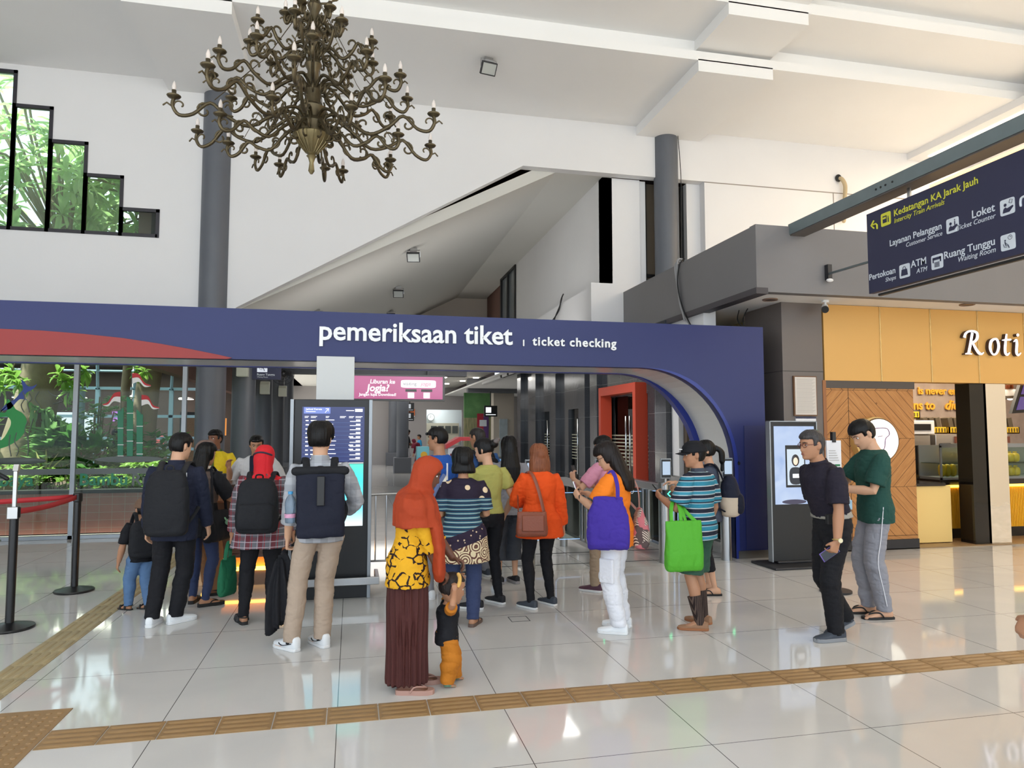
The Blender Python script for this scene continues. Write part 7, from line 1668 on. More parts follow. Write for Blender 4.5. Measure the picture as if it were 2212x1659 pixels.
# 3 woman with long hair and cap, sling bag
P = Person('woman with long dark hair and a black top beside the navy jacket', (-1.42, 7.5, 0), -28, 1.55, 1.0, 'tan', fem=True, head=(-12, 8), lh=dict(to=(-.1, .26, 1.0), pole=(-.6, -.4, -.6)), rh=dict(to=(.16, .30, 1.0), pole=(.6, -.4, -.6)), feet=((-.11, .04, 25, 0), (.10, -.04, -35, 0)))
P.body(('leg',), True); P.pants(m_jean, kg=.006, ag=.006, grow=.008); P.top(m_blk, hem=.72, sleeve=.5, grow=.03, flare=.03, sgrow=.03); P.hair('long', L=.16, thick=.016)
for nm in 'LR': P.flipflop(nm, m_rub, thick=.035)
b = MB(); b.loft(P.torso(.034, 1.06, 1.40), 26); P.part('vest', b, cloth('vest_brown', (92, 78, 72)), .009, 2, P.folds(.004))
t = tote(P, 'black shoulder bag hanging at the hip of the long haired woman', m_blk, (.20, -.02, .92), (0, 1, 0), (1, 0, 0), .32, .30, .14, [[(.20, -.10, .90), (.17, -.08, 1.15), (.12, -.02, 1.335), (.17, .08, 1.15), (.20, .10, .90)]], name='shoulder_bag')
k_ = P.carry('plush_keyring', 'small mint green plush keyring on the black shoulder bag', 'keyring'); b = MB(); b.ell((.30, .03, .80), .045, .05, .032); b.tube([(.30, -.02, .82), (.31, -.06, .85)], .008, 6); b.tube([(.30, .08, .82), (.31, .12, .85)], .008, 6); b.build('plush', mat('mint', (150, 200, 160), .8), k_); b = MB(); b.tube([(.30, .03, .83), (.28, .03, .90)], .004, 5); b.build('strap', m_strapb, k_)
# 4 tan trousers
P = Person('person in a brown cap and tan trousers behind the long haired woman', (-1.50, 7.95, 0), -40, 1.56, 1.05, 'brown', fem=True, feet=((-.02, .12, 10, 0), (.16, .06, -35, 0)), lh=dict(to=(-.12, .24, .95)), rh=dict(to=(.14, .26, .98)))
P.body(('leg',), True); P.pants(m_tanc, ag=.026, kg=.02); P.top(cloth('cream', (206, 196, 184)), hem=.80, sleeve=.5, grow=.016); P.hair('short', thick=.006); P.cap(cloth('cap_taupe', (118, 98, 90)))
for nm in 'LR': P.flipflop(nm, m_rub, style='band', thick=.03)
# 5 yellow shirt officer
P = Person('man in a bright yellow shirt standing behind the counter', (-1.75, 10.05, 0), 172, 1.68, 1.0, 'brown', head=(-24, 0), lh=dict(to=(-.2, .22, .98)), rh=dict(to=(.2, .22, .98)))
P.body(('leg', )); P.pants(m_blk); P.top(m_yellow, hem=.80, sleeve=.55, grow=.014); P.collar(cloth('collar_green', (70, 96, 50))); P.hair('short', face_lo=.05)
b = MB(); b.obox(P.bend((0, .125, 1.22)), (1, 0, 0), (0, 1, 0), (0, 0, 1), .018, .012, .17); b.build('placket', cloth('collar_green', (70, 96, 50)), P.o)
for nm in 'LR': P.shoe(nm, m_shb, m_rub)
# 6 man with camera
P = Person('man in a white vest pointing with a raised hand behind the counter', (-1.14, 9.3, 0), 178, 1.63, 1.08, 'tan', head=(8, 14), lean=.12, rh=dict(to=(.30, .14, 1.235), dir=(.05, .1, 1), nrm=(-.6, .6, 0), pole=(.8, .1, -1), curl=.7), lh=dict(to=(-.16, .26, 1.13), pole=(-.7, -.3, -.6)))
P.body(('leg',)); P.pants(m_nvy); P.top(cloth('vest_white', (206, 204, 204)), hem=.80, sleeve=.5, grow=.018, sgrow=.02); P.hair('short', face_lo=.058, thick=.012)
b = MB(); b.loft(P.torso(.008, .9, 1.40), 24); q = P.part('undershirt', b, m_nvy, .009, 2)
b = MB(); b.obox(P.bend((0, .126, 1.2)), (1, 0, 0), (0, 1, 0), (0, 0, 1), .06, .02, .2); b.build('shirt_front', m_nvy, P.o, bevel=.02)
for nm in 'LR': P.shoe(nm, m_shb, m_rub)
cmr = thing('camera', 'black camera resting on the counter below the pointing hand', 'camera', (-1.44, 8.6, 1.1)); q = MB(); q.box(-1.52, -1.38, 8.56, 8.63, 1.10, 1.20); q.box(-1.48, -1.42, 8.57, 8.62, 1.20, 1.225); q.build('body', m_black, cmr, smooth=False, bevel=.01); q = MB(); q.lathe([(.04, 0), (.042, .03), (.038, .07), (.03, .075)], (0, 0, 0), 20); q.v = [(-1.45 + x, 8.56 - z, 1.15 + y) for x, y, z in q.v]; q.build('lens', m_black, cmr)
# 7 plaid
P = Person('woman in a red headscarf and red and grey plaid shirt, from behind', (-.77, 6.72, 0), -4, 1.54, 1.12, 'tan', fem=True, head=(-10, 5), lh=dict(to=(-.27, .04, .685), pole=(-.3, -1, 0), curl=.9, nrm=(1, 0, 0)), rh=dict(to=(.27, .06, .70), curl=.6), feet=((-.13, -.04, 25, 0), (.10, .0, -8, 0)))
P.body(('arm', 'leg'), True); P.pants(m_blk, ag=.012, kg=.012, grow=.014); P.top(m_plaid, hem=.72, sleeve=.94, grow=.024, sgrow=.022, flare=.05, amp=.006); P.hijab(m_redh, drop=.10, wide=-.26)
b = MB(); b.tube([P.HM @ (Vector((.1 * math.sin(a), -.118 * math.cos(a), .035 + .015 * math.cos(a * 2))) * P.hs) for a in np.linspace(-1.1, 1.1, 9)], .008, 8); P.part('headband', b, cloth('band', (60, 52, 66), v=.6))
for nm in 'LR': P.flipflop(nm, m_rub, style='band', strap=m_rub, thick=.03)
P.backpack('black rounded backpack with a small badge on the plaid shirt', m_packb, .36, .47, .18, z=1.13, m2=m_packb, p=3.2)
tote(P, 'dark green cloth bag hanging from the plaid sleeve', cloth('bag_green', (30, 96, 66)), (-.29, .05, .56), (.5, 1, 0), (1, -.5, 0), .20, .33, .07, [[(-.30, -.02, .55), (-.29, .0, .66), (-.285, .05, .70), (-.29, .02, .63)], [(-.29, .12, .55), (-.285, .10, .66), (-.28, .05, .70), (-.285, .08, .62)]])
# 8 grey check shirt
P = Person('young man in a grey checked shirt facing the timetable screen', (-.23, 5.84, 0), 3, 1.72, .93, 'light', head=(-16, -2), lh=dict(to=(-.25, .07, .80), curl=.95, nrm=(1, 0, 0)), rh=dict(to=(.16, .24, .98), pole=(.9, -.4, -.5)), feet=((-.20, -.02, 38, 0), (.03, .02, 26, 0)), sway=-.02)
P.body(('arm', 'leg')); P.pants(m_beige, ag=.030, kg=.022, grow=.014, waist=1.0); P.top(m_check, hem=.80, sleeve=.80, grow=.02, sgrow=.020, sfl=1.3); P.collar(m_check, h=.04); P.hair('short', thick=.026, neck_lo=-.05, seed=9)
for nm in 'LR':
    o = P.shoe(nm, m_shw, m_sole, h=.1); A, fd = P.leg[nm][2], P.leg[nm][3]; sd = Vector((fd.y, -fd.x, 0)) 
    for sg in (-1, 1):
        b = MB(); g = lambda a, h: Vector((A.x, A.y, 0)) + fd * a + sd * (sg * .042) + Vector((0, 0, h)); b.tube(catmull([g(.10, .052), g(.06, .036), g(.01, .046), g(-.045, .062)], 4), [(.004, .003)] + [(.011, .003)] * 4 + [(.009, .003)] * 4 + [(.004, .003)] * 4, 6); b.build('side_stripe', m_black, o)
    sock(P, nm, m_blk, .06)
P.backpack('dark navy roll top backpack with a buckle on the checked shirt', m_packn, .36, .50, .15, z=1.10, m2=m_packb, roll=True)
bo = P.carry('water_bottle', 'clear blue capped water bottle in the side of the roll top backpack', 'bottle'); q = MB(); q.lathe([(.0, .99), (.034, .99), (.037, 1.0), (.036, 1.03), (.039, 1.05), (.037, 1.07), (.04, 1.10), (.04, 1.14), (.03, 1.175), (.014, 1.20), (.014, 1.21)], (-.225, -.20, 0), 24); q.build('body', mat('bottle_clear', (176, 200, 224), .05, trans=.75), bo); q = MB(); q.lathe([(.018, 1.205), (.019, 1.225), (.0, 1.228)], (-.225, -.20, 0), 18); q.build('cap', mat('cap_blue', (70, 150, 200), .4), bo); q = MB(); q.lathe([(.0405, 1.03), (.0415, 1.06)], (-.225, -.20, 0), 24, cap=False); q.build('label_band', mat('label_pink', (206, 150, 180), .5, var=(30, .4)), bo)
jk = P.carry('jacket', 'black jacket dangling from the hand of the young man in the checked shirt', 'jacket'); b = MB(); z = Vector((0, 0, 1))
b.loft([((-.26, .08, .74), (1, 0, 0), (0, 1, 0), .02, .02), ((-.28, .06, .66), (1, 0, 0), (0, 1, 0), .05, .04), ((-.30, .05, .5), (1, 0, 0), (0, 1, 0), .085, .06), ((-.31, .04, .32), (1, 0, 0), (0, 1, 0), .10, .065), ((-.32, .03, .20), (1, 0, .4), (0, 1, 0), .085, .05), ((-.36, .03, .13), (1, 0, .5), (0, 1, 0), .045, .03)], 24); b.loft([((-.24, .06, .66), (1, 0, 0), (0, 1, 0), .03, .03), ((-.22, .12, .4), (1, 0, 0), (0, 1, 0), .05, .045), ((-.21, .13, .20), (1, 0, 0), (0, 1, 0), .045, .04)], 16)
def jd(Pp, N): return .014 * np.sin(np.arctan2(Pp[:, 1] - .05, Pp[:, 0] + .3) * 7 + 3 * Pp[:, 2]) + .004 * vnoise(Pp * 14, 3)
link('cloth', bake(b, .008, 2, 'cloth', jd), m_blk, jk, True, angle=180)
# 9 rust hijab woman
P = Person('woman in a long rust orange headscarf holding a toddler by the hands', (.38, 4.78, 0), -94, 1.52, 1.0, 'dark', fem=True, head=(-6, 22), lean=.10, voxel=.0055, lh=dict(to=(-.09, .31, .80), dir=(.1, .9, -.4), nrm=(.3, -.3, -1), curl=.8, pole=(-.6, -.6, -.8)), rh=dict(to=(.07, .21, .735), dir=(-.1, .75, -.65), nrm=(-.4, -.4, -1), curl=.8, pole=(.6, -.8, -.5)), feet=((-.08, .06, 8, 0), (.08, -.01, -6, 0)))
P.body(('skirt',), True); b = MB(); b.loft([((0, -.008, z * P.k), (1, 0, 0), (0, 1, 0), rx * P.k, ry * P.k, 2.2) for z, rx, ry in ((.06, .140, .150), (.3, .145, .145), (.6, .178, .15), (.85, .182, .14), (.98, .155, .115))], 40)
def pl_(Pp, N): return .009 * np.sin(np.arctan2(Pp[:, 0], Pp[:, 1]) * 22) * np.clip((.86 - Pp[:, 2]) / .2, 0, 1) + .006 * vnoise(Pp * np.array((6, 6, 2)), 3)
P.part('skirt', b, m_pleat, .008, 1, pl_); P.top(m_batik, hem=.745, sleeve=.72, grow=.024, sgrow=.011, zneck=1.39, flare=.02, amp=.007, name='tunic', sfl=1.1); P.hijab(m_hij, drop=.23, wide=.0, front_long=.50, seed=6)
for nm in 'LR': P.flipflop(nm, mat('sandal_pink', (176, 136, 122), .6), thick=.032)
# 10 toddler
T = Person('toddler in a black top and mustard trousers holding a snack', (.64, 4.80, 0), -86, .68, 1.42, 'tan', kid=True, hs=.90, voxel=.0045, head=(6, 14), lh=dict(to=(-.085, .11, .66), dir=(0, .1, 1), nrm=(1, 0, 0), pole=(-1, .3, -.2), curl=.8), rh=dict(to=(.115, .02, .63), dir=(0, .05, 1), nrm=(-1, 0, 0), pole=(1, -.2, -.2), curl=.8), feet=((-.06, .07, 6, 0), (.05, -.01, -5, 0)))
T.body(('leg',)); T.pants(m_must, ag=.030, kg=.034, grow=.020, vox=.006, amp=.006); T.top(m_blk, hem=.76, sleeve=.26, grow=.012, sgrow=.012, vox=.006, amp=.003); T.hair('short', m=mat('hair_baby', (34, 22, 18), .6, bump=(40, .3)), thick=.005, face_lo=.06)
for nm, sd in (('L', -1), ('R', 1)):
    S, E, Wr = T.arm[nm][:3]; b = MB(); b.tube([S.lerp(E, .15), S.lerp(E, .62)], [.042, .040], 16, round=False); T.part('sleeve', b, m_must, .005, 1)
    b = MB(); T.foot(b, T.leg[nm][2], T.leg[nm][3], 0, False); A = T.leg[nm][2]; b.tube([A - Vector((0, 0, .02)), A + Vector((0, 0, .035))], [.024, .026], 12, round=False); o = T.part('sock', b, m_sock, .005, 2); o.scale = (1.0, 1.0, 1.0)
    b = MB(); b.tube([A + Vector((0, 0, .02)), A + Vector((0, 0, .045))], [.028, .029], 14, round=False); b.build('sock_cuff', m_wht, o)
sn = T.carry('snack', 'half eaten pale yellow snack held over the toddler\'s head', 'food'); b = MB(); b.tube(catmull([(.105, .05, .665), (.10, .06, .69), (.10, .06, .72), (.11, .05, .74)], 4), .013, 10); b.build('snack', mat('snack_yellow', (222, 176, 92), .7), sn)
# 11 blue shirt man
P = Person('man in a royal blue sports shirt with sunglasses pushed up on his head', (.88, 7.3, 0), 22, 1.70, 1.08, 'tan', head=(38, 0), feet=((-.11, 0, 10, 0), (.11, -.02, -8, 0)))
P.body(('leg',)); P.pants(m_gry); P.top(m_bluet, hem=.80, sleeve=.40, grow=.016, sgrow=.02); P.hair('short', thick=.014, neck_lo=-.04)
b = MB(); b.obox(P.bend((.02, -.122, 1.27)), (1, 0, 0), (0, 1, 0), (0, 0, 1), .009, .01, .085); b.build('back_stripe', m_wht, P.o)
for sd in (-1, 1):
    b = MB(); b.ell(P.HM @ Vector((sd * .04, .095, .062)), .026, .006, .016); b.tube([P.HM @ Vector((sd * .06, .085, .06)), P.HM @ Vector((sd * .092, .02, .04)), P.HM @ Vector((sd * .088, -.02, .02))], .003, 6); b.build('sunglasses', m_black, P.o)
for nm in 'LR': P.shoe(nm, m_shw, m_sole)
# 12 batik woman
P = Person('woman with a black bob in a teal and plum batik blouse, from behind', (.96, 6.21, 0), -4, 1.50, 1.08, 'tan', fem=True, head=(6, 4), lh=dict(to=(-.15, .22, .94), pole=(-.35, -.8, -.6)), rh=dict(to=(.15, .22, .94), pole=(.35, -.8, -.6)), feet=((-.08, .05, 10, 0), (.09, -.02, -24, 0)))
P.body(('leg',), True); P.pants(m_jean, ag=.022, kg=.018); P.top(m_batik2, hem=.62, sleeve=.46, grow=.03, sgrow=.024, flare=.03, amp=.006, sfl=1.2, name='blouse'); P.hair('bob', L=.045, thick=.030, wid=1.28)
for nm in 'LR': P.flipflop(nm, mat('sandal_taupe', (92, 74, 66), .7), thick=.03)
tote(P, 'cream canvas tote bag at the left side of the batik blouse', cloth('canvas', (214, 206, 190)), (-.23, .06, .98), (.3, 1, 0), (1, -.3, 0), .30, .36, .08, [[(-.24, -.02, .97), (-.20, -.04, 1.15), (-.15, .0, 1.285), (-.19, .09, 1.15), (-.23, .12, .97)]], folds_=.004)
tote(P, 'small slate blue shoulder bag in front of the canvas tote', cloth('slate', (92, 104, 138)), (-.30, .06, .92), (0, 1, 0), (1, 0, 0), .16, .16, .05, [[(-.31, .0, .91), (-.26, -.04, 1.12), (-.165, -.01, 1.30), (-.25, .07, 1.12), (-.31, .1, .91)]], folds_=.003, name='shoulder_bag')
# 13 olive tee
P = Person('woman in an olive yellow tee with her black hair in a bun', (1.30, 6.84, 0), 14, 1.60, .98, 'light', fem=True, head=(38, 12), lh=dict(to=(-.10, .25, 1.02), pole=(-.8, -.4, -.5)), rh=dict(to=(.24, .10, .86)), feet=((-.15, -.06, 44, 0), (.14, .04, 18, 0)))
P.body(('leg',)); P.pants(m_blk, kg=.006, ag=.008, grow=.008); P.top(m_olive, hem=.93, sleeve=.34, grow=.014, sgrow=.018); P.hair('bun', thick=.013, neck_lo=-.035)
b = MB(); b.ell(P.HM @ Vector((.02, -.16, .075)), .03, .012, .022); b.ell(P.HM @ Vector((-.03, -.165, .06)), .03, .012, .022); P.part('hair_clip', b, mat('clip_grey', (96, 88, 86), .6))
for nm in 'LR': P.shoe(nm, m_shb, m_sole)
# 14 second blue shirt
P = Person('man with thinning hair in a steel blue shirt at the front of the queue', (1.46, 8.2, 0), 20, 1.71, 1.1, 'tan', head=(20, 6))
P.body(('leg',)); P.pants(m_gry); P.top(m_blue3, hem=.80, sleeve=.42, grow=.016); P.hair('short', m=mat('hair_thin', (30, 22, 19), .6, var=(8, .3)), thick=.007, neck_lo=-.05)
for nm in 'LR': P.shoe(nm, m_shg, m_sole)
P.backpack('dark backpack on the man in the steel blue shirt', m_packb, .28, .40, .13, z=1.16)
# 15 grey top, long black hair
P = Person('woman with very long black hair in a loose grey top', (1.72, 7.77, 0), -4, 1.60, 1.0, 'light', fem=True, head=(0, 4), lh=dict(to=(-.24, .06, .72), curl=.9, nrm=(1, 0, 0)), feet=((-.11, 0, 18, 0), (.07, .02, 14, 0)))
P.body(('arm', 'leg')); P.pants(cloth('charcoal', (62, 66, 74)), to='calf', kg=.03, ag=.04, grow=.02); P.top(m_gry, hem=.80, sleeve=.85, grow=.028, sgrow=.024, flare=.04, amp=.007); P.hair('long', L=.24, thick=.018)
for nm in 'LR': P.shoe(nm, m_shb, mat('sole_grey', (150, 146, 146), .6), sole=.035)
tote(P, 'large dark grey shopping bag held low by the woman in grey', cloth('slate_dark', (52, 56, 64)), (-.22, .04, .66), (1, .2, 0), (-.2, 1, 0), .34, .36, .12, [[(-.30, .04, .65), (-.27, .05, .74), (-.24, .06, .76), (-.2, .05, .74), (-.14, .04, .65)]], folds_=.004, name='shopping_bag')
# 16 orange blouse
P = Person('woman with reddish brown hair in a vivid orange long sleeved blouse', (1.78, 6.69, 0), 3, 1.53, 1.06, 'light', fem=True, lh=dict(to=(-.06, .24, .98), pole=(-1, -.5, -.6)), rh=dict(to=(.25, .02, .72)), feet=((-.10, -.04, 30, 0), (.13, .05, 24, 0)))
P.body(('arm', 'leg')); P.pants(m_blk, kg=.006, ag=.006, grow=.008); P.top(m_org, hem=.73, sleeve=.95, grow=.03, sgrow=.024, flare=.035, amp=.007, name='blouse'); P.hair('bob', m=hair_mat('hair_auburn', (84, 44, 28), (160, 98, 66)), L=.12, thick=.020, wid=1.22)
for nm in 'LR': P.shoe(nm, m_shg, m_sole)
t = tote(P, 'tan brown leather shoulder bag on the orange blouse', m_brn, (-.14, -.20, .93), (1, -.25, 0), (.25, 1, 0), .29, .23, .13, [[(-.02, -.20, .92), (-.06, -.16, 1.12), (-.10, -.10, 1.262), (-.13, .0, 1.285), (-.19, .06, 1.15), (-.25, -.12, .93)]], folds_=.003, name='shoulder_bag', mh=m_brn)
b = MB(); b.obox((-.15, -.275, .83), (1, -.25, 0), (.25, 1, 0), (0, 0, 1), .10, .012, .075); b.build('flap', m_brn, t, bevel=.01)
# 17 tangerine tee
P = Person('woman with wavy dark hair in a tangerine tee and white cargo trousers', (2.21, 5.77, 0), 50, 1.58, 1.0, 'light', fem=True, head=(14, 26), voxel=.0055, lh=dict(to=(-.07, .30, 1.10), dir=(.2, .7, .7), nrm=(.7, -.2, .3), curl=.7, pole=(-.7, -.5, -.8)), rh=dict(to=(.08, .30, 1.13), dir=(-.7, .6, .25), nrm=(-.3, 0, -1), curl=.8, pole=(.7, -.5, -.8)), feet=((-.09, -.05, 12, 0), (.13, -.01, 6, 0)))
P.body(('leg',)); P.pants(m_wht, ag=.034, kg=.034, grow=.018, amp=.008); P.top(m_tang, hem=.745, sleeve=.42, grow=.024, sgrow=.034, sfl=1.3, amp=.006, name='tee'); P.hair('long', m=hair_mat('hair_dark', (10, 7, 6), (36, 26, 24)), L=.10, thick=.022, seed=12); P.glasses(m_black)
for nm in 'LR': P.shoe(nm, m_shw, m_sole)
b = MB(); b.obox(P.leg['L'][0].lerp(P.leg['L'][1], .8) + Vector((-.076, -.0, 0)), (.2, 1, 0), (1, -.2, 0), (0, 0, 1), .065, .016, .10); P.part('cargo_pocket', b, m_wht, .008, 2)
q = MB(); yb_ = -.142
q.tube([(.02 + .05 * math.cos(a), yb_ + .004, 1.20 + .05 * math.sin(a)) for a in np.linspace(0, 2 * PI, 20, endpoint=False)], .003, 5, closed=True); q.tube([(.02 + .03 * math.cos(a), yb_ + .004, 1.20 + .03 * math.sin(a)) for a in np.linspace(0, 2 * PI, 14, endpoint=False)], .003, 5, closed=True); q.build('shirt_print', m_wht, P.o)
tote(P, 'purple cloth tote bag on the shoulder of the tangerine tee', cloth('purple', (66, 48, 148)), (-.25, -.02, 1.14), (-.35, .93, 0), (.93, .35, 0), .34, .43, .17, [[(-.24, -.10, 1.13), (-.20, -.08, 1.25), (-.165, -.02, 1.345), (-.20, .05, 1.25), (-.25, .08, 1.12)]], folds_=.010, top=.72)
t = tote(P, 'floral drawstring pouch hanging behind the tangerine tee', m_floral, (.15, -.16, 1.02), (1, .6, 0), (-.6, 1, 0), .20, .34, .16, [[(.15, -.16, 1.01), (.13, -.15, 1.2), (.10, -.06, 1.335), (.12, .03, 1.30), (.16, .0, 1.15), (.17, -.13, 1.0)]], folds_=.006, name='drawstring_pouch', top=.5, mh=cloth('cord_pink', (176, 130, 120)))
P.phone('L', 'white phone in the hands of the woman in tangerine', m_let, off=(.08, .0, .035), up=(.0, .5, 1), nrm=(.3, -1, .4)); b = MB(); E, Wr = P.arm['L'][1:3]; c = E.lerp(Wr, .93); b.tube([c + Vector((.030 * math.cos(a), .012 * math.sin(a), .030 * math.sin(a))) for a in np.linspace(0, 2 * PI, 14, endpoint=False)], .005, 6, closed=True); b.build('bracelet', m_black, P.o)
# 18 pink
P = Person('woman in a pink top holding a phone, half hidden by the tangerine tee', (2.66, 7.18, 0), 34, 1.62, 1.0, 'light', fem=True, head=(10, 14), lh=dict(to=(-.20, .30, 1.16), dir=(0, .3, 1), nrm=(1, 0, 0), pole=(-.8, -.4, -.8), curl=.8), rh=dict(to=(.10, .28, 1.08)), feet=((-.12, .08, 14, 0), (.12, -.02, -10, 0)))
P.body(('leg',)); P.pants(cloth('khaki', (160, 140, 118)), ag=.02); P.top(m_pink, hem=.80, sleeve=.46, grow=.018, sgrow=.022, sfl=1.2); P.hair('bob', L=.05)
for nm in 'LR': P.shoe(nm, mat('shoe_plum', (84, 50, 66), .7), m_sole)
P.phone('L', 'dark phone held up by the woman in pink', off=(.08, .0, .03), up=(0, .2, 1), nrm=(.2, -1, .2))
# 19 striped polo
P = Person('man in a black cap and a teal striped polo shirt with dark green shorts', (2.96, 5.74, 0), 34, 1.57, 1.06, 'tan', head=(40, 4), voxel=.0055, lh=dict(to=(-.16, .27, 1.09), dir=(.3, .8, .5), nrm=(.8, -.3, .2), curl=.8, pole=(-.5, -.5, -1)), rh=dict(to=(.25, .08, .80)), feet=((-.12, -.06, 32, 0), (.10, .02, 0, 0)))
P.body(('none',)); P.pants(m_shgrn, to='knee', grow=.02, kg=.045, short_t=.95); P.top(m_polo, hem=.80, sleeve=.44, grow=.022, sgrow=.030, sfl=1.3, name='polo_shirt', amp=.006); P.collar(cloth('collar_slate', (62, 68, 80)), h=.035); P.hair('short', neck_lo=-.06, thick=.011); P.cap(m_blk)
for nm in 'LR': P.shoe(nm, m_tanl, m_solet, h=.07); sock(P, nm, m_rsock, .21)
b = MB(); [b.obox(P.HM @ Vector((x, .118 - 3.2 * x * x, .062)), (1, -6 * x, 0), (0, 1, 0), (0, 0, 1), .006, .003, .004) for x in np.linspace(-.05, .05, 9)]; b.build('cap_lettering', m_let, P.o, smooth=False)
tote(P, 'bright green shopping bag hanging from the forearm of the striped polo', cloth('lime', (84, 168, 48), .6), (-.29, -.02, .93), (.83, -.56, 0), (.56, .83, 0), .33, .42, .13, [[(-.38, .04, .92), (-.33, .07, 1.03), (-.225, .10, 1.10), (-.28, .02, 1.03), (-.31, -.01, .92)], [(-.27, -.03, .92), (-.25, .02, 1.03), (-.215, .09, 1.10), (-.22, .0, 1.0), (-.20, -.08, .92)]], folds_=.004, name='shopping_bag', top=1.0)
P.phone('L', 'dark phone in the hand of the man in the striped polo', off=(.085, .0, .035), up=(.1, .7, .7), nrm=(.3, -.7, .7))
# 20 ponytail
P = Person('woman with a ponytail and flip flops behind the striped polo', (3.66, 6.85, 0), 62, 1.57, .98, 'light', fem=True, head=(6, 4), lh=dict(to=(-.10, .34, 1.14), dir=(.1, 1, .1), nrm=(0, 0, -1), pole=(-.6, -.5, -.8)), rh=dict(to=(.1, .3, 1.05)), feet=((-.09, -.04, 10, 0), (.11, .02, 0, 0)))
P.body(('leg',), True); P.pants(m_blk, to='calf', kg=.008, ag=.008); P.top(cloth('shirt_slate', (70, 76, 92)), hem=.80, sleeve=.5, grow=.016); P.hair('tail', thick=.012)
for nm in 'LR': P.flipflop(nm, m_rub)
n = NT('two_tone_pack', .75, .2); n.col(n.mix(n.math('LESS_THAN', n.z, 1.0), (34, 38, 54), (206, 190, 170))); P.backpack('navy backpack with a cream lower half behind the striped polo', n.m, .32, .42, .20, z=1.08, m2=m_packn, p=2.6)
# 21 navy polo, walking
P = Person('grey haired man in a dark polo shirt and black trousers walking left', (3.84, 5.15, 0), 88, 1.69, 1.08, 'tan', head=(4, 3), lean=.20, voxel=.0055, lh=dict(to=(-.27, .14, .82), dir=(.15, .35, -1), nrm=(1, .1, 0), curl=.85, pole=(-.3, -1, 0)), rh=dict(to=(.20, -.04, .80), curl=.8), feet=((-.05, .02, 0, 0), (.13, -.20, -6, .05, -.42)))
P.body(('leg',)); P.pants(m_blk, ag=.028, kg=.022, grow=.016, waist=1.03); P.top(m_dknv, hem=.985, sleeve=.46, grow=.022, sgrow=.030, sfl=1.25, name='polo_shirt', amp=.006); P.collar(m_dknv, h=.03); P.hair('short', m=hair_mat('hair_grey', (24, 22, 22), (84, 80, 80)), neck_lo=-.075, thick=.013, face_lo=.055); P.glasses(mat('frame_red', (92, 26, 24), .3))
for nm in 'LR': P.shoe(nm, m_shg, mat('sole_midgrey', (134, 136, 140), .6), sole=.03); sock(P, nm, m_blk, .1)
b = MB(); b.loft(P.torso(.023, .975, 1.015), 26); P.part('belt', b, mat('belt_grey', (150, 146, 138), .4), .008, 1)
b = MB(); b.obox(P.bend((-.16, .1, .985)), (0, 1, 0), (1, 0, 0), (0, 0, 1), .05, .02, .04); P.part('belt_pouch', b, m_strapb, .008, 1)
E_, Wr_ = P.arm['L'][1:3]; c = E_.lerp(Wr_, .95); dd = (Wr_ - E_).normalized(); u_, v_ = frame(dd); b = MB(); b.tube([c + u_ * (.034 * math.cos(a)) + v_ * (.034 * math.sin(a)) for a in np.linspace(0, 2 * PI, 18, endpoint=False)], .006, 6, closed=True); wt = b.build('watch', mat('gold', (206, 180, 116), .3, metal=.8), P.o); b = MB(); b.cyl(c + Vector((-.034, 0, 0)), c + Vector((-.043, 0, 0)), .018, n=18); b.build('watch_face', mat('watch_face', (226, 216, 180), .3), wt)
P.phone('L', 'violet cased phone carried low by the man in the dark polo', mat('case_violet', (112, 92, 176), .5), off=(.10, .0, .035), up=(0, .8, -.5), nrm=(-1, .1, 0))
# 22 green tee
P = Person('young man in a bottle green tee and grey sweatpants looking down', (4.67, 5.66, 0), 72, 1.79, 1.0, 'light', head=(10, 30), voxel=.0055, lh=dict(to=(-.10, .32, 1.16), dir=(.35, .8, .35), nrm=(.4, -.3, .9), curl=.6, pole=(-.6, -.6, -.8)), rh=dict(to=(.10, .30, 1.30), dir=(-.5, .8, -.1), nrm=(-.2, -.1, -1), curl=.7, pole=(.8, -.4, -.7)), feet=((-.06, -.04, 6, 0), (.12, .03, 0, 0)))
P.body(('leg',), True); P.pants(m_sweat, ag=.028, kg=.030, grow=.016, amp=.008); P.top(m_grn, hem=.80, sleeve=.44, grow=.024, sgrow=.032, sfl=1.3, name='tee', amp=.007); P.hair('short', thick=.016, face_lo=.05, fringe=-.008)
for nm in 'LR': P.flipflop(nm, m_rub)
for nm in 'LR':
    hip, K, A = P.leg[nm][:3]; b = MB(); b.tube([K.lerp(A, .86), K.lerp(A, .97)], [.052, .046], 16, round=False); P.part('ankle_cuff', b, m_sweat, .007, 1)
b = MB(); hip, K, A = P.leg['L'][:3]; b.tube(catmull([hip + Vector((-.108, -.0, .06)), hip.lerp(K, .5) + Vector((-.10, 0, 0)), K + Vector((-.092, 0, 0)), K.lerp(A, .6) + Vector((-.078, 0, 0)), K.lerp(A, .9) + Vector((-.07, 0, 0))], 5), .004, 6); b.build('side_piping', m_wht, P.o)
pu = P.carry('pouch', 'dark grey pouch in the hands of the man in bottle green', 'pouch'); b = MB(); b.ell((.0, .42, 1.24), .055, .10, .045, (1, .2, 0), (-.1, 1, -.3), (0, .3, 1), p=2.8); link('pouch', bake(b, .006, 2, 'pouch', P.folds(.004, (20, 20, 20))), cloth('pouch_grey', (84, 84, 88)), pu, True, angle=180)
fm = P.carry('face_mask', 'light blue face mask dangling from the wrist of the man in bottle green', 'mask'); b = MB(); b.sheet(lambda u, v: (-.135 + .016 * math.sin(PI * u) * math.sin(PI * v), .30 + (u - .5) * .12, 1.06 - v * .085), 8, 6); o = b.build('cover', mat('mask_blue', (166, 196, 214), .8), fm); s_ = o.modifiers.new('t', 'SOLIDIFY'); s_.thickness = .003
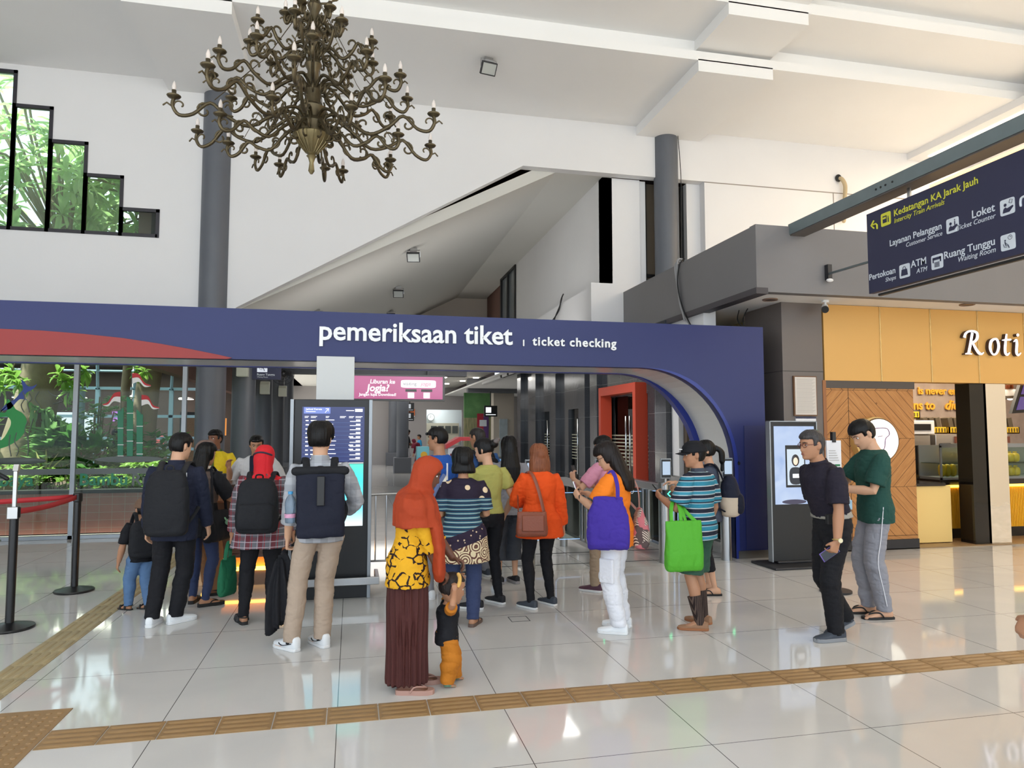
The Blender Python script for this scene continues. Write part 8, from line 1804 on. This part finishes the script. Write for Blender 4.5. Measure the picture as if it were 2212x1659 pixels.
for y in (.25, .35):
    b = MB(); b.tube(catmull([(-.135, y, 1.055), (-.132, (y + .3) / 2, 1.12), (-.115, .30, 1.185), (-.132, .30 + (y - .3) * .2, 1.11), (-.135, y + (.3 - y) * .1, 1.055)], 4), .002, 5); b.build('ear_loop', m_let, fm)
# 23 edge
P = Person('person in a black tee cut off by the right edge of the picture', (3.19, 2.61, 0), 10, 1.66, 1.05, 'tan', lh=dict(to=(-.27, .03, .86), curl=.5))
P.body(('leg',)); P.pants(m_blk); P.top(m_blk, hem=.80, sleeve=.46, grow=.02, sgrow=.03, sfl=1.2); P.hair('short')
for nm in 'LR': P.shoe(nm, m_shw, m_sole)
# far figures
P = Person('man in dark clothes and grey shorts standing far down the hall', (2.46, 33, 0), -70, 1.74, 1.05, 'dark', head=(0, 20), voxel=.011, eyes=False, lh=dict(to=(-.1, .3, 1.0)), rh=dict(to=(.1, .3, 1.0)))
P.body(('none',)); P.pants(m_gry, to='knee', vox=.013, kg=.04); P.top(m_blk, hem=.80, sleeve=.5, vox=.013); P.hair('short')
for nm in 'LR': P.shoe(nm, m_shb, m_sole)
P = Person('woman in a wine red robe and headscarf bending far down the hall', (2.95, 31.5, 0), 60, 1.42, 1.1, 'tan', fem=True, lean=.5, head=(0, 20), voxel=.011, eyes=False)
P.body(('leg',)); wine = cloth('wine', (96, 26, 46)); b = MB(); b.loft([((0, 0, z), (1, 0, 0), (0, 1, 0), r, r * .8) for z, r in ((.04, .32), (.5, .27), (.8, .2))], 20); P.part('robe', b, wine, .013, 1, P.folds(.01)); P.top(wine, hem=.8, sleeve=.9, grow=.03, vox=.013); P.hijab(wine, drop=.25)
P = Person('child in a bright blue shirt beside the wine red robe far down the hall', (3.1, 33.5, 0), 100, 1.5, 1.0, 'tan', voxel=.011, eyes=False)
P.body(('leg',)); P.pants(m_nvy, vox=.013); P.top(cloth('sky', (40, 130, 180)), hem=.80, sleeve=.5, vox=.013); P.hair('short')
P = Person('man in a black jacket with a green stripe walking beyond the garden', (-5.42, 18.4, 0), -60, 1.72, 1.1, 'brown', voxel=.011, eyes=False)
P.body(('leg',)); P.pants(m_blk, vox=.013); P.top(m_blk, hem=.80, sleeve=.95, grow=.025, vox=.013, name='jacket'); P.hair('short')
b = MB(); b.tube(catmull([P.bend((-.15, -.10, 1.4)), P.bend((-.02, -.15, 1.2)), P.bend((.12, -.15, 1.0))], 4), [(.03, .01)] * 9, 8); b.build('stripe', mat('stripe_lime', (150, 196, 80), .7), P.o)
